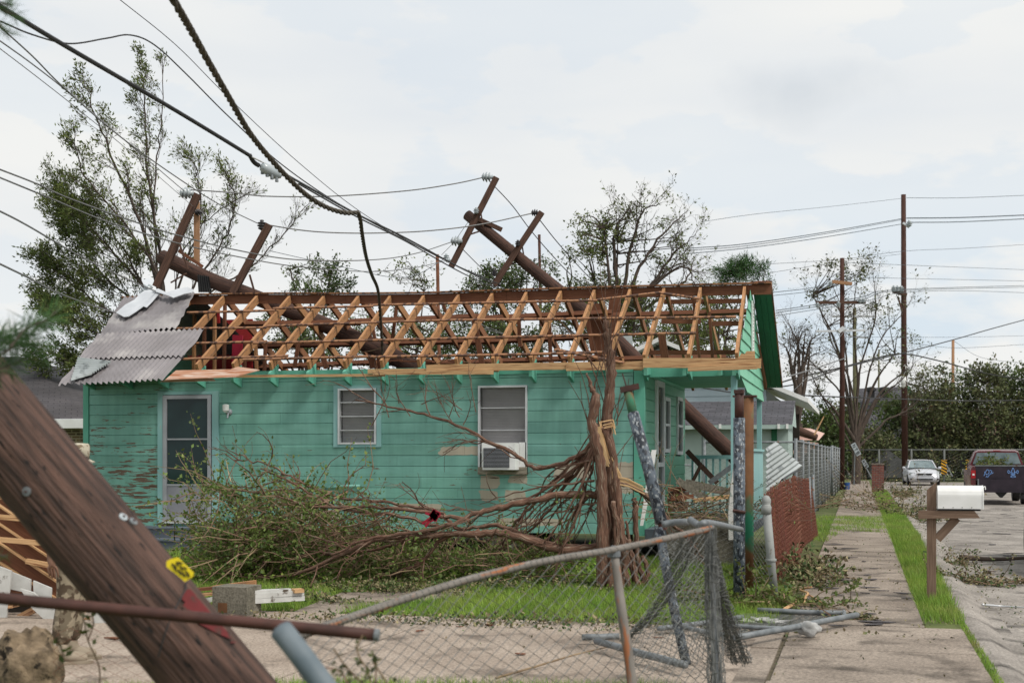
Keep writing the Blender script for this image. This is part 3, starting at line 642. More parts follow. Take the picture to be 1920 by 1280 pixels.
# far slope sheets left at that end
P=[]; q=[V((PY(222,556,RY).x,RY,RZ+.22)),V((PY(372,548,RY).x,RY,RZ+.21)),V((-11.0,FY,FZ+.05)),V((-13.1,FY,FZ+.05))]
for i in range(9):
    r=[]
    for j in range(220):
        p=q[0].lerp(q[1],j/219).lerp(q[3].lerp(q[2],j/219),i/8); r.append(p+far_n*.015*math.sin(2*math.pi*p.x/.088))
    P.append(r)
MB().grid(P).build('roof_sheet',M['corr'],house,smooth=True)
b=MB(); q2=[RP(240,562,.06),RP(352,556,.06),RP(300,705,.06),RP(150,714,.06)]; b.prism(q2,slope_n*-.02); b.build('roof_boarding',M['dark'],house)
# end gable (left)
b=MB(); b.face([(XL,YW,ZT),(XL,YB,ZT),(XL,RY,RZ-.08)]); b.build('end_gable',M['gable'],house)
# storm door, windows, lamp, pipe, steps
def frame(b,x0,x1,z0,z1,w_,y0,y1):
    b.bb(x0,x0+w_,y0,y1,z0,z1); b.bb(x1-w_,x1,y0,y1,z0,z1); b.bb(x0+w_+.001,x1-w_-.001,y0,y1,z1-w_,z1); b.bb(x0+w_+.001,x1-w_-.001,y0,y1,z0,z0+w_)
dr=T('storm_door','','',tuple(HO)); dr.parent=house; dr.location=(0,0,0); dr['_w']=tuple(HO)
for k in ('label','category'): 
    if k in dr: del dr[k]
x0,x1,z0,z1=door
b=MB(); b.bb(x0,x0+.10,YW-.045,YW+.03,z0-.02,z1); b.bb(x1-.115,x1,YW-.045,YW+.03,z0-.0,z1); b.bb(x0+.101,x1-.116,YW-.045,YW+.03,z1-.05,z1); b.build('door_casing',M['aqua'],house)
xa,xb=x0+.115,x1-.13; za,zb=z0+.02,z1-.06
b=MB(); frame(b,xa,xb,za,zb,.06,YW-.06,YW-.01); zm=WF(350,823).z; zk=WF(350,907).z; b.bb(xa+.061,xb-.061,YW-.055,YW-.015,zm-.012,zm+.012); b.bb(xa+.061,xb-.061,YW-.055,YW-.015,zk-.03,zk+.0); b.bb(xa-.02,xa-.001,YW-.05,YW-.0,za,zb); b.build('door_frame',M['alug'],dr)
b=MB(); b.bb(xa+.061,xb-.061,YW-.045,YW-.025,za+.061,zk-.031); b.build('kick_panel',M['screen'],dr)
b=MB(); b.bb(xa+.061,xb-.061,YW-.037,YW-.032,zk+.001,zb-.061); b.build('door_glass',M['glass'],dr)
b=MB(); b.bb(xa-.01,xb+.02,YW-.085,YW-.02,za-.045,za-.002); b.build('threshold',M['alu'],dr)
b=MB(); b.box(WF(404,918)-V((.02,.07,0)),(.03,.03,.05)); b.build('door_handle',M['alu'],dr)
def window(rc,trim,nm):
    x0,x1,z0,z1=rc
    w=bpy.data.objects.new('window',None); scene.collection.objects.link(w); w.parent=house; w['_w']=tuple(HO)
    if trim:
        b=MB(); frame(b,x0,x1,z0,z1,trim,YW-.04,YW+.02); b.build('window_casing',M['aqua'],w); x0+=trim+.003;x1-=trim+.003;z0+=trim*.6;z1-=trim*.6
    b=MB(); frame(b,x0,x1,z0,z1,.03,YW-.055,YW+.03)
    zm=(z0+z1)/2
    for k in (range(1,4)): 
        zz=z0+(z1-z0)*k/4
        b.bb(x0+.031,x1-.031,YW-.03,YW-.01,zz-.006,zz+.006)
    b.build('window_frame',M['alu'],w)
    b=MB(); z=z0+.04
    while z<z1-.03: b.beam((x0+.04,YW+.045,z),(x1-.04,YW+.045,z),.028,.002,up=(0,.75,.6)); z+=.0235
    b.build('blind',mat('grey_blind_'+nm,(.34,.33,.34),(.40,.39,.40),3,.5),w)
    return w
window(w1,.075,'a'); window((w2[0],w2[1],WF(940,889).z,w2[3]),0,'b')
b=MB(); b.bb(w2[0]-.0,w2[1],YW-.07,YW-.005,WF(940,889).z-.0,WF(940,875).z); b.build('weathered_sill',mat('weathered_sill_wood',(.16,.14,.11),(.33,.29,.23),9,.9,(1,1,6)),house)
lamp=bpy.data.objects.new('wall_lamp',None); scene.collection.objects.link(lamp); lamp.parent=house; lamp['_w']=tuple(HO)
c=WF(431,770)-V((0,.07,0)); MB().lathe(c+V((0,.06,-.02)),[(.001,0),(.055,.005),(.055,.03),(.02,.05)],12,axis=(0,-1,0)).build('lamp_base',M['alug'],lamp,smooth=False)
MB().lathe(c+V((-.01,-.05,.0)),[(.025,-.03),(.05,0),(.055,.09),(.03,.1)],12).build('lamp_shade',M['white'],lamp); MB().tube([c+V((.01,0,-.03)),c+V((.01,-.03,-.12))],.014,8).build('lamp_arm',M['alug'],lamp)
b=MB(); b.tube([WF(612,915)-V((0,.07,0)),WF(650,911)-V((0,.07,0)),WF(678,911)-V((0,.07,0))],.028,8); b.build('painted_pipe',M['teal'],house,smooth=True)
for k in range(3):
    zt=WF(340,[986,1006,1027][k]).z; x0,x1=WF(279,1000).x,WF(455,1000).x; y0=YW-.30*(k+1)
    b=MB(); b.bb(x0,x1,y0-.02,YW-.30*k-.03,zt-.03,zt); b.bb(x0+.02,x1-.02,y0+.02,y0+.04,max(zt-.2,-.02),zt-.031); b.build('step',M['stepg'],house)
# side wall openings
def side_rect(px0,px1,pt,pb):
    ys=sorted((PX(px0,800,XR).y,PX(px1,800,XR).y)); pm=(px0+px1)/2; return ys[0],ys[1],PX(pm,pb,XR).z,PX(pm,pt,XR).z
for (r_,nm) in ((side_rect(1242,1252,745,848),'c'),(side_rect(1266,1276,745,852),'d')):
    w=bpy.data.objects.new('window',None); scene.collection.objects.link(w); w.parent=house; w['_w']=tuple(HO)
    y0,y1,z0,z1=r_
    b=MB()
    for (a,c_,e,f) in ((y0,y0+.06,z0,z1),(y1-.06,y1,z0,z1),(y0+.06,y1-.06,z1-.06,z1),(y0+.06,y1-.06,z0,z0+.06),(y0+.06,y1-.06,(z0+z1)/2-.02,(z0+z1)/2+.02)): b.bb(XR,XR+.05,a,c_,e,f)
    b.build('window_frame',M['white'],w); b=MB(); b.bb(XR+.005,XR+.02,y0+.06,y1-.06,z0+.06,z1-.06); b.build('pane',M['glass'],w)
y0,y1,z0,z1=side_rect(1226,1240,715,1000); z0=.44
b=MB()
for (a,c_,e,f) in ((y0,y0+.09,z0,z1),(y1-.09,y1,z0,z1),(y0+.09,y1-.09,z1-.09,z1),(y0+.09,y1-.09,z0,z0+.25),(y0+.09,y1-.09,1.35,1.42)): b.bb(XR,XR+.06,a,c_,e,f)
b.build('side_door_frame',M['white'],house); b=MB(); b.bb(XR+.01,XR+.03,y0+.09,y1-.09,z0+.25,z1-.09); b.build('side_door_glass',M['glass'],house)
# air conditioner (sits in the window)
ac=T('air_conditioner','white window air conditioner under the larger blinded window','air conditioner',tuple(WF(945,882)-V((0,.12,0))))
x0,x1,z0,z1=WF(908,1).x,WF(980,1).x,WF(945,880).z,WF(945,829).z
b=MB(); b.bb(x0+.06,x1-.04,YW-.30,YW+.1,z0,z1-.01); b.build('case',M['white'],ac)
gx0,gx1,gz0,gz1=WF(917,1).x,WF(965,1).x,WF(945,876).z,WF(945,840).z
b=MB(); b.bb(gx0,gx1,YW-.306,YW-.302,gz0,gz1); b.build('grille_recess',M['black'],ac)
b=MB(); z=gz0+.01
while z<gz1: b.bb(gx0,gx1,YW-.318,YW-.309,z,z+.006); z+=.02
b.build('grille',M['alug'],ac)
b=MB(); b.bb(WF(905,1).x,x0+.058,YW-.055,YW-.035,z0,z1); b.build('side_panel',M['white'],ac); b=MB(); b.bb(x1-.038,WF(988,1).x,YW-.055,YW-.035,z0,z1); b.build('side_panel',M['white'],ac)
# ---------------------------------------------------------------- trees
class Tr:
    def __init__(s): s.w=MB(); s.P=[]; s.D=[]
    def twig_leaves(s,pts,n,off=.03):
        if n<=0: return
        for _ in range(n):
            i=random.randrange(1,len(pts)); t=random.random(); a=pts[i-1].lerp(pts[i],t); s.P.append(tuple(a+V((random.gauss(0,off),random.gauss(0,off),random.gauss(0,off))))); s.D.append(tuple((pts[i]-pts[i-1]).normalized()))
    def grow(s,p,d,L,r,l,mx,o):
        n=5 if l<mx else 3; pts=[V(p)]; d=V(d).normalized(); j=o.get('jit',.18); wv=o.get('wind',V((0,0,0)))
        for k in range(n):
            d=(d+V((random.gauss(0,j),random.gauss(0,j),random.gauss(0,j)))+wv*(.3/n)*(k+1)).normalized(); pts.append(pts[-1]+d*L/n)
        rr=[max(r*(1-.6*k/n),.0025) for k in range(n+1)]
        s.w.tube(pts,rr,4 if l<mx else 3,cap=False)
        if l>=mx: s.twig_leaves(pts,int(o['leaves']*random.uniform(.4,1.5)),o.get('off',.04)); return
        if l==mx-1: s.twig_leaves(pts,int(o['leaves']*.4),o.get('off',.04))
        nc=o['nc'][min(l,len(o['nc'])-1)]
        for c in range(nc):
            t=.25+.75*(c+random.random())/nc; x=t*n; i=min(int(x),n-1); q=pts[i].lerp(pts[i+1],x-i); dd=(pts[i+1]-pts[i]).normalized()
            ax=dd.cross(V((random.gauss(0,1),random.gauss(0,1),random.gauss(0,1)))).normalized(); nd=Matrix.Rotation(R(random.uniform(*o.get('ang',(20,50)))),3,ax)@dd
            s.grow(q,nd,L*o.get('ratio',.55)*(1.15-.5*t)*random.uniform(.7,1.3),r*.5*(1.1-.5*t),l+1,mx,o)
    def limb(s,pts,r0,r1,nch,L,mx,o,start=.2,n=7,l=1):
        c=smooth(pts,6); m=len(c); jr=o.get('kink',.02)
        c=[c[0]]+[p+V((random.gauss(0,jr),random.gauss(0,jr),random.gauss(0,jr))) for p in c[1:-1]]+[c[-1]]
        s.w.tube(c,[r0+(r1-r0)*(k/(m-1))**.8 for k in range(m)],n,cap=False)
        for k in range(nch):
            t=start+(1-start)*(k+random.random())/nch; x=t*(m-1); i=min(int(x),m-2); q=c[i].lerp(c[i+1],x-i); dd=(c[i+1]-c[i]).normalized()
            ax=dd.cross(V((random.gauss(0,1),random.gauss(0,1),random.gauss(0,1)))).normalized(); nd=Matrix.Rotation(R(random.uniform(*o.get('ang',(20,50)))),3,ax)@dd
            rr=r0+(r1-r0)*t; s.grow(q,nd,L*random.uniform(.6,1.3)*(1.1-.5*t),max(rr*.42,.006),l,mx,o)
        return c
    def finish(s,name,label,base,bark,leafm,lsize,asp=.45,cat='tree',group=None,spread=.8,lm2=None):
        t=T(name,label,cat,tuple(base),group)
        s.w.build('trunk',bark,t,smooth=True)
        if s.P:
            P=np.array(s.P); D=np.array(s.D)
            quads_np('crown',leaf_verts(P,lsize,asp,D,spread),4,leafm,t)
        return t
def base_at(px,d): p=PD(px,HY+CH*F/d,d); return V((p.x,p.y,-.02))
# big wind-torn tree behind the left end of the house
t=Tr(); d=30; B=base_at(330,d); W=lambda px,py,dd=0: PD(px,py,d+dd)
o=dict(leaves=7,nc=[0,6,4],ratio=.6,ang=(12,40),wind=V((-.5,0,.55)),jit=.13,off=.05)
fork=W(318,640); t.w.tube(smooth([B,W(325,760),fork],5),[.17]*6+[.14]*5,8,cap=False)
L_=[([(318,640),(280,470),(225,330),(185,230),(158,150)],.12,22),([(318,640),(300,480),(275,300),(272,200),(262,115)],.12,22),
 ([(318,640),(300,520),(235,420),(160,330),(140,260)],.09,22),([(318,640),(295,500),(290,350),(300,240),(305,120)],.08,16),
 ([(318,640),(340,520),(375,420),(370,330),(362,300)],.08,20),([(318,640),(360,540),(420,450),(440,380),(420,320)],.08,20),
 ([(318,640),(380,560),(470,500),(540,430),(575,385)],.07,15),([(318,640),(270,540),(190,450),(150,400),(135,385)],.10,26),
 ([(318,660),(260,580),(180,500),(150,440),(130,420)],.09,28),([(318,680),(250,610),(170,560),(120,520),(100,500)],.09,28),([(318,700),(240,650),(170,620),(130,590),(110,580)],.08,26),
 ([(318,720),(250,700),(190,690),(140,680),(115,690)],.07,20),([(318,650),(330,540),(345,470),(400,400),(470,360)],.06,14),([(318,640),(260,520),(200,420),(150,370),(110,340)],.06,18)]
for k,(pl,r,nc) in enumerate(L_):
    dz=random.uniform(-1.6,1.8); pts=[W(px,py,dz*i/4) for i,(px,py) in enumerate(pl)]
    o2=dict(o)
    if k in (6,12): o2['leaves']=1; o2['wind']=V((.15,0,.6))
    elif k in (3,4,5): o2['leaves']=2.2
    elif k in (0,1,2,13): o2['leaves']=3.6
    if k>=7 and k!=12 and k!=13: o2['leaves']=10; o2['wind']=V((-.4,0,.5))
    t.limb(pts,r*.45,.008,nc,.95 if k>=7 else .72,3,o2,start=.22)
t.finish('wind_torn_tree','tall wind-torn tree leaning left behind the metal-roofed end of the green house',B,M['bark'],M['leafy'],.085,.34,spread=.6)
def crown_tree(name,label,px,d,ells,nclump,per,ls,cr,lm,tr=.16,fork=.35,bark='bark',depth=.8,twigs=3,group=None,asp=.5,extra=None,lean=0):
    t=Tr(); B=base_at(px,d); s_=F/d
    tot=sum(e[2]*e[3]*(e[4] if len(e)>4 else 1) for e in ells)
    top=min(e[1] for e in ells); F_=B+V((0,0,1))*((HY-top)/s_+CH)*fork
    t.w.tube(smooth([B,(B+F_)/2+V((random.uniform(-.1,.1),0,0)),F_],4),[tr*1.15]*4+[tr]*5,7,cap=False)
    cl=[]
    for e in ells:
        for k in range(max(1,int(nclump*e[2]*e[3]*(e[4] if len(e)>4 else 1)/tot))):
            while 1:
                a,b_,c=[random.uniform(-1,1) for _ in range(3)]
                if .15<a*a+b_*b_+c*c<1: break
            cl.append(PD(e[0]+a*e[2],e[1]+b_*e[3],d+c*e[2]/s_*depth))
    nl=max(4,nclump//9); ls_=[]
    sd_=random.sample(cl,min(nl,len(cl)))
    for q in sd_:
        mid=F_.lerp(q,.5)+V((random.gauss(0,.15),random.gauss(0,.15),.12*(q-F_).length)); c=smooth([F_,mid,q],5); m=len(c)
        t.w.tube(c,[tr*.55*(1-.85*k/(m-1)) for k in range(m)],5,cap=False); ls_.append(c)
    for q in cl:
        best=min((p for c in ls_ for p in c[3:]),key=lambda p:(p-q).length+ (0 if p.z<q.z else .6)); 
        c=smooth([best,best.lerp(q,.5)+V((random.gauss(0,.1),random.gauss(0,.1),random.gauss(0,.1))),q],3); m=len(c)
        t.w.tube(c,[max(tr*.16*(1-.7*k/(m-1)),.006) for k in range(m)],3,cap=False)
        for k in range(twigs):
            dv=V((random.gauss(0,1),random.gauss(0,1),random.gauss(.3,1))).normalized()*cr*random.uniform(.8,1.7)
            t.w.tube([q,q+dv*.5+V((random.gauss(0,.05),0,random.gauss(0,.05))),q+dv],[.012,.008,.004],3,cap=False)
            n=int(per/twigs*random.uniform(.3,1.7)); t.twig_leaves([q,q+dv*.5,q+dv],n,cr*.28)
    if extra: extra(t)
    return t.finish(name,label,B,M[bark],M[lm],ls,asp,group=group)
crown_tree('round_tree','small dark green tree with a rounded top behind the broken pole',585,45,[(590,525,72,38),(600,620,120,60,.9)],120,60,.11,.30,'leafd')
crown_tree('sparse_tree','thin half-bare tree beside the short brown post behind the roof',760,42,[(760,520,55,40),(720,630,90,60,.9),(800,640,80,50,1.0)],80,26,.10,.35,'leafy',tr=.1)
crown_tree('bushy_tree','dense dark tree behind the right broken pole and bare rafters',930,40,[(930,545,65,52),(1000,500,50,30,.6),(900,630,140,58,1.1),(690,660,90,35,.4)],170,70,.10,.30,'leafd')
def bare(lst,dd,o,r0=.07,nch=12,L=1.0):
    def f(t):
        for pl in lst:
            dz=random.uniform(-1,1); t.limb([PD(px,py,dd+dz*i/3) for i,(px,py) in enumerate(pl)],r0,.008,nch,L,3,o,start=.3,n=5)
    return f
ob=dict(leaves=1.2,nc=[0,4,4],ratio=.55,ang=(20,55),jit=.22,off=.03,wind=V((0,0,.2)))
crown_tree('storm_damaged_tree','large half-stripped tree above the roof ridge, leafy left and bare right',1165,38,[(1105,450,62,52),(1160,410,45,22,.6),(1230,470,60,70,.25),(1120,580,110,70,1.1),(1230,620,110,70,1.0)],240,55,.085,.30,'leafy',tr=.2,
  extra=bare([[(1165,600),(1200,500),(1250,430),(1290,395)],[(1165,600),(1230,520),(1270,470),(1305,440)],[(1165,600),(1180,480),(1205,400),(1240,380)],[(1165,580),(1150,470),(1160,420),(1180,390)],[(1165,600),(1240,560),(1290,520),(1300,480)],[(1165,600),(1220,540),(1285,500),(1310,560)]],38,ob,.08,13,1.1))
crown_tree('yellowing_tree','yellow-green tree seen through the last rafters by the gable',1345,36,[(1340,590,60,60),(1290,640,60,50,.7),(1380,640,60,50,.8)],70,55,.085,.28,'leafy')
crown_tree('pine_tree','dark pine crown standing above the right end of the ridge',1392,62,[(1392,505,46,20),(1360,520,25,12),(1440,536,12,9,.6)],40,130,.22,.42,'leafp',asp=.12,tr=.14)
crown_tree('bare_tree','nearly leafless dark tree just right of the green soffit',1497,60,[(1500,640,25,30,.3)],5,4,.1,.3,'leafy',tr=.2,fork=.45,extra=bare([[(1497,745),(1498,680),(1495,640),(1470,590)],[(1497,720),(1510,680),(1520,640),(1545,620)],[(1497,740),(1485,700),(1478,660),(1460,640)]],60,dict(ob,leaves=.4),.13,12,1.6))
vz_=[[(1604,840),(1600,740),(1560,640),(1535,570),(1530,520)],[(1604,840),(1608,720),(1600,620),(1605,540),(1612,500)],[(1604,830),(1625,720),(1650,640),(1690,590),(1710,560)],[(1604,850),(1590,760),(1545,700),(1500,660),(1490,630)],[(1604,820),(1612,700),(1640,600),(1640,540),(1635,500)],[(1604,840),(1640,760),(1680,720),(1710,690),(1712,650)],[(1604,850),(1575,800),(1540,740),(1520,700),(1500,680)],[(1604,845),(1660,790),(1700,770),(1730,740),(1735,720)],[(1604,820),(1590,700),(1580,620),(1570,560),(1548,500)]]
crown_tree('stripped_tree','tall vase-shaped stripped tree behind the pole with two crossarms',1604,72,[(1548,505,20,22,1.3),(1615,510,42,22,1.2),(1540,560,25,40,.4),(1660,560,45,40,.3),(1690,600,25,20,.3),(1640,640,60,50,.2),(1530,720,30,30,.5),(1660,690,60,30,.3)],34,34,.16,.40,'leafb',tr=.24,fork=.2,extra=bare(vz_,72,dict(ob,leaves=1.3,off=.08),.085,17,2.0))
for k,(px,py,rx,h,dd,lb) in enumerate([(1640,845,45,46,90,'low dark bush-like tree in front of the far dark roof'),(1690,800,55,85,95,'broad tree directly behind the tall pole, left of its shaft'),(1745,775,50,100,93,'thin-topped tree just right of the tall pole'),(1800,770,55,95,96,'leafy tree behind the two striped hazard markers'),(1850,765,52,100,94,'tree behind the pickup cab with a domed top'),(1900,760,50,100,97,'tallest tree of the far row, at the photo\'s right edge'),(1955,760,50,105,95,'tree cut off by the right edge of the photo'),(1520,800,60,50,88,'low dark tree between the shed roof and the crossarm pole'),(1580,800,40,60,98,'dark tree between the crossarm pole and the far dark roof')]):
    crown_tree('far_tree',lb,px,dd,[(px,py+12,rx*1.05,h*.94),(px,862,rx*1.2,26,.9)],165,44,.26,.75,'leafd' if k%2 else 'leafb',tr=.16,fork=.22,group='trees behind the far chain-link fence',twigs=4)
# ---------------------------------------------------------------- broken crepe myrtle and its fallen crown
B=G(1162,1098); d0=14.8
mt=T('broken_tree','shattered reddish crepe myrtle in the front lawn with its crown torn down to the left','tree',tuple(B))
C=lambda px,py,dd=0: PD(px,py,d0+dd)
t=Tr()
def lumpy(pts,r0,r1,n=9,j=.12,k=.006):
    c=smooth(pts,7); m=len(c); c=[p+V((random.gauss(0,k),random.gauss(0,k),random.gauss(0,k))) for p in c]
    t.w.tube(c,[(r0+(r1-r0)*i/(m-1))*(1+random.uniform(-j,j)) for i in range(m)],n); return c
stems=[([(1128,1102),(1132,1000),(1128,880),(1112,800),(1118,740)],.085,.062,-.1),([(1150,1104),(1148,1000),(1142,880),(1138,780),(1146,700),(1140,640),(1136,600)],.10,.045,.05),
 ([(1175,1104),(1165,1020),(1158,930),(1150,850),(1130,800)],.085,.06,-.12),([(1195,1102),(1180,1040),(1165,980),(1160,900)],.07,.05,.1),([(1210,1100),(1195,1040),(1192,960),(1190,930)],.055,.05,.18),([(1140,1102),(1150,1050),(1160,1000),(1150,940)],.06,.05,-.2),([(1120,1104),(1135,1060),(1140,1000)],.05,.04,0),([(1118,745),(1108,725),(1100,700)],.06,.022,-.1),([(1200,1104),(1215,1075),(1205,1040)],.05,.04,.05),([(1180,1104),(1172,1060),(1180,1010)],.05,.045,-.22)]
for k in range(16):
    px=random.uniform(1120,1212); hh=random.uniform(940,1060); stems.append(([(px,1106),(px*.6+1160*.4+random.uniform(-4,4),(1106+hh)/2),(px*.35+1160*.65,hh)],random.uniform(.035,.06),random.uniform(.02,.035),random.uniform(-.25,.2)))
for ks,(pl,a,c_,dz) in enumerate(stems): f_=.95 if ks<2 else (.6 if ks<10 else .4); lumpy([C(px,py,dz) for px,py in pl],a*f_,c_*min(f_,.8),10,.16,.007)
for pl,a,c_ in [([(1128,800),(1090,850),(1010,878),(960,850),(840,790),(740,765),(665,750)],.05,.010),([(1130,930),(1040,928),(960,948),(900,960),(840,985),(760,1000),(690,1010),(620,1040)],.062,.016),
 ([(1130,1025),(1040,1028),(950,1000),(880,1000),(800,1005),(720,1008),(640,1040),(560,1075)],.078,.02),([(1125,820),(1080,880),(1020,930),(960,985),(940,1040)],.04,.015),([(1128,830),(1070,900),(1000,990),(930,1030)],.035,.014),([(1132,810),(1100,870),(1090,940),(1060,1020),(1030,1060)],.035,.015),
 ([(1150,900),(1200,920),(1240,960),(1290,1010),(1320,1050)],.045,.02),([(1130,830),(1060,880),(990,950),(960,1010)],.03,.012),([(1130,1030),(1020,1015),(930,985),(860,990),(820,960),(720,940),(620,930),(560,900),(500,870),(440,860)],.04,.010),
 ([(900,995),(830,1010),(780,1060),(700,1085),(640,1095)],.04,.015),([(880,975),(800,960),(700,950),(600,950),(520,930),(450,920)],.035,.010),([(830,990),(740,965),(640,955),(540,900),(490,880)],.03,.009),([(800,1000),(700,1030),(620,1040),(560,1000),(470,980)],.03,.009),([(700,1010),(600,1060),(520,1080),(430,1070)],.03,.008)]:
    dz=random.uniform(-.1,.1); dz2=random.uniform(-.3,1.6)
    pts=[C(px,py,dz+(dz2-dz)*i/len(pl)) for i,(px,py) in enumerate(pl)]; c=lumpy(pts,a*.74,c_*.8,7,.12,.009)
    of=dict(leaves=.8,nc=[0,4,3],ratio=.6,ang=(15,50),jit=.25,off=.02,wind=V((-.5,.1,-.1)))
    for k in range(int((pts[-1]-pts[0]).length*3.0)):
        i=random.randrange(int(len(c)*.3),len(c)-1); dd=(c[i+1]-c[i]).normalized(); nd=(dd+V((random.gauss(0,.5),random.gauss(0,.5),random.gauss(0,.5)))).normalized()
        t.grow(c[i],nd,random.uniform(.4,.9),.010,2,3,of)
for k in range(17):     # fan of thin broken branches between trunk and heap
    a=C(random.uniform(1105,1135),random.uniform(800,940),random.uniform(-.15,.15)); e=C(random.uniform(860,1090),random.uniform(930,1075),random.uniform(-.2,.8)); m_=a.lerp(e,.5)+V((random.gauss(0,.08),random.gauss(0,.1),random.gauss(.04,.10)))
    c=lumpy([a,m_,e],random.uniform(.008,.022),.004,5,.1,.008)
    for q in range(3): i=random.randrange(5,len(c)-1); t.grow(c[i],(c[i+1]-c[i]).normalized()+V((random.gauss(0,.6),random.gauss(0,.6),random.gauss(0,.6))),random.uniform(.2,.5),.007,3,3,dict(leaves=.4,nc=[0],jit=.25))
for k in range(12):     # small twigs over the wall between the windows
    a=C(random.uniform(690,900),random.uniform(755,800),.5); t.grow(a,V((random.gauss(-.3,.5),0,random.gauss(.7,.5))),random.uniform(.3,.7),.007,2,3,dict(leaves=1.5,nc=[0,0,4],ratio=.6,ang=(20,60),jit=.22,off=.02))
# shoots on the upright stems
for k in range(26):
    a=C(random.uniform(1100,1160),random.uniform(690,950),random.uniform(-.1,.1)); t.grow(a,V((random.gauss(0,.35),random.gauss(0,.3),1)),random.uniform(.4,.95),.008,3,3,dict(leaves=0,nc=[0],jit=.12))
for k in range(14):
    a=C(1140+random.uniform(-5,5),random.uniform(560,680),0); t.grow(C(1140,random.uniform(620,740)),V((random.gauss(0,.22),0,1)),random.uniform(.5,1.0),.007,3,3,dict(leaves=0,nc=[0],jit=.08))
t.w.build('trunk',M['barkr'],mt,smooth=True)
sp=MB()
for (pl,w_) in [([(1155,880),(1160,935),(1163,1000)],.085),([(1122,800),(1130,840),(1140,870)],.07),([(1160,890),(1150,870),(1147,850)],.04),([(1128,800),(1146,796),(1150,812)],.03),([(1150,900),(1175,905),(1205,920)],.05)]:
    c=[C(px,py,-.13) for px,py in pl]
    for j in range(5):
        o_=V((random.gauss(0,.018),random.gauss(0,.01),random.gauss(0,.03))); 
        for q in range(len(c)-1): sp.beam(c[q]+o_,c[q+1]+o_,w_*.35,.02,up=(0,1,0),w2=w_*.3 if q==0 else .01)
sp.build('split_wood',M['split'],mt)
rb=MB(); a=C(815,965,-.25)
for k in range(6):
    c=[a+V((random.gauss(0,.03),0,random.gauss(0,.03))) for _ in range(3)]+[a+V((random.uniform(-.16,.1),0,random.uniform(-.14,.06)))]
    s_=smooth(c,4)
    for q in range(len(s_)-1): rb.beam(s_[q],s_[q+1],.004,.03)
tag(rb.build('red_ribbon',M['red']),'strip of torn red ribbon caught on the fallen branches','ribbon')
# fallen foliage: twigs + leaves in a long heap
tw=MB(); LP=[]; LD=[]
heap=[(462,1020,68,55,.9),(520,1000,110,85,1.5),(640,1020,120,70,1.3),(740,1050,110,45,1.0),(850,1055,110,40,.8),(960,1060,80,38,.6),(420,910,45,42,.18),(560,930,90,45,.5),(1040,1040,60,45,.3)]
for (cx,cy,rx,ry,wt) in heap:
    for k in range(int(200*wt)):
        a=random.gauss(0,.5); b_=random.gauss(0,.5); p=C(cx+a*rx*1.15,min(cy+abs(b_)*ry*1.25-.25*ry,1108),random.uniform(.1,2.2)); 
        p.z=max(p.z,.02); dv=V((random.gauss(-.5,.7),random.gauss(0,.5),random.gauss(0,.42))).normalized(); L_=random.uniform(.25,1.1); pts=[p]
        for q in range(4):
            dv=(dv+V((random.gauss(0,.22),random.gauss(0,.22),random.gauss(0,.22)))).normalized(); np_=pts[-1]+dv*L_/4; np_.z=max(np_.z,.01); pts.append(np_)
        tw.tube(pts,[.009,.007,.006,.004,.002],3,cap=False)
        if random.random()<.85:
            for q in range(int(random.uniform(14,44))):
                i=random.randrange(1,5); z=pts[i-1].lerp(pts[i],random.random())+V((random.gauss(0,.035),random.gauss(0,.035),random.gauss(0,.035))); LP.append(tuple(z)); LD.append(tuple(dv))
for k in range(3500):   # sparse outer sprays
    pass
tw.build('fallen_twigs',M['twig'],mt)
quads_np('fallen_foliage',leaf_verts(LP,.048,.62,LD,1.1),4,M['leafh'],mt)
# low weeds growing at the steps and around the heap
def leafpile(name,label,pts,n,sz,m,cat='leaves',zs=.05,twn=0):
    P=[]
    for (x,y,rx,ry,wt) in pts:
        k=int(n*wt); X=rng.normal(x,rx,k); Y=rng.normal(y,ry,k); Z=np.abs(rng.normal(0,zs,k))*np.exp(-((X-x)/rx)**2/2); P.append(np.stack([X,Y,Z+.004],1))
    P=np.concatenate(P); return quads_np(name,leaf_verts(P,sz,.6),4,M[m],label=label,cat=cat,kind='stuff')
g=lambda px,py,rx,ry,w_: (G(px,py).x,G(px,py).y,rx,ry,w_)
leafpile('weeds','bright green low weeds growing in front of the grey steps',[g(370,1075,.5,.5,.5),g(430,1080,.4,.4,.4),g(560,1090,.6,.3,.2),g(800,1085,1.2,.3,.5),g(1020,1080,.8,.3,.4)],6000,.05,'grass','weeds',.13)
leafpile('leaf_litter','fallen leaves and twigs spread along the edge of the driveway and under the torn crown',[g(700,1106,.8,.16,.8),g(860,1100,.9,.14,.6),g(1000,1096,.8,.12,.4),g(560,1125,.4,.12,.3),g(760,1168,1.2,.06,.25),g(1080,1171,1.2,.05,.3)],2600,.04,'leafdead')
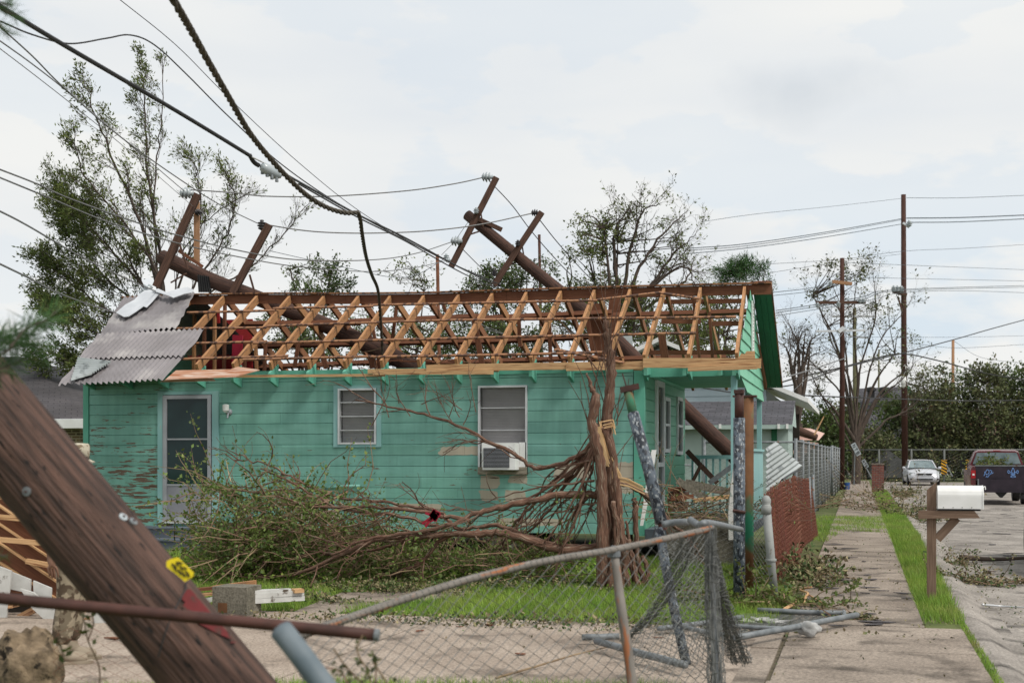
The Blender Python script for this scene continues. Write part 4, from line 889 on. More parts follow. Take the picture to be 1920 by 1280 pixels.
# ---------------------------------------------------------------- utility poles
def insul(p,ax,parent,m='porc',s=1.0):
    return MB().lathe(V(p),[(.02*s,-.10*s),(.035*s,-.09*s),(.07*s,-.07*s),(.075*s,-.055*s),(.035*s,-.05*s),(.085*s,-.02*s),(.09*s,-.005*s),(.035*s,0),(.075*s,.03*s),(.08*s,.045*s),(.03*s,.05*s),(.04*s,.09*s),(.015*s,.1*s)],14,axis=ax).build('insulator',M[m],parent,smooth=True)
def root_at(o,p): o.location=p; o['_w']=tuple(p); return o
D1=24.5
p1=T('broken_pole','snapped utility pole lying across the left half of the bare roof, two arms pointing up','utility pole',tuple(PD(640,622,23)))
c=[PD(304,482,25),PD(400,527,24.6),PD(475,556,24.2),PD(640,622,23.4),PD(800,700,22.2)]
MB().tube(smooth(c,4),.148,14).build('shaft',M['pole'],p1,smooth=True)
def arm(a,b_,d,w_,par,nm='crossarm',m='arm',d2=None): return MB().beam(PD(*a,d),PD(*b_,d2 or d),w_,w_*.85,up=FW).build(nm,M[m],par)
arm((293,538),(371,364),24.2,.135,p1); arm((436,550),(505,421),24.0,.13,p1); arm((369,378),(369,492),24.9,.10,p1,'pole_top_extension','poletan'); arm((335,470),(380,500),24.3,.06,p1,'steel_strap','rawd')
arm((335,452),(352,505),24.1,.035,p1,'brace','arm'); arm((468,515),(478,550),23.9,.035,p1,'brace','arm'); arm((320,530),(350,512),24.1,.025,p1,'brace','arm')
insul(PD(350,362,24.1),RT,p1,'porc',1.3); insul(PD(491,422,24),UP,p1,'porcd',1.0); insul(PD(372,398,24.8),RT,p1,'porcd',.8); insul(PD(274,545,24),UP+RT,p1,'porc',1.4)
p2=T('broken_pole','snapped utility pole leaning from the ground behind the porch up over the ridge','utility pole',tuple(PD(1385,852,25.5)))
c=[PD(876,403,27.5),PD(1030,530,26.6),PD(1130,612,26),PD(1290,771,25.4),PD(1400,876,24.9)]
MB().tube(smooth(c,4),[.115+.045*k/16 for k in range(17)],14).build('shaft',M['pole'],p2,smooth=True)
arm((846,500),(931,333),27,.125,p2); arm((926,535),(1016,398),26.8,.125,p2); arm((886,406),(941,431),27.2,.09,p2,'short_arm')
for a,b_ in [((901,395),(906,425)),((978,455),(983,485)),((880,440),(898,434)),((950,500),(975,488))]: arm(a,b_,26.9,.03,p2,'brace')
insul(PD(914,332,27),RT,p2,'porc',1.25); insul(PD(893,395,26.9),UP,p2,'porc',.7); insul(PD(856,452,26.9),RT,p2,'porc',1.25); insul(PD(1004,399,26.8),RT,p2,'porcd',.9); insul(PD(971,456,26.7),UP,p2,'porcd',.7); insul(PD(927,511,26.7),UP,p2,'porcd',.8)
def pole(px,top,d,rpx,label,m='polefar',basez=-.1,lean=0,extra=None,nm='utility_pole',taper=.75):
    r=rpx/2*d/F; B=PD(px,HY,d); B.z=basez; A=PD(px+lean,top,d)
    o=T(nm,label,'utility pole',tuple(B)); MB().tube([B,B.lerp(A,.5)+V((random.gauss(0,.03),0,0)),A],[r,r*(1+taper)/2,r*taper],12).build('shaft',M[m],o,smooth=True); return o
u=pole(1697,365,85,12,'tallest brown utility pole, standing behind the white sedan by the far fence',lean=-3)
def ua(o,a,b_,d,w_,m='arm',nm='crossarm'): return MB().beam(PD(*a,d),PD(*b_,d),w_,w_,up=FW).build(nm,M[m],o)
ua(u,(1674,546),(1700,553),84.5,.2); ua(u,(1683,555),(1692,584),84.5,.1,'arm','brace'); ua(u,(1693,418),(1705,426),84.5,.14,'alu','bracket')
for px,py in ((1676,541),(1683,541),(1690,542),(1705,419)): insul(PD(px,py,84.4),UP,u,'porc',2.2)
b=MB().lathe(PD(1694,712,84.4),[(.05,.3),(.16,.22),(.2,-.1),(.12,-.45),(.03,-.55)],10); b.build('lamp_globe',M['white'],u,smooth=True)
MB().tube(smooth([PD(1695,686,84.5),PD(1698,684,84.2),PD(1698,695,84.2),PD(1694,704,84.4)],4),.04,5).build('lamp_arm',M['white'],u)
u=pole(1578,484,60,11,'dark utility pole with two wooden crossarms and an aluminium bar, left of the street',lean=1)
ua(u,(1560,528),(1597,532),59.7,.15,'poletan'); ua(u,(1530,567),(1623,567),59.6,.13); ua(u,(1530,621),(1622,619),59.6,.09,'alu','metal_bar'); ua(u,(1572,622),(1582,614),59.5,.18,'alu','bracket')
for a,b_ in (((1562,570),(1577,582)),((1600,570),(1583,582))): ua(u,a,b_,59.6,.04,'arm','brace')
for px,py in ((1533,572),(1572,570),(1613,563),(1619,563),(1557,531)): insul(PD(px,py,59.5),UP,u,'porc',1.3)
u=pole(1602,578,75,9,'greenish utility pole with thin white bars, just right of the crossarm pole','polegreen')
ua(u,(1560,593),(1643,593),74.7,.10,'alu','metal_bar'); ua(u,(1592,630),(1626,633),74.7,.11,'alu','metal_bar')
u=pole(1787,637,105,7,'short light-brown pole rising above the trees on the right','poletan')
u=pole(1648,655,130,4,'thin pale distant pole behind the stripped tree','polegreen'); ua(u,(1641,674),(1655,674),130,.2,'alu')
u=pole(823,477,33,7,'short reddish post standing up behind the middle of the roof',lean=-3,m='rawd',taper=.9); insul(PD(837,482,32.9),UP,u,'porc',.9); insul(PD(841,488,32.7),RT,u,'porc',.8)
u=pole(1011,440,48,7,'thin brown pole behind the right broken pole and its crossarm')
b=MB()
q=[PD(370,515,23.6),PD(392,518,23.6),PD(397,548,23.6),PD(372,548,23.6)]; P=[[q[0].lerp(q[1],j/40).lerp(q[3].lerp(q[2],j/40),i/4)+FW*.01*math.sin(j*.9) for j in range(41)] for i in range(5)]
b.grid(P).build('roof_sheet',M['black'],house)
# ---------------------------------------------------------------- wires
def wire(pts,d0_,d1_,wpx,label,m='wirel',n=5,sm=8):
    k=len(pts); Q=[]
    inv0,inv1=1/d0_,1/d1_
    for i,(px,py) in enumerate(pts):
        t=(px-pts[0][0])/(pts[-1][0]-pts[0][0]+1e-6); d=1/(inv0+(inv1-inv0)*t); Q.append(PD(px,py,d))
    c=smooth(Q,sm); rs=[]
    for i in range(len(c)):
        t=i/(len(c)-1); rs.append(wpx/2/F*((d0_*d1_)**.5))
    b=MB().tube(c,rs,n); return b.build('power_line' if 'cable' not in label else 'cable',M[m],label=label,cat='cable' if 'cable' in label else 'power line')
sc=wire([(-30,-8),(0,12),(120,85),(300,190),(400,250),(470,293)],9,12.5,8.5,'thick black cable coming down from the top left corner to the grey splice clamp','wired',8)
wire([(-20,35),(0,40),(60,65),(130,82),(200,72),(245,66),(290,85),(350,140),(430,220),(530,310),(640,385),(760,450),(850,495),(935,532)],10,24,2.3,'wavy thin black cable looping under the thick one at the upper left','wired')
wire([(215,-8),(330,85),(430,185),(560,305),(680,400),(800,470),(930,532)],14,25,1.3,'hair-thin line running highest, from the top edge down to the ridge','wired')
wire([(-10,42),(60,105),(120,165),(230,260),(350,345),(420,388),(490,422)],12,24,2.5,'grey line from the left edge to the dark insulator on the second left arm')
wire([(-10,70),(60,120),(130,175),(230,260),(345,358)],12,24,2.2,'grey line from the left edge to the big insulator on the first left arm')
wire([(-10,84),(70,145),(150,208),(250,290),(372,396)],12,24.8,1.4,'thinnest of the three lines falling side by side from the left edge')
wire([(358,356),(430,361),(500,368),(620,368),(760,358),(850,345),(910,332)],24.2,27,2.4,'sagging line between the topmost insulators of the two broken poles')
wire([(498,421),(560,431),(620,436),(700,437),(800,433),(900,421),(1002,399)],24,26.8,2.4,'sagging line from the second left arm to the tip of the right broken pole')
wire([(-10,314),(70,345),(130,372),(250,415),(330,440),(440,468),(560,487),(700,487),(780,475),(852,452)],13,27,2.4,'upper of two parallel lines crossing the large tree and ending at the low right insulator')
wire([(-10,329),(90,370),(200,415),(330,455),(440,480),(560,500),(690,509),(770,503),(836,489)],13,32,2.2,'lower of two parallel lines crossing the large tree')
wire([(-10,391),(50,422),(150,480),(230,519),(292,546)],13,23,3.0,'grey line from the left edge ending at the bent flashing on the ridge')
wire([(-10,490),(50,519),(100,545),(160,568),(217,586)],13,22,3.2,'lowest grey line on the left, ending on the metal roof')
wire([(918,340),(960,385),(1000,438),(1060,505),(1110,548),(1180,600)],27,29,1.8,'line dropping steeply right from the topmost right insulator','wired')
wire([(1010,410),(1050,460),(1110,525),(1170,575)],26.8,30,1.8,'line dropping from the tip of the right crossarm toward the large tree','wired')
wire([(862,462),(900,500),(935,533),(980,570)],27,28,1.6,'short line falling right of the low grey insulator','wired')
wire([(893,395),(868,430),(850,455),(828,478)],27,32.8,1.0,'slack thin wire hanging between the right pole head and the reddish post','wirel')
wire([(505,470),(640,500),(760,520),(840,482)],30,33,1.2,'thin line above the ridge reaching the reddish post from the left','wireb')
for pts,a,b_,wpx,lb in [([(1315,416),(1420,401),(1560,387),(1692,372)],60,85,1.0,'faint topmost line arriving at the tallest pole from the left'),
 ([(1700,371),(1800,371),(1930,366)],85,90,1.0,'faint topmost line leaving the tallest pole to the right'),
 ([(1285,466),(1400,457),(1550,435),(1691,410)],55,85,2.0,'upper blue-grey line of the thick group left of the tallest pole'),
 ([(1280,470),(1400,461),(1550,438),(1691,412)],55,85,1.4,'middle blue-grey line of the thick group left of the tallest pole'),
 ([(1285,476),(1400,465),(1550,444),(1691,420)],55,85,1.8,'lower blue-grey line of the thick group left of the tallest pole'),
 ([(1700,409),(1800,408),(1930,403)],85,90,2.2,'upper blue-grey line of the pair leaving the tallest pole to the right'),
 ([(1706,417),(1800,416),(1930,410)],85,90,1.8,'lower blue-grey line of the pair leaving the tallest pole to the right'),
 ([(1440,495),(1580,486),(1692,471),(1800,466),(1930,458)],75,95,1.0,'faint line crossing both tall poles below the thick group'),
 ([(1440,512),(1580,490),(1692,476)],75,90,.9,'fainter line just below it between the two tall poles'),
 ([(1583,492),(1700,497),(1930,506)],70,95,1.0,'faint line sagging right from the top of the crossarm pole'),
 ([(1620,520),(1700,522),(1930,527)],80,95,1.0,'faint level line below the crossarm pole top'),
 ([(1450,548),(1520,540),(1560,530)],50,60,1.7,'upper of two lines reaching the small tan arm from the left'),
 ([(1450,554),(1520,546),(1562,534)],50,60,1.5,'lower of two lines reaching the small tan arm from the left'),
 ([(1455,582),(1530,571),(1620,556),(1682,543),(1930,535)],60,95,1.6,'upper line of the bundle passing the wooden bracket on the tallest pole'),
 ([(1455,586),(1530,575),(1620,560),(1688,545),(1930,538)],60,95,1.5,'middle line of the bundle passing the wooden bracket on the tallest pole'),
 ([(1455,592),(1620,565),(1690,549),(1800,545),(1930,549)],60,95,1.2,'lower line of the bundle passing the wooden bracket on the tallest pole'),
 ([(1480,650),(1570,637),(1600,632),(1800,632),(1930,629)],60,95,.9,'faint level line across the stripped tree'),
 ([(1700,642),(1730,646),(1800,652),(1930,645)],85,95,.9,'faint line passing behind the short light-brown pole'),
 ([(1790,640),(1840,670),(1930,682)],105,100,.8,'faint line falling right from the short light-brown pole')]:
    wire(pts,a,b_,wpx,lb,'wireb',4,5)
wire([(1440,728),(1500,718),(1580,690),(1692,662),(1787,637),(1860,616),(1930,597)],60,90,2.1,'black cable rising to the right over the short light-brown pole','wired')
wire([(1400,742),(1480,712),(1580,688),(1640,672),(1692,663),(1760,676),(1850,700),(1930,713)],60,90,2.6,'twisted black cable dipping from the tallest pole down to the right edge','wired')
wire([(1440,738),(1580,744),(1700,748),(1800,751),(1930,750)],50,80,2.2,'level black cable crossing low in front of the far trees','wired')
wire([(1480,705),(1530,690),(1585,671)],50,60,2.4,'pale cable slanting up to the crossarm pole')
wire([(1600,600),(1560,650),(1520,700),(1485,735)],60,55,1.0,'thin pale guy wire slanting left of the crossarm pole')
wire([(1310,725),(1345,731),(1380,735),(1430,728),(1480,734)],28,38,2.6,'twisted service cable sagging under the porch ceiling','wired')
for k,(x0,y0,x1,y1) in enumerate([(880,600,1160,690),(930,560,1180,660),(760,560,1000,640),(1180,575,1370,650),(560,560,780,600)]):
    wire([(x0,y0),((x0+x1)/2,(y0+y1)/2+8),(x1,y1)],28,30,1.5,['slack line seen through the middle rafters, nearest the right broken pole','slack line seen through the rafters just above it','slack line seen through the rafters under the reddish post','slack line seen through the last rafters before the gable','slack line seen through the rafters over the left broken pole'][k])
# splice clamp hanging on the thick cable
s_=T('splice_clamp','grey cast splice clamp joining the thick black cable high above the roof','clamp',tuple(PD(506,320,12.7)))
ax=(PD(540,336,12.9)-PD(478,302,12.6)).normalized()
MB().lathe(PD(507,321,12.7),[(.02,-.12),(.045,-.10),(.055,-.05),(.05,.0),(.058,.05),(.045,.09),(.018,.13)],12,axis=ax).build('clamp_body',M['porc'],s_,smooth=True)
b=MB()
for k in range(4): q=PD(492+k*9,318+k*4.9,12.66); b.lathe(q,[(.012,0),(.018,.03),(.018,.045)],6,axis=-UP)
b.build('bolt',M['metalg'],s_)
MB().tube(smooth([PD(468,291,12.5),PD(476,304,12.58),PD(486,311,12.62)],4),.022,8).build('cable_boot',M['wired'],s_,smooth=True)
MB().tube(smooth([PD(470,293,12.5),PD(490,303,12.6),PD(510,312,12.7),PD(530,322,12.8)],4),.009,6).build('strap',M['alu'],s_); MB().beam(PD(520,326,12.75),PD(530,326,12.8),.05,.03).build('connector',M['alu'],s_)
wire([(530,324),(580,352),(670,402),(760,446),(850,495),(925,533)],12.8,24,3.4,'black cable continuing from the splice clamp down to the ridge','wired')
wire([(560,345),(670,407),(760,452),(850,503),(905,530),(932,540)],14,24,2.6,'second black cable hugging the one below the splice clamp','wired')
# twisted rope-like cable
def rope(pts,ds,r,label,turns):
    Q=[PD(px,py,d) for (px,py),d in zip(pts,ds)]; c=smooth(Q,26); b=MB(); L=0
    up0=V((0,0,1)); o=[[],[],[]]
    for i,p in enumerate(c):
        tn=(c[min(i+1,len(c)-1)]-c[max(i-1,0)]).normalized(); 
        if i: L+=(p-c[i-1]).length
        sx=tn.cross(FW).normalized(); sy=tn.cross(sx)
        for k in range(3):
            a=L*turns*2*math.pi+k*2.094; o[k].append(p+(sx*math.cos(a)+sy*math.sin(a))*r*.55)
    for k in range(3): b.tube(o[k],r*.62,6)
    return b.build('cable',M['twist'],label=label,cat='cable',smooth=True)
rope([(318,-18),(325,0),(345,35),(365,70),(390,115),(430,185),(465,245),(500,290),(540,334),(575,366),(610,388),(645,399),(672,399)],[8,8.2,8.5,8.9,9.4,10.2,11,11.7,12.4,13,13.5,14,14.4],.024,'heavy twisted cable sweeping down from the top edge of the photo',3.0)
rope([(672,399),(676,415),(679,440),(686,480),(697,515),(708,542),(712,580),(716,640),(718,690)],[14.4,14.6,15,16,17.5,19,20,20.6,20.8],.022,'end of the twisted cable hanging straight down onto the ridge',3.0)
# ---------------------------------------------------------------- neighbouring houses
def shed_wall(b,p0,p1,z0,z1,th=.1): b.beam((p0[0],p0[1],(z0+z1)/2),(p1[0],p1[1],(z0+z1)/2),th,z1-z0)
nh=T('neighbour_house','pale grey-blue clapboard house behind the porch with a low white gable roof','house',tuple(PD(1300,958,36)))
M['nb']=mat('pale_blue_siding',(.36,.43,.46),(.42,.49,.52),2,.6); M['nb2']=mat('pale_green_panel',(.34,.43,.40),(.39,.48,.45),2,.6)
dd=PD(1240,857,36); Yn=dd.y; pk=PY(1240,643,Yn); rt=PY(1437,857,Yn); lf=PY(1062,857,Yn)
b=MB(); z=0
def nroof(x): return pk.z-.12-abs(x-pk.x)*.43
while z<pk.z-.2:
    zt=z+.2; xa=max(lf.x,pk.x-(pk.z-.12-zt)/.43); xb=min(rt.x,pk.x+(pk.z-.12-zt)/.43)
    if xb>xa: b.face([(xa,Yn-.03,z),(xb,Yn-.03,z),(xb,Yn-.005,zt),(xa,Yn-.005,zt)]); b.face([(xa,Yn,z),(xb,Yn,z),(xb,Yn-.03,z),(xa,Yn-.03,z)])
    z=zt
b.face([(lf.x,Yn,0),(rt.x,Yn,0),(rt.x,Yn,nroof(rt.x)),(pk.x,Yn,pk.z-.12),(lf.x,Yn,nroof(lf.x))]); b.bb(rt.x-.01,rt.x,Yn,Yn+9,0,nroof(rt.x)); b.bb(lf.x,lf.x+.01,Yn,Yn+9,0,nroof(lf.x)); b.build('wall',M['nb'],nh)
e=PY(1515,757,Yn-.5); b=MB(); el=V((2*pk.x-e.x,e.y,e.z))
for q in (e,el): b.prism([V((pk.x,Yn-.5,pk.z)),V((q.x,Yn-.5,pk.z-abs(q.x-pk.x)*.43)),V((q.x,Yn+9.5,pk.z-abs(q.x-pk.x)*.43)),V((pk.x,Yn+9.5,pk.z))],(0,0,.12))
b.build('roof',M['white'],nh)
b=MB(); b.box(((PY(1470,775,Yn+1).x),Yn+.5,2.2),(.9,.1,1.0)); b.build('window',M['dark'],nh)
an=T('shed','low shed with a dark shingle roof seen beyond the porch railing','shed',tuple(PD(1385,980,33)))
Ya=PD(1385,857,33).y; x0=PY(1200,857,Ya).x; x1=PY(1478,857,Ya).x
b=MB(); b.bb(x0,x1,Ya,Ya+2.2,0,2.35); b.build('wall',M['nb2'],an)
b=MB(); 
for x in np.arange(x0+.4,x1,1.22): b.bb(x,x+.02,Ya-.006,Ya-.001,0,2.35)
b.build('panel_seam',M['stepg'],an); b=MB(); b.bb(x1-.42,x1-.28,Ya-.03,Ya-.007,0,2.3); b.build('green_door_edge',M['soffit'],an)
b=MB(); q=[V((x0-.2,Ya-.35,2.33)),V((x1+.12,Ya-.35,2.33)),V((x1+.12,Ya+1.3,3.0)),V((x0-.2,Ya+1.3,3.0))]; i=len(b.v); b.face(q,[(0,0),(x1-x0,0),(x1-x0,1.8),(0,1.8)]); b.build('shingle_roof',M['shingb'],an)
b=MB(); b.bb(x0-.2,x1+.12,Ya-.37,Ya-.33,2.22,2.325); b.face([(x1+.1,Ya-.35,2.3),(x1+.1,Ya+1.3,2.95),(x1+.1,Ya+2.2,2.3)]); b.build('eave_board',M['nb2'],an)
b=MB()
for px in (1305,1350,1405,1460,1476): b.box(PY(px,799,Ya-.38),(.06,.04,.12))
b.build('eave_bracket',M['white'],an)
# left house: shingle roof and buff brick
lh=T('brick_house','dark-shingled buff brick house half hidden behind the leaning pole at the left edge','house',tuple(PD(40,975,30)))
Yl=PD(60,857,28).y
ridge=[PY(-260,648,Yl+4),PY(45,668,Yl+4)]; ev=[PY(-300,790,Yl-.4),PY(172,790,Yl-.4)]
zz=PY(100,785,Yl-.4).z; xr=PY(168,785,Yl-.4).x; rz=PY(45,668,Yl+4).z; rx=PY(38,668,Yl+4).x
b=MB(); b.face([(xr-9,Yl-.4,zz),(xr,Yl-.4,zz),(rx,Yl+4,rz),(rx-7,Yl+4,rz)],[(0,0),(9,0),(7,5),(0,5)]); b.face([(xr,Yl-.4,zz),(xr,Yl+8,zz),(rx,Yl+4,rz)],[(0,0),(8,0),(4,5)]); b.build('roof',M['shing'],lh)
b=MB(); b.bb(xr-9,xr+.02,Yl-.42,Yl-.38,zz-.2,zz-.005); b.bb(xr-9,xr-.05,Yl-.37,Yl,zz-.2,zz-.17); b.build('white_fascia',M['white'],lh)
b=MB(); b.face([(xr-9,Yl,-.05),(xr-.5,Yl,-.05),(xr-.5,Yl,zz-.2),(xr-9,Yl,zz-.2)],[(0,0),(8.5,0),(8.5,2.5),(0,2.5)]); b.face([(xr-.5,Yl,-.05),(xr-.5,Yl+7,-.05),(xr-.5,Yl+7,zz-.2),(xr-.5,Yl,zz-.2)],[(0,0),(7,0),(7,2.5),(0,2.5)]); b.build('brick_wall',M['brickt'],lh)
# far house behind the poles
fh=T('far_house','distant house with a steep dark roof between the two tall poles','house',tuple(PD(1640,895,104)))
Y1=PD(1640,857,104).y
b=MB(); q=[PY(1612,728,Y1+5),PY(1700,724,Y1+5),PY(1716,850,Y1-1),PY(1535,850,Y1-1)]; b.face(q,[(2,5),(6,5),(8,0),(0,0)]); b.face([PY(1700,724,Y1+5),PY(1700,724,Y1+5)+V((0,4,0)),PY(1722,760,Y1+5)+V((0,4,0)),PY(1722,760,Y1+1)],[(0,3),(4,3),(4,0),(0,0)]); b.build('roof',M['shingb'],fh)
b=MB(); a_=PY(1560,848,Y1); c_=PY(1716,848,Y1); b.bb(a_.x,c_.x,Y1,Y1+6,0,a_.z); b.build('wall',M['white'],fh)
b=MB(); b.beam(PY(1700,724,Y1+4.8),PY(1724,760,Y1+.8),.2,.25); b.build('green_rake',M['soffit'],fh)
b=MB()
for px,py in ((1633,738),(1657,738)): b.lathe(PY(px,py,Y1+3),[(.3,-.4),(.3,.2),(.45,.25),(.4,.5),(.05,.6)],8)
b.build('roof_turbine',M['black'],fh)
f2=T('brick_bungalow','low red-brown bungalow behind the far trees on the right','house',tuple(PD(1830,890,108))); Y2=PD(1830,857,108).y
b=MB(); a_=PY(1690,855,Y2); c_=PY(1990,855,Y2); b.face([PY(1680,829,Y2-.5),PY(2000,829,Y2-.5),PY(1960,775,Y2+5),PY(1720,775,Y2+5)],[(0,0),(14,0),(12,5),(1,5)]); b.build('roof',mat('red_brown_roof',(.13,.075,.06),(.17,.10,.08),1,.8),f2); b=MB(); b.bb(a_.x,c_.x,Y2,Y2+6,0,PY(1800,829,Y2).z); b.build('wall',M['white'],f2)
f3=T('collapsed_roof','pinkish collapsed roof with a dark log on it, behind the tall side fence','roof',tuple(PD(1530,880,55)))
b=MB(); q=[PD(1488,800,54),PD(1520,803,56),PD(1546,812,56),PD(1535,825,54),PD(1488,824,54)]; b.prism(q,FW*.1); q=[PD(1488,824,53),PD(1535,830,53),PD(1500,860,53),PD(1488,850,53)]; b.prism(q,FW*.1); b.build('roof_deck',mat('pink_roof',(.50,.33,.28),(.58,.40,.34),2,.8),f3)
b=MB(); b.tube([PD(1491,805,53),PD(1531,820,52.5)],[.2,.14],8); b.build('log',M['arm'],f3,smooth=True); b=MB(); b.tube([PD(1527,815,52),PD(1545,780,52)],[.04,.02],5); b.build('bare_stick',M['plank'],f3)
dm=T('dome_tank','grey rounded roof shape behind the right rafters','tank',tuple(PD(1204,640,40))); MB().lathe(PD(1204,622,40),[(.17,-.3),(.2,-.05),(.19,.08),(.12,.2),(.02,.24)],14).build('dome',M['porc'],dm,smooth=True); b=MB(); b.prism([PD(1160,670,33),PD(1158,632,33),PD(1185,625,33),PD(1187,655,33),PD(1178,672,33)],FW*.02); b.build('white_sheet',M['corr2'],dm)
# ---------------------------------------------------------------- fences
def link(b,top,bot,cell,r,n=3,wob=0.0,dens=1.0):
    """zigzag wires between a top polyline and a bottom polyline (functions of u in metres)"""
    T_,B_,L=top,bot,None
    L=sum((T_[i+1]-T_[i]).length for i in range(len(T_)-1))
    cum=[0]
    for i in range(len(T_)-1): cum.append(cum[-1]+(T_[i+1]-T_[i]).length)
    def at(P,u):
        u=max(0,min(L-1e-6,u)); i=max(k for k in range(len(cum)-1) if cum[k]<=u); t=(u-cum[i])/(cum[i+1]-cum[i]); return P[i].lerp(P[i+1],t)
    H=(T_[0]-B_[0]).length; nw=int(L/cell*dens); nr=int(H/(cell*.5)); 
    for k in range(nw+1):
        pts=[]
        for j in range(nr+1):
            u=(k+(.5 if (j+k)%2 else -.5)*1.04)*cell/dens; a=at(T_,u); c=at(B_,u); p=a.lerp(c,j/nr); s=1 if (j+k)%2 else -1
            if wob: p=p+V((math.sin(j*.7+k*.21)*wob,math.sin(j*.33+k*.4)*wob,0))
            pts.append(p)
        b.tube(pts,r,n,cap=False)
    return b
def cl_fence(name,label,P0,P1,H,cell,r,posts,pr,m='mesh',z0=0,cat='fence',rail=True,mp_='metalg',group=None):
    P0=V(P0);P1=V(P1); t=T(name,label,cat,tuple(P0.lerp(P1,.5)),group)
    link(MB(),[P0,P1],[P0,P1],cell,r) if 0 else None
    up=V((0,0,H)); b=link(MB(),[P0+up,P1+up],[P0+V((0,0,.03)),P1+V((0,0,.03))],cell,r); b.build('wire_mesh',M[m],t)
    if rail: MB().tube([P0+up*1.0,P1+up*1.0],pr*.75,7).build('top_rail',M[mp_],t,smooth=True)
    for k in range(posts+1):
        q=P0.lerp(P1,k/posts); MB().tube([q,q+up*1.03],pr,8).build('post',M[mp_],t,smooth=True)
    return t
cl_fence('chain_link_fence','tall grey chain-link fence running along the sidewalk beyond the red slats',(-1.25,26.5,-.02),(-1.05,48,-.02),1.85,.10,.0035,8,.035)
cl_fence('chain_link_fence','farther grey chain-link fence with thick posts before the crossarm pole',(-.98,48.4,-.02),(-.9,64,-.02),1.9,.13,.006,4,.05)
cl_fence('chain_link_fence','chain-link gate section crossing behind the leaning corrugated sheet',(-3.4,29.2,-.02),(-1.25,29.2,-.02),1.86,.10,.0035,2,.03)
cl_fence('chain_link_fence','chain-link fence seen behind the porch railing in front of the shed',(-7.4,28.0,-.02),(-3.5,28.0,-.02),1.35,.09,.003,3,.025)
Yf=PD(1700,857,87).y
a=PY(1588,857,Yf); c=PY(1960,857,Yf)
cl_fence('chain_link_fence','long chain-link fence closing the end of the street behind the vehicles',(a.x,Yf,-.05),(c.x,Yf,-.05),2.05,.20,.011,6,.07,mp_='mesh')
b=MB(); q=[PY(1628,895,Yf+1),PY(1628,866,Yf+1),PY(1665,843,Yf+1),PY(1700,868,Yf+1),PY(1700,895,Yf+1)]; b.prism(q,(0,3,0)); b.build('shed',mat('far_shed',(.09,.09,.09),(.12,.12,.12),2),label='small grey pointed shed behind the far fence, left of the white sedan',cat='shed')
# low chain link with red slats
sf=T('slat_fence','leaning low chain-link fence woven with rusty red slats beside the sidewalk','fence',(-.9,19.5,0))
def top_z(y): return 1.09+.10*math.sin((y-14.5)*.35)+.02*math.sin(y*5)
b=MB(); y=14.9
while y<25.2:
    x=-.93+.05*math.sin(y*.8)+(y-15)*.010; ln=-.10+.04*math.sin(y*1.7); z1=top_z(y)
    b.beam((x,y,.02),(x+ln,y+random.uniform(-.02,.02),z1+random.uniform(-.03,.03)),.006,.085,up=(0,1,0)); y+=.10
b.build('slats',M['slat'],sf)
ys=[14.8+.84*k for k in range(13)]
tp=[V((-.93+.05*math.sin(y*.8)+(y-15)*.010-.10+.04*math.sin(y*1.7)+.03,y,top_z(y)+.03)) for y in ys]; bt=[V((-.93+.05*math.sin(y*.8)+(y-15)*.010+.035,y,.02)) for y in ys]
link(MB(),tp,bt,.06,.0028,wob=.003).build('wire_mesh',M['meshrust'],sf)
MB().tube(smooth([tp[2]+V((0,0,.02)),tp[5]+V((0,0,.06)),tp[9]+V((-.02,0,.12))],5),.014,6).build('top_rail',M['black'],sf)
for k,(px,d_) in enumerate([(1520,23.2),(1527,26)]): q=PD(px,HY,d_); MB().tube([V((q.x,q.y,-.02)),V((q.x-.03,q.y,1.15))],.03,8).build('post',M['metalg'],sf,smooth=True)
q=G(1452,1124); bp=T('fence_post','grey round fence post with a ball cap at the near end of the slats','post',tuple(q)); tp_=V((q.x-.085,q.y,1.0))
M['postg']=mat('grey_post_paint',(.24,.25,.245),(.31,.32,.31),8,.6,spot=(.16,.13,.10),sscale=9,slo=.6,shi=.66)
MB().tube([q,q.lerp(tp_,.5),tp_],.046,14).build('shaft',M['postg'],bp,smooth=True); MB().lathe(tp_,[(.054,-.10),(.056,-.02),(.042,.0),(.052,.03),(.048,.06),(.03,.09),(.005,.1)],14).build('ball_cap',M['postg'],bp,smooth=True); MB().lathe(q.lerp(tp_,.42),[(.058,-.012),(.06,0),(.058,.012)],14).build('collar',M['postg'],bp)
a=G(1452,1122); c=G(1405,1110)
b=link(MB(),[V((a.x-.1,a.y,.98)),V((c.x-.1,c.y+.2,1.0)),V((c.x-.9,c.y+.1,1.0))],[V((a.x-.03,a.y,.02)),V((c.x-.1,c.y+.2,.02)),V((c.x-.9,c.y+.1,.02))],.06,.0026); b.build('wire_mesh',M['mesh'],label='short span of chain link between the painted pipe posts and the ball-capped post',cat='fence')
def paintpole(name,c1,c2,spot,sc=7):
    return mat(name,c1,c2,sc,.55,(1,1,.6),bump=.2,spot=spot,sscale=50,slo=.58,shi=.62,lo=.46,hi=.52)
M['pp']=paintpole('flaked_paint_pipe',(.022,.026,.034),(.09,.11,.135),(.28,.30,.31),22); M['rg']=mat('rust_green_pipe',(.10,.045,.02),(.17,.08,.035),6,.8,(1,1,.7),bump=.2,spot=(.02,.15,.085),sscale=1.6,slo=.55,shi=.62)
gp=T('pipe_post','flaking blue, black and white pipe post standing beside a rusty one','post',tuple(G(1386,1128)))
q=G(1386,1128); zt=PD(1386,738,13.3).z
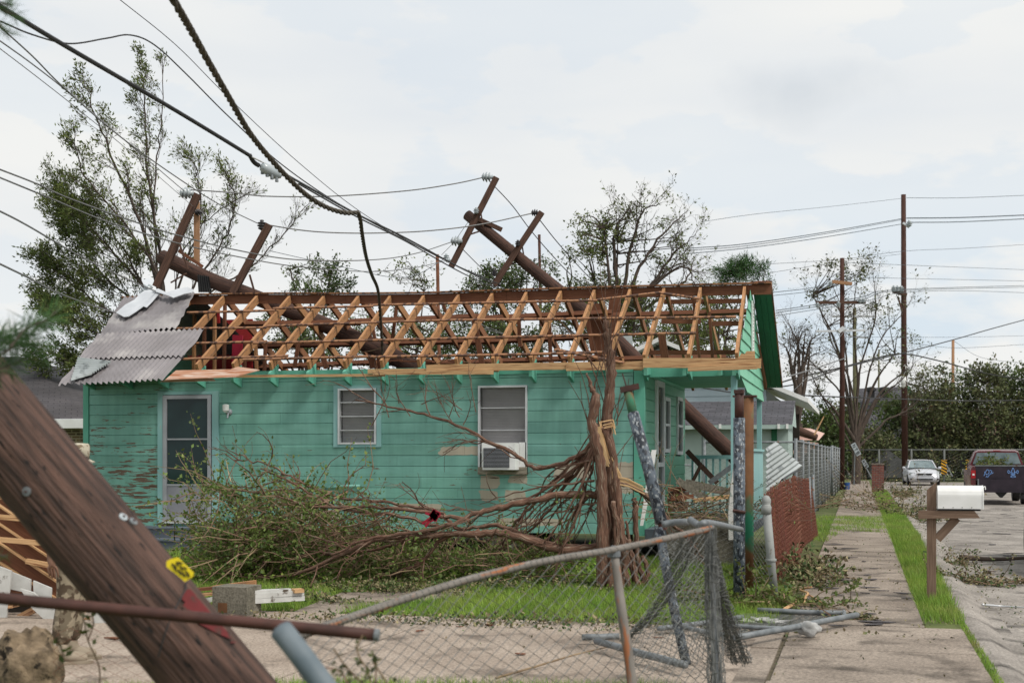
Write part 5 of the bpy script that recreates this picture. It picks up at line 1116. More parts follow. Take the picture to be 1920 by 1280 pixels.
MB().tube([q-V((0,0,.02)),V((q.x,q.y,.8)),V((q.x+.0,q.y,zt-.25))],.062,14).build('shaft',M['pp'],gp,smooth=True); MB().tube([V((q.x,q.y,zt-.25)),V((q.x,q.y,zt))],.048,12).build('bare_end',M['rustpipe'],gp,smooth=True); MB().bb(q.x-.05,q.x+.05,q.y-.05,q.y+.05,zt,zt+.04).build('cap',M['rustpipe'],gp); MB().tube([V((q.x-.06,q.y-.06,.95)),V((q.x+.07,q.y-.06,.93))],.018,6).build('clamp',M['rustpipe'],gp)
q=G(1402,1112); g2=T('pipe_post','rust-brown pipe post with a green painted top and foot','post',tuple(q)); zt=PD(1402,744,14.1).z
MB().tube([q-V((0,0,.02)),V((q.x,q.y,zt))],.066,14).build('shaft',M['rg'],g2,smooth=True); b=MB().bb(q.x-.17,q.x+.10,q.y-.06,q.y+.06,zt+.001,zt+.02); MBx=MB().bb(q.x-.16,q.x+.10,q.y-.07,q.y+.06,zt+.0,zt+.018).build('top_plate',M['rustpipe'],g2)
# foreground leaning flaked pole (broken at knee height)
fp=T('pipe_post','bent and broken blue-white flaking pipe leaning in front of the shattered tree','post',tuple(G(1287,1245)))
a=PD(1187,775,9.9); c=PD(1240,980,9.6); MB().tube([a,a.lerp(c,.5)+V((.01,0,0)),c],.047,14).build('shaft',M['pp'],fp,smooth=True)
a2=PD(1177,732,10); MB().tube([a2,a],.036,12).build('bare_end',M['rg'],fp,smooth=True); MB().beam(PD(1164,731,10),PD(1197,724,10),.10,.045).build('cap',M['rustpipe'],fp); MB().tube([a2,PD(1167,700,10)],.006,5).build('bolt',M['rustpipe'],fp)
MB().tube([PD(1236,990,9.6),PD(1248,1060,9.5),PD(1266,1150,9.45),G(1287,1245)],.036,12).build('lower_shaft',M['pp'],fp,smooth=True); MB().tube([c,PD(1244,993,9.6)],.03,8).build('torn_end',M['rustpipe'],fp)
M['bluepipe']=mat('dull_blue_grey_pipe',(.10,.13,.15),(.15,.18,.20),9,.6)
# ---------------------------------------------------------------- foreground mesh fence
mf=T('chain_link_fence','crushed foreground chain-link fence with a bent rust-streaked top rail','fence',tuple(G(1200,1290)))
rp=[(560,1192),(640,1163),(760,1122),(900,1080),(1030,1050),(1160,1028),(1335,990)]; ds=[5.5,5.7,6.0,6.4,6.7,7.1,7.7]
rail_=smooth([PD(px,py,d_) for (px,py),d_ in zip(rp,ds)],6)
MB().tube(rail_,.0185,12).build('top_rail',M['railrust'],mf,smooth=True)
top=rail_; bot=[V((p.x+.02*math.sin(p.x*4),p.y+.05,-.02)) for p in rail_]
link(MB(),top,bot,.054,.0028,wob=.004).build('wire_mesh',M['mesh'],mf)
b=MB()   # ties of the mesh around the rail
for i in range(0,len(rail_)-1):
    for u in (0.2,.7):
        p=rail_[i].lerp(rail_[i+1],u); d_=(rail_[i+1]-rail_[i]).normalized()
        ring=[p+(d_.orthogonal().normalized()*math.cos(a_)+d_.cross(d_.orthogonal().normalized())*math.sin(a_))*.0195+d_*.008*a_ for a_ in np.linspace(0,6.28,8)]
        b.tube(ring,.0022,3,cap=False)
b.build('wire_ties',M['mesh'],mf)
q=smooth([PD(1152,1045,7.1),PD(1165,1140,7.0),PD(1180,1240,6.95),PD(1190,1330,6.9)],5); MB().tube(q,.027,12).build('post',M['railrust'],mf,smooth=True); MB().lathe(PD(1151,1036,7.1),[(.02,-.03),(.038,-.02),(.036,.02),(.012,.04)],10).build('post_cap',M['metalg'],mf)
q=[PD(1334,985,7.7),PD(1337,1120,7.7),PD(1345,1300,7.6)]; MB().tube(smooth(q,4),.017,12).build('post',M['metalg'],mf,smooth=True)
def bundle(path,rad,n,r,seed=1):
    rr=random.Random(seed); c_=smooth(path,9); b=MB()
    for k in range(n):
        a0=rr.uniform(0,6.28); q_=rr.uniform(.35,1); w_=rr.uniform(-.6,.6); pts=[]
        for i,p in enumerate(c_):
            a_=a0+w_*i*.25; z=.25*math.sin(i*1.9+k*2.1); rad_=rad[0]+(rad[1]-rad[0])*i/(len(c_)-1); pts.append(p+(RT*math.cos(a_)+FW*math.sin(a_))*rad_*(q_+z*.5)+UP*.01*math.sin(i*2.3+k))
        b.tube(pts,r,3,cap=False)
    for i in range(2,len(c_)-1,1):
        p=c_[i]; rad_=rad[0]+(rad[1]-rad[0])*i/(len(c_)-1); b.tube([p+(RT*math.cos(a_)+FW*math.sin(a_))*rad_*1.1+UP*.012*math.sin(a_*2+i) for a_ in np.linspace(0,6.28,9)],r,3,cap=False)
    return b
bundle([PD(1333,988,7.68),PD(1336,1120,7.68),PD(1345,1300,7.58)],(.035,.055),34,.0026).build('bunched_mesh',M['mesh'],mf)
bundle([PD(1338,1040,7.75),PD(1350,1110,7.8),PD(1368,1170,8.0),PD(1390,1243,8.3)],(.03,.075),34,.0028,3).build('bunched_mesh',M['mesh'],mf)
bundle([PD(1290,1000,7.9),PD(1265,1080,8.1),PD(1225,1150,8.3),PD(1170,1200,8.5)],(.06,.03),16,.0024,5).build('bunched_mesh',M['mesh'],mf)
# bunched mesh at the corner and sagging second layer
tpx=[(1245,1012),(1290,1003),(1335,992)]; tp=smooth([PD(px,py,8.0+.2*i) for i,(px,py) in enumerate(tpx)],5); bt=smooth([PD(px,py,8.0+.2*i) for i,(px,py) in enumerate([(1180,1262),(1290,1270),(1360,1275)])],5)
link(MB(),tp,bt,.03,.0026,wob=.01).build('bunched_mesh',M['mesh'],mf)
tp=smooth([PD(px,py,7.9) for px,py in [(1322,1000),(1330,1000),(1342,1004)]],4); bt=smooth([PD(px,py,8.2) for px,py in [(1362,1240),(1378,1243),(1394,1238)]],4)
md=[a_.lerp(c_,.45)+V((-.06,0,-.02)) for a_,c_ in zip(tp,bt)]
for A_,B_ in ((tp,md),(md,bt)): link(MB(),A_,B_,.011,.003,wob=.006).build('bunched_mesh',M['mesh'],mf)
tp=smooth([PD(px,py,8.6) for px,py in [(1170,1190),(1230,1120),(1300,1010)]],5); bt=smooth([PD(px,py,8.4) for px,py in [(1200,1262),(1270,1250),(1340,1230)]],5)
link(MB(),tp,bt,.03,.0026,wob=.012).build('bunched_mesh',M['mesh'],mf)
def pipe(name,label,pts,ds,r,m='metalg',cat='pipe'):
    return MB().tube(smooth([PD(px,py,d_) for (px,py),d_ in zip(pts,ds)],5),r,12).build(name,M[m],label=label,cat=cat,smooth=True)
pipe('pipe','dark rusty pipe crossing in front of the big leaning pole',[(-40,1118),(0,1121),(350,1155),(708,1190)],[4.75,4.75,4.7,4.65],.0225,'rustpipe')
MB().tube([PD(702,1189.5,4.648),PD(711,1190.5,4.647)],.0232,12).build('pipe_collar',M['metalg'],label='bare grey end ring on the tip of the dark rusty pipe',cat='collar')
pipe('pipe','thick blue-grey pipe sticking up at the bottom edge below the rusty pipe',[(527,1180),(570,1235),(640,1330)],[3.9,3.85,3.8],.036,'bluepipe')
pipe('pipe','short grey pipe stub joining the bent corner of the foreground fence',[(1242,983),(1262,979),(1290,978)],[9.5,9.5,9.4],.026)
pipe('pipe','grey pipe running from the foreground fence corner to the painted post',[(1294,974),(1312,984),(1330,980),(1390,992)],[9.3,9.2,9.4,12.9],.026)
# fallen gate frame on the sidewalk
gf=T('fallen_gate','fallen galvanized gate frame with mesh lying across sidewalk and driveway','gate',tuple(G(1450,1175)))
def gp_(pts,r=.024,z=.06): return MB().tube([G(pts[0][0]+(pts[-1][0]-pts[0][0])*k/4,pts[0][1]+(pts[-1][1]-pts[0][1])*k/4+(.8 if k==2 else 0),z) for k in range(5)],r,10).build('frame_pipe',M['metalg'],gf,smooth=True)
gp_([(1420,1143),(1500,1146),(1582,1149)]); gp_([(1607,1152),(1560,1168),(1490,1186),(1375,1196)],.026,.10); gp_([(1362,1172),(1470,1178)],.02); gp_([(1582,1146),(1584,1155)],.02); gp_([(1360,1190),(1290,1178),(1285,1176)],.02); gp_([(1118,1201),(1190,1222),(1285,1246)],.027,.08); gp_([(1092,1194),(1160,1192)],.026); gp_([(1235,1178),(1330,1160),(1392,1156)],.022)
g_=lambda px,py: G(px,py,.03)
link(MB(),[g_(1380,1150),g_(1480,1148),g_(1585,1150)],[g_(1290,1192),g_(1400,1190),g_(1500,1182)],.06,.0024,wob=.01).build('wire_mesh',M['mesh'],gf)
M['bag']=mat('white_plastic',(.38,.38,.37),(.56,.56,.55),9,.35,bump=.6,trans=.2)
def blob(c,sx,sy,sz,m,seed,nz=.35,name='lump',rows=9,cols=14,fr=4.0,**k):
    rr=random.Random(seed); ph=[rr.uniform(0,6) for _ in range(6)]; P=[]
    for i in range(rows+1):
        th=math.pi*i/rows; r_=[]
        for j in range(cols+1):
            a_=2*math.pi*(j%cols)/cols; x,y,z=math.sin(th)*math.cos(a_),math.sin(th)*math.sin(a_),math.cos(th)
            f=1+nz*(math.sin(fr*x+ph[0])*math.sin(fr*y+ph[1])+.5*math.sin(2.1*fr*z+ph[2])*math.sin(2.3*fr*x+ph[3])+.35*math.sin(4.5*fr*y+ph[4])*math.sin(4.2*fr*z+ph[5]))
            r_.append(V(c)+V((x*sx*f,y*sy*f,z*sz*f)))
        P.append(r_)
    return MB().grid(P).build(name,m,smooth=True,**k)
blob(G(1517,1178,.08),.095,.05,.06,M['bag'],3,.28,'plastic_bag',16,26,2.6,label='crumpled white plastic bag caught on the fallen gate frame',cat='plastic bag')
blob(G(1425,1166,.02),.22,.06,.03,M['bag'],5,.6,'plastic_sheet',14,36,9,label='torn white plastic lying on the mesh inside the fallen gate',cat='plastic sheet')
# ---------------------------------------------------------------- big leaning pole in the foreground
bp=T('leaning_pole','thick brown wooden utility pole leaning close across the lower left corner','utility pole',tuple(G(560,1461)))
A0=PD(-620,58,5.5); A1=PD(408,1280,4.95); ax=(A1-A0).normalized(); A2=A1+ax*.9
n_=48; rows=90; P=[]; sx=ax.cross(FW).normalized(); sy=ax.cross(sx).normalized()
for i in range(rows+1):
    t_=i/rows; c_=A0.lerp(A2,t_); r_=.183-.012*t_; row=[]
    for j in range(n_+1):
        a_=2*math.pi*(j%n_)/n_; rr=r_*(1+.012*math.sin(a_*9+1.3)+.008*math.sin(a_*17+t_*5)+.006*math.sin(t_*30+a_*3)); row.append(c_+(sx*math.cos(a_)+sy*math.sin(a_))*rr)
    P.append(row)
b=MB(); i0=0; L_=(A2-A0).length
b.grid(P); uv=[]
for i in range(rows):
    for j in range(n_):
        for (ii,jj) in ((i,j),(i,j+1),(i+1,j+1),(i+1,j)): uv.append((ii/rows*L_,jj/n_*1.05))
b.uv=uv
M['pole2']=mat('weathered_pole_close',(.034,.022,.018),(.115,.064,.048),2.4,.8,(1.1,15,1),'UV',bump=.9,spot=(.012,.009,.008),sscale=4.2,slo=.60,shi=.66,sstretch=(2.2,9,1),detail=8)
b.build('shaft',M['pole2'],bp,smooth=True)
def onpole(px,py):
    """point on the pole surface facing the camera at this pixel"""
    r=ray(px,py).normalized(); w0=CAM-A0; a_=r-ax*r.dot(ax); c_=w0-ax*w0.dot(ax); rr=.176
    A_=a_.dot(a_); B_=2*a_.dot(c_); C_=c_.dot(c_)-rr*rr; D=B_*B_-4*A_*C_; t_=(-B_-math.sqrt(max(D,0)))/(2*A_); p=CAM+r*t_
    n=(p-A0)-ax*((p-A0).dot(ax)); return p,n.normalized()
for px,py,m_ in ((50,921,'metalg'),(231,969,'porc'),(250,977,'metalg')):
    p,n=onpole(px,py); MB().lathe(p-n*.004,[(.018,0),(.018,.007),(.007,.008)],14,axis=n).build('washer',M[m_],bp); MB().lathe(p+n*.003,[(.0045,0),(.0045,.008)],6,axis=n).build('bolt_head',M['rustpipe'],bp)
# painted red patch
b=MB(); P=[]
for i in range(13):
    row=[]
    for j in range(9):
        u,v=i/12,j/8; px=372+58*u-14*(1-v)*1.2+24*v; py=1112+95*u+ -18*v+6*math.sin(i*1.9+j)
        py=1106+100*u+2*math.sin(i*1.3); px=510*(py-685)/595-5-v*(6+36*math.sin(math.pi*min(1,u*1.1))**.7+4*math.sin(i*1.7)+3*math.sin(i*3.9))
        p,n=onpole(px,py); row.append(p+n*.0065)
    P.append(row)
b.grid(P).build('red_paint_mark',mat('red_pole_paint',(.085,.014,.014),(.15,.02,.022),9,.85,spot=(.06,.03,.024),sscale=16,slo=.52,shi=.58),bp,smooth=True)
# yellow tag with dark marks, hung on a wire
tg=T('yellow_tag','bright yellow tag with black lettering fixed to the leaning pole','tag',tuple(PD(338,1068,4.7)))
p,n=onpole(330,1062); M['yel']=mat('yellow_plastic',(.80,.62,.02),(.85,.68,.03),3,.4)
q=[PD(x,y,4.78) for x,y in [(312,1052),(318,1048),(333,1044),(345,1056),(363,1073),(362,1080),(347,1090),(330,1076),(312,1062)]]
MB().prism(q,FW*.004).build('plate',M['yel'],tg)
b=MB()
for (x0,y0,x1,y1) in [(322,1056,330,1064),(331,1052,334,1060),(334,1053,342,1056),(326,1062,332,1070),(338,1060,342,1068),(343,1063,350,1066),(334,1068,340,1076),(348,1070,354,1077),(341,1072,347,1080),(350,1077,356,1080)]: b.beam(PD(x0,y0,4.776),PD(x1,y1,4.776),.006,.003,up=FW)
b.build('lettering',M['black'],tg)
c=[onpole(px,py) for px,py in [(346,1092),(345,1106),(338,1122),(328,1142),(321,1160),(312,1185),(300,1230)]]; MB().tube(smooth([p+n*.012 for p,n in c],4),.003,5).build('tie_wire',M['wired'],tg)
# ---------------------------------------------------------------- mailbox
q=G(1748,1124); Ym=q.y; mb=T('mailbox','white metal mailbox on a stained wooden post with a braced arm','mailbox',tuple(q))
Wd=mat('stained_post_wood',(.135,.085,.058),(.21,.14,.098),3,.8,(1,20,1),'UV',bump=.3); PM=lambda px,py,dy=0: PY(px,py,Ym+dy)
a=PM(1747,1126); tp=PM(1747,905)
b=MB(); xa,xb=PM(1738,1000).x,PM(1755,1000).x; b.prism([V((xa,Ym-.045,-.03)),V((xb,Ym-.045,-.03)),V((xb,Ym-.045,PM(1755,904).z)),V((xa,Ym-.045,PM(1738,918).z))],(0,.09,0)); b.uv=[(p[2],p[0]*1.0) for f in b.f for p in [b.v[i] for i in f]]; b.build('post',Wd,mb)
l0,l1=PM(1722,964),PM(1838,964); b=MB(); b.prism([PM(1722,957,-.09),PM(1826,956,-.09),PM(1838,971,-.09),PM(1722,972,-.09)],(0,.04,0)); b.uv=[(p[0],p[2]*1.0) for f in b.f for p in [b.v[i] for i in f]]; b.build('arm',Wd,mb)
b=MB(); b.prism([PM(1722,957,.05),PM(1826,956,.05),PM(1838,971,.05),PM(1722,972,.05)],(0,.04,0)); b.build('arm',Wd,mb)
b=MB(); b.beam(PM(1757,1010),PM(1794,970),.085,.085,up=(0,1,0)); b.build('brace',Wd,mb)
x0,x1=PM(1757,930).x,PM(1843,930).x; zb=PM(1800,955).z; zt=PM(1800,912).z; hw=.105
sec=[(-hw,0),(-hw,.13)]+[(-hw*math.cos(t_),.13+(zt-zb-.13)*math.sin(t_)) for t_ in np.linspace(.15,math.pi-.15,9)]+[(hw,.13),(hw,0)]
b=MB(); b.prism([V((x0,Ym+y_,zb+.012+z_)) for y_,z_ in sec],(x1-x0-.015,0,0)); b.build('box',M['white'],mb)
b=MB(); b.prism([V((x1-.014,Ym+y_*1.04,zb+.010+z_*1.02)) for y_,z_ in sec],(.014,0,0)); b.build('door',M['white'],mb)
b=MB(); b.bb(x0-.0,x1-.03,Ym-hw+.01,Ym+hw-.01,zb-.008,zb+.011); b.build('base_board',M['black'],mb)
b=MB()
for px in (1769,1787,1804,1822): q_=PM(px,951,-hw-.003); b.lathe(q_,[(.005,0),(.005,.004)],6,axis=(0,-1,0))
b.build('rivet',M['black'],mb); b=MB(); b.tube(smooth([V((x1,Ym,zt-.01)),V((x1+.02,Ym,zt+.005)),V((x1+.025,Ym,zt-.03))],3),.006,5); b.build('latch',M['white'],mb)
# ---------------------------------------------------------------- brick pillar
q=G(1646,923); bpil=T('brick_pillar','red brick mailbox pillar beside the far sidewalk','pillar',tuple(q)); s_=F/((CH)*F/(923-HY)); 
def bbox_brick(c,w_,d_,h,m,par,nm):
    b=MB(); x,y,z=c
    for (p0,p1,L_) in (((x-w_/2,y-d_/2),(x+w_/2,y-d_/2),w_),((x+w_/2,y-d_/2),(x+w_/2,y+d_/2),d_),((x+w_/2,y+d_/2),(x-w_/2,y+d_/2),w_),((x-w_/2,y+d_/2),(x-w_/2,y-d_/2),d_)): b.face([(p0[0],p0[1],z),(p1[0],p1[1],z),(p1[0],p1[1],z+h),(p0[0],p0[1],z+h)],[(0,0),(L_,0),(L_,h),(0,h)])
    b.face([(x-w_/2,y-d_/2,z+h),(x+w_/2,y-d_/2,z+h),(x+w_/2,y+d_/2,z+h),(x-w_/2,y+d_/2,z+h)],[(0,0),(w_,0),(w_,d_),(0,d_)]); return b.build(nm,m,par)
bbox_brick((q.x,q.y+.3,-.03),.50,.55,1.22,M['brick'],bpil,'brick_shaft'); bbox_brick((q.x,q.y+.3,1.191),.54,.59,.05,M['concrete'],bpil,'cap'); MB().bb(q.x+.26,q.x+.34,q.y+.2,q.y+.42,.95,1.14).build('mail_slot',M['black'],bpil)
# ---------------------------------------------------------------- vehicles
def wheel(par,c,r,w_,ax=(1,0,0)):
    t_=bpy.data.objects.new('wheel',None); scene.collection.objects.link(t_); t_.parent=par; t_['_w']=par['_w']
    c=V(c); a_=V(ax); MB().lathe(c,[(r*.62,-w_*.48),(r*.93,-w_*.5),(r,-w_*.4),(r,w_*.4),(r*.93,w_*.5),(r*.62,w_*.48)],22,axis=a_).build('tyre',M['black'],t_,smooth=False)
    MB().lathe(c,[(r*.15,-w_*.53),(r*.60,-w_*.50),(r*.60,w_*.50),(r*.15,w_*.53)],18,axis=a_).build('rim',M['metalg'],t_)
M['silver']=mat('silver_car_paint',(.55,.56,.60),(.58,.59,.62),2,.25,metal=.2,spec=.6); M['carglass']=mat('car_glass',(.10,.14,.15),(.20,.26,.27),3,.08,spec=.7)
M['maroon']=mat('maroon_car_paint',(.10,.010,.014),(.13,.014,.018),2,.25,spec=.6); M['maroond']=mat('dirty_tailgate',(.018,.013,.020),(.034,.024,.034),3,.45)
def sedan(label,loc,rz,paint):
    """local: nose towards -y, centre x=0"""
    t_=T('parked_car',label,'car',(0,0,0))
    st=[(-2.30,.55,.32,.62,.62),(-2.22,.72,.24,.72,.55),(-2.05,.83,.20,.80,.52),(-1.5,.88,.18,.90,.50),(-.75,.90,.17,.97,.5),(0,.91,.17,.99,.5),(1.0,.91,.17,1.0,.5),(1.7,.89,.18,1.02,.5),(2.2,.84,.24,1.02,.5),(2.4,.74,.34,.94,.5)]
    P=[]
    for (y,hw,z0,z1,_) in st:
        zm=(z0+z1)/2+.08; row=[]
        for (x_,z_) in [(0,z1),(.45,z1-.005),(.8,z1-.05),(.95,z1-.12),(1.0,zm),(.99,zm-.2),(.95,z0+.06),(.85,z0),(.4,z0),(0,z0)]: row.append(V((x_*hw,y,z_)))
        full=[V((-p.x,p.y,p.z)) for p in row[::-1]][:-1]+row
        P.append(full)
    b=MB().grid(P); b.face(P[0][::-1]); b.face(P[-1]); b.build('body',paint,t_,smooth=True)
    # greenhouse
    gh=[(-.85,.78,.98,.78,.98),(-.15,.60,1.40,.76,.98),(.3,.60,1.46,.76,.99),(1.1,.58,1.44,.75,1.0),(1.9,.66,1.04,.72,1.02)]
    b=MB(); P=[[V((-bw,y,zb_)),V((-tw_,y,zt_)),V((0,y,zt_+.02)),V((tw_,y,zt_)),V((bw,y,zb_))] for (y,tw_,zt_,bw,zb_) in gh]; b.grid(P); b.build('window_glass',M['carglass'],t_,smooth=False)
    b=MB(); P=[[V((-tw_-.015,y,zt_+.005)),V((-tw_*.6,y,zt_+.03)),V((0,y,zt_+.04)),V((tw_*.6,y,zt_+.03)),V((tw_+.015,y,zt_+.005))] for (y,tw_,zt_,bw,zb_) in gh[1:4]]; b.grid(P); b.build('roof',paint,t_,smooth=True)
    b=MB()
    for s in (-1,1):
        b.beam((s*.79,-.86,.975),(s*.615,-.15,1.42),.06,.05); b.beam((s*.60,1.1,1.45),(s*.68,1.92,1.03),.08,.05); b.beam((s*.765,.35,1.0),(s*.615,.32,1.45),.05,.06)
    b.build('pillar',paint,t_)
    for s in (-1,1): MB().prism([V((s*.50,-2.26,.60)),V((s*.80,-2.10,.62)),V((s*.80,-2.02,.77)),V((s*.48,-2.16,.72))],(0,.12,0)).build('headlight',M['porc'],t_)
    b=MB(); b.prism([V((-.44,-2.335,.70)),V((.44,-2.335,.70)),V((.36,-2.335,.60)),V((-.36,-2.335,.60))],(0,.1,0)); b.build('grille',M['black'],t_)
    b=MB(); b.prism([V((-.46,-2.34,.40)),V((.46,-2.34,.40)),V((.42,-2.34,.31)),V((-.42,-2.34,.31))],(0,.1,0)); b.build('lower_intake',M['black'],t_)
    for s in (-1,1): MB().bb(s*.68-.1,s*.68+.1,-2.235,-2.15,.32,.41).build('fog_light',M['black'],t_)
    b=MB()
    for a_ in (90,210,330):
        c_=V((.055*math.cos(R(a_)),-2.345,.65+.055*math.sin(R(a_)))); u=V((math.cos(R(a_)),0,math.sin(R(a_))))*.05; v_=V((-math.sin(R(a_)),0,math.cos(R(a_))))*.028; b.prism([c_+u,c_+v_,c_-u,c_-v_],(0,.008,0))
    b.build('emblem',M['alu'],t_)
    for s in (-1,1): blobm=MB().lathe((s*1.0,-.62,1.0),[(.03,-.09),(.08,-.05),(.08,.05),(.03,.09)],10,axis=(1,0,0)); blobm.build('mirror',paint,t_); MB().beam((s*.85,-.6,.97),(s*.95,-.62,.98),.05,.04).build('mirror_arm',paint,t_)
    for s in (-1,1):
        for y in (-1.45,1.35): wheel(t_,(s*.80,y,.32),.32,.21)
    MB().beam((-.8,-.88,1.0),(.1,-.86,1.0),.02,.015).build('wiper',M['black'],t_)
    t_.location=loc; t_.rotation_euler=(0,0,rz); return t_
q=PD(1727,857,75); sedan('silver-white sedan facing the camera in front of the far fence',(q.x,q.y+.5,-.115),R(3),M['silver'])
def pickup(loc,rz):
    t_=T('pickup_truck','maroon pickup seen from behind with two blue symbols sprayed on its dark tailgate','pickup truck',(0,0,0))
    # local: tail at y=0 facing -y
    b=MB(); P=[]
    for (y,hw,z1) in [(0.02,.96,1.30),(.3,.99,1.33),(1.9,1.0,1.35)]:
        P.append([V((-.82,y,z1-.02)),V((-hw+.06,y,z1)),V((-hw,y,z1-.1)),V((-hw-.01,y,1.0)),V((-hw+.02,y,.62)),V((-hw+.12,y,.50))])
    b.grid(P); b.build('bed_side',M['maroon'],t_); b=MB()
    P=[[V((-p.x,p.y,p.z)) for p in r[::-1]] for r in P]; b.grid(P); 
    b.build('bed_side',M['maroon'],t_)
    for s in (-1,1): b=MB(); b.prism([V((s*.81,0.02,.5)),V((s*.95,0.02,.55)),V((s*.985,.02,1.0)),V((s*.95,.02,1.26)),V((s*.90,.02,1.30)),V((s*.81,.02,1.30))],(0,.06,0)).build('bed_corner',M['maroon'],t_)
    b=MB(); b.bb(-.80,.80,.05,1.95,.80,.84); b.bb(-.80,.80,1.85,1.93,.8,1.35); b.build('bed_floor',M['black'],t_)
    MB().bb(-.80,.80,-.02,.045,.86,1.31).build('tailgate',M['maroond'],t_); MB().bb(-.84,.84,-.03,.05,1.312,1.35).build('tailgate_cap',M['metalg'],t_)
    for s in (-1,1): MB().bb(s*.885-.075,s*.885+.075,-.005,.018,.90,1.17).build('taillight',mat('red_lens',(.35,.01,.015),(.4,.02,.02),4,.25),t_); MB().bb(s*.885-.035,s*.885+.035,-.010,-.006,1.0,1.06).build('reverse_light',M['white'],t_)
    MB().bb(-.80,.80,-.10,-.0,.48,.66).build('bumper',M['black'],t_); b=MB(); b.bb(-.74,.74,-.14,-.11,.42,.86); b.build('folded_ramp',M['maroond'],t_)
    for s in (-1,1): MB().bb(s*.74-.02,s*.74+.02,-.17,-.142,.45,.88).build('ramp_strut',M['metalg'],t_)
    b=MB(); b.prism([V((-.2,-.05,.42)),V((.2,-.05,.42)),V((.03,-.05,.24)),V((-.03,-.05,.24))],(0,.05,0)); b.build('hitch',M['black'],t_)
    b=MB(); b.beam((-.75,-.05,.35),(-.75,-.05,.22),.1,.15); b.beam((.72,-.05,.35),(.72,-.05,.22),.1,.15); b.build('mud_flap',M['black'],t_)
    # cab
    P=[]
    for (y,bw,zb_,tw_,zt_) in [(2.0,.92,1.0,.72,1.84),(2.3,.93,1.0,.74,1.88),(3.3,.93,1.0,.72,1.86),(4.1,.9,1.0,.70,1.25)]:
        P.append([V((-bw,y,zb_)),V((-bw+.01,y,1.32)),V((-tw_,y,zt_-.05)),V((-tw_+.12,y,zt_)),V((0,y,zt_+.01)),V((tw_-.12,y,zt_)),V((tw_,y,zt_-.05)),V((bw-.01,y,1.32)),V((bw,y,zb_))])
    b=MB().grid(P); b.face([V((-.92,2.0,.95)),*P[0],V((.92,2,.95))]); b.build('cab',M['maroon'],t_,smooth=False)
    b=MB(); b.prism([V((-.80,1.97,1.38)),V((.80,1.97,1.38)),V((.66,1.97,1.78)),V((-.66,1.97,1.78))],(0,.025,0)); b.build('rear_window',M['carglass'],t_)
    MB().bb(-.12,.12,1.96,1.99,1.83,1.86).build('brake_light',M['redroof'],t_)
    b=MB(); b.bb(-.95,.95,1.96,5.2,.55,1.15); b.build('body',M['maroon'],t_)
    for s in (-1,1):
        MB().box((s*1.10,3.1,1.38),(.16,.08,.24)).build('mirror',M['black'],t_); MB().beam((s*.93,3.15,1.32),(s*1.05,3.1,1.34),.04,.05).build('mirror_arm',M['black'],t_)
        for y in (1.0,4.5): wheel(t_,(s*.84,y,.38),.38,.26)
    # sprayed symbols: fleur-de-lis (right) and a smudged one (left)
    Bl=mat('blue_spray_paint',(.06,.16,.42),(.25,.42,.75),30,.6)
    def strokes(cx,cz,s,L_,nm):
        b=MB()
        for st_ in L_:
            c_=smooth([V((cx+x*s,-.026,cz+z*s)) for x,z in st_],5)
            for i in range(len(c_)-1): b.beam(c_[i],c_[i+1],.008,.022)
        b.build(nm,Bl,t_)
    fl=[[(0,-1),(0,-.3)],[(0,-.3),(-.28,.25),(-.15,.7),(0,1),(.15,.7),(.28,.25),(0,-.3)],[(-.1,-.2),(-.5,.1),(-.85,.5),(-1,.15),(-.8,-.1),(-.65,.1)],[(.1,-.2),(.5,.1),(.85,.5),(1,.15),(.8,-.1),(.65,.1)],[(-.45,-.3),(.45,-.3)],[(-.1,-.4),(-.45,-.8),(-.2,-.85)],[(.1,-.4),(.45,-.8),(.2,-.85)]]
    strokes(.38,1.09,.17,fl,'blue_lily_symbol')
    strokes(-.40,1.08,.17,[[(-.9,-.6),(-.6,.2),(-.2,.7),(.1,.3),(-.1,-.2),(-.5,-.2),(-.8,.3)],[(-.2,-.9),(.1,-.4),(.5,-.1),(.9,.1)],[(.2,.6),(.6,.4),(.4,0)],[(-.5,-.9),(-.3,-.5)]],'blue_smudged_symbol')
    t_.location=loc; t_.rotation_euler=(0,0,rz)
    return t_
q=PD(1877,857,43.6); pk_=pickup((q.x,q.y,-.115),R(-1.5))
def bunch(name,label,c,rx,ry,rz_,n,tn,sz,lm,tl=.35,cat='branches'):
    t_=T(name,label,cat,tuple(c)); b=MB(); P=[]; D=[]
    for k in range(tn):
        p=V(c)+V((random.gauss(0,rx*.45),random.gauss(0,ry*.45),abs(random.gauss(0,rz_*.3)))); dv=V((random.gauss(0,1),random.gauss(0,.8),random.gauss(.1,.4))).normalized(); pts=[p]
        for q_ in range(4): dv=(dv+V((random.gauss(0,.25),random.gauss(0,.25),random.gauss(0,.2)))).normalized(); np_=pts[-1]+dv*tl*random.uniform(.15,.4); np_.z=max(np_.z,c[2]+.008); pts.append(np_)
        b.tube(pts,[.008,.006,.005,.003,.002],3,cap=False)
        for q_ in range(int(n/tn)): i=random.randrange(1,5); P.append(tuple(pts[i-1].lerp(pts[i],random.random())+V((random.gauss(0,.03),random.gauss(0,.03),abs(random.gauss(0,.02)))))); D.append(tuple(dv))
    b.build('twigs',M['twig'],t_); quads_np('leaves',leaf_verts(P,sz,.55,D,1.2),4,M[lm],t_); return t_
bunch('cut_branches','leafy branches heaped in the bed of the maroon pickup',V((q.x-.25,q.y+.9,1.22)),.6,.4,.25,420,24,.10,'leafy')
# sliver of a light vehicle at the right edge
q=G(1912,1050); sedan('light grey car whose rounded flank just enters at the right edge',(q.x+1.17,q.y+.2,-.115),R(0),mat('pale_blue_grey_paint',(.45,.50,.56),(.47,.52,.58),2,.25))
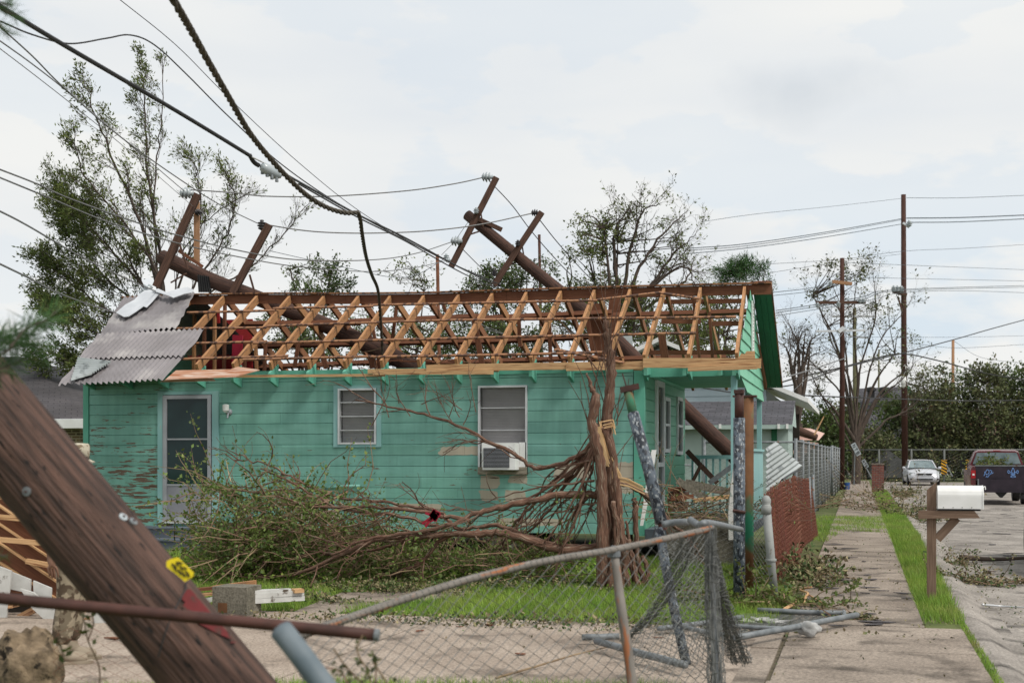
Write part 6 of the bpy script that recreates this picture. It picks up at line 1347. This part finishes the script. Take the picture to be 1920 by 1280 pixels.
# ---------------------------------------------------------------- hazard markers and signs
M['stripe']=None
def marker(px,label,flip):
    q=PD(px,857,84.5); t_=T('hazard_marker',label,'sign',(q.x,q.y,-.1),'hazard markers at the street end'); w_=.36; z0=.35; h=.98
    MB().tube([(q.x,q.y+.03,-.1),(q.x,q.y+.03,z0+h)],.03,6).build('post',M['metalg'],t_)
    MB().bb(q.x-w_/2,q.x+w_/2,q.y-.01,q.y+.01,z0,z0+h).build('panel',mat('marker_yellow',(.75,.38,.02),(.8,.42,.03),3,.5),t_)
    b=MB()
    for k in range(-1,6):
        z=z0+k*.21; s=1 if flip else -1; zz=[z,z+.10,z+.10+.26,z+.26]
        pts=[(-s*w_/2,z),(-s*w_/2,z+.105),(s*w_/2,z+.105+.2),(s*w_/2,z+.2)]; pts=[(x,min(max(zv,z0),z0+h)) for x,zv in pts]
        if pts[3][1]-pts[0][1]<.01 and pts[2][1]-pts[1][1]<.01: continue
        b.prism([V((q.x+x,q.y-.016,zv)) for x,zv in pts],(0,.004,0))
    b.build('black_stripes',M['black'],t_)
marker(1770,'black and orange striped marker on the left, next to the leaning bar',False); marker(1816,'black and orange striped marker on the right, beside the pickup mirror',True)
def sign(px,py,d,w_,h,ang,label,post):
    c=PD(px,py,d); t_=T('street_sign',label,'sign',(c.x,c.y,0)); u=(RT*math.cos(ang)+UP*math.sin(ang)); v_=(-RT*math.sin(ang)+UP*math.cos(ang))
    MB().prism([c-u*w_/2-v_*h/2,c+u*w_/2-v_*h/2,c+u*w_/2+v_*h/2,c-u*w_/2+v_*h/2],FW*.02).build('plate',M['porc'],t_)
    b=MB(); x=-w_*.4
    for k,ch in enumerate('NTS'):
        o_=c-FW*.012+u*(-w_*.30+k*w_*.3); hh=h*.3; ww=w_*.09
        S_={'N':[((-1,-1),(-1,1)),((-1,1),(1,-1)),((1,-1),(1,1))],'T':[((0,-1),(0,1)),((-1,1),(1,1))],'S':[((-1,-1),(1,-1)),((1,-1),(1,0)),((1,0),(-1,0)),((-1,0),(-1,1)),((-1,1),(1,1))]}[ch]
        for (a_,c_) in S_: b.beam(o_+u*a_[0]*ww+v_*a_[1]*hh,o_+u*c_[0]*ww+v_*c_[1]*hh,.02,.03,up=FW)
    b.build('lettering',M['black'],t_); MB().tube([c+FW*.04-v_*h*.2,V((c.x+post,c.y,-.1))+FW*.04],.03,6).build('post',M['metalg'],t_)
sign(1605,842,70,.72,.27,R(-62),'white street sign with black letters hanging askew on the greenish pole',-.1)
sign(1622,869,62,.42,.19,R(-62),'small tilted white street sign leaning just left of the brick pillar',.6)
MB().tube([PD(1774,870,83),PD(1786,893,82.5)],.04,5).build('leaning_bar',M['metalg'],label='grey bar leaning against the fence by the left striped marker',cat='bar')
q=G(1588,917); MB().lathe(q,[(.13,0),(.15,.3),(.15,.32)],12).build('bucket',mat('blue_plastic',(.02,.07,.22),(.03,.09,.26),3,.4),label='small blue bucket at the foot of the far fence',cat='bucket')
# ---------------------------------------------------------------- loose debris
def sheet_lean():
    q=[PD(1437,838,23.4),PD(1455,827,24.0),PD(1504,873,24.6),PD(1437,922,23.6)]; P=[]
    nrm=(q[1]-q[0]).cross(q[3]-q[0]).normalized()
    for i in range(60):
        row=[]
        for j in range(9): p=q[0].lerp(q[1],j/8).lerp(q[3].lerp(q[2],j/8),i/59); row.append(p+nrm*.016*math.sin(i*.85))
        P.append(row)
    MB().grid(P).build('roof_sheet',M['corr2'],label='bent corrugated metal sheet leaning against the fence right of the porch',cat='metal sheet',smooth=True)
sheet_lean()
def board(name,label,px4,d,th,m,cat='board',d2=None,group=None,up=None):
    a,c_,w_=px4; A=PD(*a,d); C_=PD(*c_,d2 or d); return MB().beam(A,C_,th,w_*d/F,up=UP if up is None else up).build(name,M[m],label=label,cat=cat,group=group)
b=MB(); b.prism([PD(x,y,16.6) for x,y in [(1381,842),(1388,842),(1384,1010),(1367,1012),(1366,960),(1372,900)]],FW*.05); b.build('stair_stringer',mat('chalky_white',(.50,.50,.47),(.62,.62,.60),8,.7,spot=(.28,.33,.30),sscale=14,slo=.56,shi=.62),label='chalky white stair board standing behind the painted pipe posts',cat='board')
b=MB(); b.prism([PD(x,y,18.2) for x,y in [(1222,843),(1231,843),(1222,905),(1206,985),(1200,985),(1212,905)]],FW*.03); b.build('leaning_board',M['white'],label='pale triangular board leaning at the porch corner beside the white door',cat='board')
b=MB(); b.bb(PD(1250,857,18).x,PD(1400,857,18).x,17.9,18.1,0,.72); b.build('retaining_wall',M['block'],label='low grey block wall under the front edge of the porch',cat='wall')
for k,(a_,c_,w_,d_,m_) in enumerate([((1270,900),(1325,935),13,17.6,'block'),((1285,905),(1380,925),15,17.8,'block'),((1258,934),(1300,930),8,17.5,'rawd'),((1262,918),(1290,916),8,17.7,'rawd'),((1300,938),(1372,930),7,17.4,'plank'),((1288,845),(1345,905),9,22.4,'arm'),((1315,870),(1292,915),6,21.5,'arm'),((1330,905),(1375,872),9,22,'metalg')]):
    board('broken_board',['grey weathered board leaning down to the right on the porch heap','broad grey board lying on top of the porch heap','lowest reddish board of the porch heap','short reddish board at the dark left end of the porch heap','split raw board at the right foot of the porch heap','dark beam slanting behind the porch railing','short dark stick crossing behind the railing','grey corrugated strip slanting behind the railing'][k],(a_,c_,w_),d_,.06,m_)
fw=T('firewood_stack','dark stack of reddish blocks at the left end of the porch heap','wood stack',(PD(1270,857,18.3).x,18.3,.72))
x_0=PD(1256,857,18.3).x; x_1=PD(1287,857,18.3).x
for r_ in range(5):
    for k in range(3): xx=x_0+(x_1-x_0)*(k+.5)/3+random.uniform(-.015,.015); MB().beam((xx,18.12+random.uniform(-.04,.03),.76+r_*.072),(xx+random.uniform(-.02,.02),18.55,.76+r_*.072+random.uniform(-.01,.01)),.075,.06).build('block',M['arm'] if (k+r_)%2 else M['rawd'],fw)
bunch('brush_heap','tangle of leafy twigs piled over the low wall in front of the porch',V(PD(1320,960,17.2))-V((0,0,.1)),1.1,.4,.5,500,110,.045,'leafy',.8)
bunch('brush_heap','leafy brush piled against the foot of the red slat fence',V((G(1512,1085).x,G(1512,1085).y,0)),.26,1.5,.22,2300,60,.055,'leafdead',.45)
bunch('brush_heap','low brush at the feet of the painted pipe posts',V((G(1400,1135).x,G(1400,1135).y,0)),.9,.4,.22,1800,60,.05,'leafy',.4)
bunch('fallen_branch','dead branch with few leaves lying right across the far sidewalk',V((G(1625,955).x,G(1625,955).y,.05)),1.6,2.2,.8,900,90,.07,'leafdead',1.7)
bunch('brush_heap','branches piled in the gutter just past the brick pillar',V((G(1690,925).x,G(1690,925).y,-.1)),.8,2.5,.4,1500,60,.08,'leafdead',.6)
bunch('brush_heap','leafy branches in the gutter behind the mailbox post',V((G(1720,965).x,G(1720,965).y,-.1)),.7,1.8,.35,1500,60,.07,'leafdead',.6)
bunch('brush_heap','oval mat of leafy twigs lying on the road right of the mailbox',V((G(1832,1078).x,G(1832,1078).y,-.11)),.55,.28,.12,1300,50,.045,'leafdead',.35)
bunch('brush_heap','small leafy clump on the road close to the mailbox brace',V((G(1778,1045).x,G(1778,1045).y,-.11)),.25,.3,.1,400,20,.045,'leafdead',.3)
bunch('brush_heap','twigs and leaves at the tip of the fallen gate frame',V((G(1592,1162).x,G(1592,1162).y,.0)),.16,.10,.06,300,16,.04,'leafdead',.2)
def stick(name,label,pts,r,m='plank',z=.02): return MB().tube(smooth([G(px,py,z if i%2 else z+.05) for i,(px,py) in enumerate(pts)],4),[r*(1-.5*k/(4*(len(pts)-1))) for k in range(4*(len(pts)-1)+1)],6).build(name,M[m],label=label,cat='stick',smooth=True)
stick('stick','peeled forked stick curving on the sidewalk edge below the slats',[(1470,1142),(1500,1125),(1515,1112),(1500,1105),(1522,1100)],.018); stick('stick','second peeled stick lying beside the forked one',[(1508,1130),(1515,1115),(1540,1128)],.012)
stick('stick','long thin twig lying on the driveway behind the foreground mesh',[(930,1270),(1000,1250),(1080,1226),(1140,1212)],.009,'twig')
stick('stick','brown log lying on the road beyond the mailbox',[(1802,1044),(1860,1048),(1930,1045)],.045,'bark',-.08); stick('stick','silvery strip of metal lying on the road at the right edge',[(1842,1133),(1880,1136),(1930,1139)],.014,'alu',-.1)
# shingle scraps and slivers
SC=[]
for k in range(30):
    y=random.choice([random.uniform(11.5,24),random.uniform(11.5,17)]); x=random.uniform(-.5,.5) if k%3 else random.uniform(-.55,-.2); SC.append((x,y,.018,random.uniform(.04,.16)*random.uniform(.5,1.3),random.uniform(.015,.06),'sidewalk'))
for k in range(10): SC.append((random.uniform(-6,-1.6),random.uniform(9.3,11.2),.008,random.uniform(.03,.14),random.uniform(.02,.05),'driveway'))
for k in range(60): SC.append((random.uniform(1.45,6.5),random.choice([random.uniform(11,22),random.uniform(14,45)]),-.116,random.uniform(.06,.30),random.uniform(.03,.10),'road'))
LB={'sidewalk':'thin dark shingle scrap lying flat on the sidewalk','driveway':'thin dark splinter lying flat on the driveway','road':'thin dark shingle scrap lying flat on the road'}
for (x,y,z,L_,w_,kd) in SC:
    rz=random.gauss(0,.35); n_=7; p=[]
    for k in range(n_): a_=2*math.pi*k/n_; rr=random.uniform(.45,1.1); p.append((x+math.cos(a_)*L_*rr*math.cos(rz)-math.sin(a_)*w_*rr*math.sin(rz),y+math.cos(a_)*L_*rr*math.sin(rz)+math.sin(a_)*w_*rr*math.cos(rz),z))
    MB().prism([V(q_) for q_ in p],(0,0,random.uniform(.004,.010))).build('shingle_scrap' if kd!='driveway' else 'wood_splinter',M['shing'] if kd!='driveway' else M['rawd'],label=LB[kd],cat='debris',group='dark scraps scattered on the '+kd)
board('board','straight grey batten lying across the sidewalk slab joint in front',((1635,1174),(1775,1173),3),G(1700,1174).length,.04,'block')
leafpile('leaf_specks','tiny leaves and grit blown over the sidewalk and gutter',[(0,13+3*k,.35,1.6,.5) for k in range(5)]+[(.5,12+4*k,.12,2.2,.5) for k in range(6)]+[(1.35,12+4*k,.12,2.2,.7) for k in range(6)]+[(3,16+6*k,1.6,3,.5) for k in range(4)]+[(-3.5,10.3,1.8,.6,.4),(-.55,13,.06,3,.7),(-.55,19,.06,3,.7)],170,.024,'leafdead',zs=.004)
# rubble left: collapsed roof, boards, block
rb=T('collapsed_roof','collapsed section of orange roof rafters lying at the left edge','roof',tuple(G(30,1165)))
b=MB(); b.prism([PD(x,y,12.9) for x,y in [(-120,880),(20,925),(118,1050),(118,1130),(-120,1120)]],FW*.06); b.build('sheathing',M['rawd'],rb)
for (y0,y1) in ((915,985),(955,1030),(990,1062),(1025,1098),(1065,1130),(880,950)):
    a_=PD(-60,y0-35,12.6); c_=PD(115,y1+10,12.3); MB().beam(a_,c_,.05,.13,up=FW.cross(RT)*-1).build('rafter',M['rawd'],rb); MB().beam(a_+UP*.08-FW*.03,c_+UP*.08-FW*.03,.05,.016,up=FW.cross(RT)*-1).build('rafter_edge',M['plank'],rb)
for (a_,c_) in (((-30,966),(52,973)),((-30,1008),(92,1019)),((50,1051),(108,1062)),((-30,935),(20,930))): MB().beam(PD(*a_,12.2),PD(*c_,12.2),.06,.045).build('batten',M['plank'],rb)
M['wsid']=mat('peeling_white_board',(.44,.44,.42),(.56,.56,.54),6,.7,spot=(.09,.07,.05),sscale=9,slo=.58,shi=.64,bump=.3)
for k,(pl,lb) in enumerate([([(-10,1058),(21,1070),(8,1195),(-10,1195)],'tall white siding board standing at the extreme left edge'),([(22,1072),(57,1086),(56,1112),(20,1104)],'upper white siding piece among the left rubble'),([(62,1088),(96,1102),(95,1124),(63,1120)],'white siding piece with a black mark beside the soldier'),([(38,1103),(62,1110),(112,1152),(112,1164),(84,1162),(58,1138)],'long curled white board sliding down through the left rubble'),([(176,1146),(200,1148),(228,1178),(176,1189)],'flat white board lying between the soldier and the leaning pole'),([(14,1176),(112,1182),(112,1192),(14,1188)],'dark-edged plank lying behind the concrete chunk')]):
    dd_=[12.0,12.1,12.0,11.9,11.6,11.4][k]; MB().prism([PD(x,y,dd_) for x,y in pl],FW*.03).build('siding_board',M['wsid'] if k<5 else M['block'],label=lb,cat='board')
b=MB(); b.prism([PD(x,y,12.4) for x,y in [(-30,1120),(118,1120),(118,1178),(-30,1178)]],FW*.4); b.build('dark_void_box',M['dark'],rb)  # near-black box stands in for the shade of the void behind the boards
b=MB()
for k in range(26):
    a_=PD(random.uniform(-20,225),random.uniform(1125,1175),random.uniform(11.8,12.5)); d_=V((random.uniform(-1,1),random.uniform(-.3,.3),random.uniform(-.5,.3)))*random.uniform(.1,.35); b.beam(a_,a_+d_,.03,.06)
b.build('broken_laths',M['plank'],rb)
bk=T('concrete_block','square concrete block with a rusty square hole beside the white boards','block',tuple(G(430,1153))); q=G(430,1153)
Yb_=q.y; b=MB(); b.bb(PY(398,1120,Yb_).x,PY(463,1120,Yb_).x,Yb_,Yb_+.3,0,PY(430,1100,Yb_).z); b.build('block_body',M['block'],bk); b=MB(); b.bb(PY(409,1120,Yb_).x,PY(426,1120,Yb_).x,Yb_-.004,Yb_+.01,PY(430,1148,Yb_).z,PY(430,1130,Yb_).z); b.build('rusty_inset',M['rg'],bk)
ws=T('board_stack','stack of white painted boards lying on the grass right of the concrete block','board stack',tuple(G(515,1135)))
for k,(a_,c_,w_) in enumerate([((463,1126),(567,1120),9),((463,1117),(566,1110),9),((466,1109),(549,1106),6)]): MB().beam(PD(*a_,12.3),PD(*c_,12.6),.12,w_*12.3/F).build('board',M['wsid'],ws)
MB().beam(PD(549,1107,12.5),PD(567,1106,12.55),.10,.035).build('raw_board_end',M['plank'],ws)
for k,(a_,c_,w_,m_,lb) in enumerate([((398,1103),(480,1092),10,'raw','orange board end sticking out behind the concrete block'),((365,1105),(400,1102),6,'rawd','reddish board just left of the concrete block, topmost'),((365,1115),(400,1112),6,'plank','raw board left of the concrete block, in the middle'),((372,1128),(400,1122),9,'wsid','white board end left of the concrete block, lowest')]): board('board',lb,(a_,c_,w_),12.9,.08,m_)
blob(G(45,1262,.16),.235,.22,.26,mat('rough_concrete_chunk',(.085,.062,.04),(.25,.185,.12),13,.95,bump=1,bscale=25,spot=(.02,.015,.01),sscale=9,slo=.58,shi=.64),11,.16,'concrete_chunk',26,36,5.5,label='rough broken concrete chunk in the lower left corner',cat='rock')
# pine sprays and weeds close to the camera
def needles(name,label,paths,d,n,ln,m='leafp'):
    t_=T(name,label,'branch',tuple(PD(*paths[0][0],d))); b=MB(); P=[]; D=[]
    for pl in paths:
        c_=smooth([PD(px,py,d+.1*i) for i,(px,py) in enumerate(pl)],6); b.tube(c_,.004,5)
        for k in range(n): i=random.randrange(len(c_)-1); P.append(tuple(c_[i].lerp(c_[i+1],random.random()))); D.append(tuple((c_[i+1]-c_[i]).normalized()))
    b.build('twig',M['bark'],t_); quads_np('needles',leaf_verts(P,ln,.035,D,.8),4,M[m],t_)
needles('pine_branch','blurred pine spray reaching in from the left edge, close to the camera',[[(-60,690),(0,665),(40,640),(75,610),(112,580)],[(-60,680),(-10,650),(30,640),(70,650)],[(-50,700),(0,690),(30,680),(70,660)],[(20,650),(50,615),(90,600)],[(-60,640),(-20,635),(20,632)]],4.2,240,.085)
needles('pine_branch','small blurred pine tip in the top left corner',[[(-50,0),(-10,15),(30,30)],[(-40,30),(-5,45),(15,60)],[(-40,-10),(0,5),(20,10)]],4.4,120,.06); needles('pine_branch','dark green pine tip low at the left edge by the orange rafters',[[(-40,1040),(-8,1040),(12,1042)]],4.2,60,.05)
def weed(name,label,stems,d,n,sz,lm):
    t_=T(name,label,'plant',tuple(PD(*stems[0][0],d))); b=MB(); P=[]; D=[]
    for pl in stems:
        c_=smooth([PD(px,py,d) for px,py in pl],5); b.tube(c_,.003,4)
        for k in range(n): i=random.randrange(len(c_)-1); P.append(tuple(c_[i]+V((random.gauss(0,.012),random.gauss(0,.012),random.gauss(0,.012))))); D.append(tuple((c_[i+1]-c_[i]).normalized()))
    b.build('stem',M['twig'],t_); quads_np('leaves',leaf_verts(P,sz,.55,D,1),4,M[lm],t_)
weed('weed','blurred weed with brown and green leaves under the rusty pipe tip',[[(700,1310),(690,1260),(670,1220),(680,1190)],[(690,1290),(650,1250),(625,1215)],[(700,1300),(705,1260),(700,1225)],[(660,1300),(640,1260),(610,1250)],[(720,1310),(730,1290),(700,1240)]],4.6,16,.03,'leafb')
weed('vine','thin dark vine climbing the mesh in front of the soldier',[[(185,1300),(186,1250),(165,1200),(158,1165),(150,1140)],[(165,1200),(175,1170),(172,1150)],[(120,1230),(108,1200),(85,1180)]],5.2,8,.035,'leafy')
lm_=smooth([PD(px,py,6.9) for px,py in [(100,1176),(160,1176),(240,1180),(330,1186)]],4); lb_=[V((p.x,p.y,.0)) for p in lm_]; link(MB(),lm_,lb_,.06,.0016).build('chain_link_fence',M['meshrust'],label='piece of rusty mesh standing in front of the soldier\'s boots',cat='fence')
# ---------------------------------------------------------------- the soldier
def skin(name,nodes,edges,m,par,sub=2,root=0):
    me=bpy.data.meshes.new(name); off=V(par['_w']); me.from_pydata([tuple(V(p)-off) for p,r in nodes],edges,[]); me.materials.append(m)
    o=bpy.data.objects.new(name,me); scene.collection.objects.link(o); o.parent=par; o['_w']=tuple(off)
    sk=o.modifiers.new('skin','SKIN'); sk.use_smooth_shade=True
    if not me.skin_vertices: me.attributes  # created with the modifier when evaluated
    return o,me,sk
def skin_obj(name,nodes,edges,m,par,sub=1,root=0):
    import bmesh
    bm=bmesh.new(); off=V(par['_w']); ly=bm.verts.layers.skin.verify(); vs_=[]
    for i,(p,r) in enumerate(nodes):
        v_=bm.verts.new(V(p)-off); 
        rr=r if hasattr(r,'__len__') else (r,r)
        v_[ly].radius=rr; v_[ly].use_root=(i==root); vs_.append(v_)
    for a_,c_ in edges: bm.edges.new((vs_[a_],vs_[c_]))
    me=bpy.data.meshes.new(name); bm.to_mesh(me); bm.free(); me.materials.append(m)
    o=bpy.data.objects.new(name,me); scene.collection.objects.link(o); o.parent=par; o['_w']=tuple(off)
    sk=o.modifiers.new('skin','SKIN'); sk.use_smooth_shade=True; ss=o.modifiers.new('sub','SUBSURF'); ss.levels=sub; ss.render_levels=sub
    dg=bpy.context.evaluated_depsgraph_get(); m2=bpy.data.meshes.new_from_object(o.evaluated_get(dg)); o.modifiers.clear(); o.data=m2; m2.polygons.foreach_set('use_smooth',[True]*len(m2.polygons))
    if not m2.materials: m2.materials.append(m)
    return o
q=G(132,1240); KZ=.895; fwd=(RT*.95+FW*.3).normalized(); sd_=V((-fwd.y,fwd.x,0))   # sd_: person's left
pr=T('person','soldier in camouflage uniform and patrol cap standing behind the leaning pole, seen side-on','person',tuple(q))
def J(f,s,z): return q+fwd*f+sd_*s+V((0,0,z*KZ))
skinm=mat('skin',(.20,.11,.075),(.25,.14,.10),6,.6); camo=mat('camouflage_cloth',(.16,.13,.09),(.30,.25,.18),11,.85,bump=.5,bscale=14,spot=(.085,.06,.04),sscale=17,slo=.52,shi=.55,lo=.48,hi=.52)
bn=[(J(0,0,.93),.12),(J(.01,0,1.15),.115),(J(.0,0,1.36),.12),(J(-.01,0,1.47),.055),(J(.02,0,1.56),.05),(J(.035,0,1.64),(.085,.075)),(J(.03,0,1.72),.07),
 (J(0,.17,1.40),.05),(J(-.05,.23,1.15),.04),(J(-.02,.22,.92),.03),(J(0,-.17,1.40),.05),(J(-.10,-.23,1.16),.04),(J(-.13,-.22,.92),.03),
 (J(0,.10,.88),.09),(J(.03,.10,.50),.06),(J(.0,.10,.10),.045),(J(.12,.10,.04),.04),(J(0,-.10,.88),.09),(J(-.02,-.10,.50),.06),(J(-.06,-.10,.10),.045),(J(.06,-.10,.04),.04)]
be=[(0,1),(1,2),(2,3),(3,4),(4,5),(5,6),(2,7),(7,8),(8,9),(2,10),(10,11),(11,12),(0,13),(13,14),(14,15),(15,16),(0,17),(17,18),(18,19),(19,20)]
for s_,w0 in ((1,9),(-1,12)):   # hands: palm plus five fingers
    wr=bn[w0][0]; base=len(bn); bn.append((wr+V((0,0,-.07))+fwd*.01,(.038,.018))); be.append((w0,base))
    for k,(o_,l_) in enumerate([(.030,.070),(.010,.082),(-.010,.076),(-.028,.060)]):
        a_=len(bn); bn.append((wr+V((0,0,-.115))+fwd*(.012+o_),.009)); bn.append((wr+V((0,0,-.115-l_*.55))+fwd*(.02+o_)-sd_*s_*.012,.008)); bn.append((wr+V((0,0,-.115-l_))+fwd*(.022+o_)-sd_*s_*.032,.007)); be+=[(base,a_),(a_,a_+1),(a_+1,a_+2)]
    a_=len(bn); bn.append((wr+V((0,0,-.05))+fwd*.055,.011)); bn.append((wr+V((0,0,-.095))+fwd*.075-sd_*s_*.01,.009)); be+=[(base,a_),(a_,a_+1)]
body=skin_obj('body',bn,be,skinm,pr,1)
tr=[(J(0,0,.94),.15),(J(0,.095,.86),.115),(J(.03,.10,.66),.10),(J(.035,.10,.48),.083),(J(.01,.10,.28),.082),(J(.0,.10,.14),.07),(J(0,-.095,.86),.115),(J(0,-.10,.66),.10),(J(-.02,-.10,.48),.083),(J(-.05,-.10,.28),.082),(J(-.06,-.10,.14),.07),(J(0,0,1.02),.15)]
skin_obj('trousers',tr,[(0,1),(1,2),(2,3),(3,4),(4,5),(0,6),(6,7),(7,8),(8,9),(9,10),(0,11)],camo,pr,2)
jk=[(J(0,0,.92),.16),(J(.01,0,1.15),.155),(J(0,0,1.36),.15),(J(-.01,0,1.45),.08),(J(0,.19,1.40),.08),(J(-.05,.24,1.15),.065),(J(-.02,.23,.94),.05),(J(0,-.19,1.40),.08),(J(-.10,-.24,1.16),.065),(J(-.13,-.23,.94),.05)]
skin_obj('jacket',jk,[(0,1),(1,2),(2,3),(2,4),(4,5),(5,6),(2,7),(7,8),(8,9)],camo,pr,2)
bootm=mat('sand_boot',(.22,.18,.13),(.30,.25,.19),9,.8)
for (f0,s0) in ((.0,.10),(-.06,-.10)): skin_obj('boot',[(J(f0,s0,.20),.062),(J(f0,s0,.07),.06),(J(f0+.10,s0,.05),.052),(J(f0+.19,s0,.042),.044)],[(0,1),(1,2),(2,3)],bootm,pr,2); 
for (f0,s0) in ((.0,.10),(-.06,-.10)): MB().beam(J(f0-.06,s0,.014),J(f0+.22,s0,.014),.085,.022).build('boot_sole',bootm,pr)
hd=J(.035,0,1.66); capm=mat('tan_camo_cap',(.38,.34,.26),(.50,.46,.37),20,.85,spot=(.20,.15,.10),sscale=24,slo=.58,shi=.62)
hf=(RT*.7+FW*.72).normalized(); hs=V((-hf.y,hf.x,0)); MB().lathe(hd+V((0,0,.0)),[(.098,.0),(.101,.05),(.102,.10),(.09,.115),(.02,.12)],20).build('cap',capm,pr,smooth=True)
b=MB(); c0=[hd+hf*(.085*math.cos(a_))+hs*(.085*math.sin(a_))+V((0,0,.01)) for a_ in np.linspace(-1.3,1.3,9)]; c1=[hd+hf*(.150*math.cos(a_))+hs*(.10*math.sin(a_))+V((0,0,-.02)) for a_ in np.linspace(-1.3,1.3,9)]
b.grid([c0,c1]); b.grid([[p-V((0,0,.006)) for p in c1],[p-V((0,0,.006)) for p in c0]]); b.build('cap_brim',capm,pr)
MB().lathe(hd,[(.095,-.05),(.10,0),(.10,.02)],16).build('hair',M['bark'],pr)
b=MB(); b.beam(hd+fwd*.085+V((0,0,-.02)),hd+fwd*.115+V((0,0,-.055)),.03,.03); b.build('nose',skinm,pr)
for s_ in (1,-1):
    MB().lathe(hd+fwd*.088+sd_*s_*.034+V((0,0,-.012)),[(.004,-.006),(.012,0),(.004,.006)],8,axis=fwd).build('eye',M['black'],pr); MB().lathe(hd+sd_*s_*.088+V((0,0,-.03)),[(.01,-.006),(.028,0),(.01,.008)],8,axis=sd_).build('ear',skinm,pr)
b=MB(); b.beam(hd+fwd*.09+sd_*.025+V((0,0,-.085)),hd+fwd*.09-sd_*.025+V((0,0,-.085)),.008,.01); b.build('mouth',M['redroof'],pr)
# tidy helper properties
for o_ in bpy.data.objects:
    if '_w' in o_: del o_['_w']
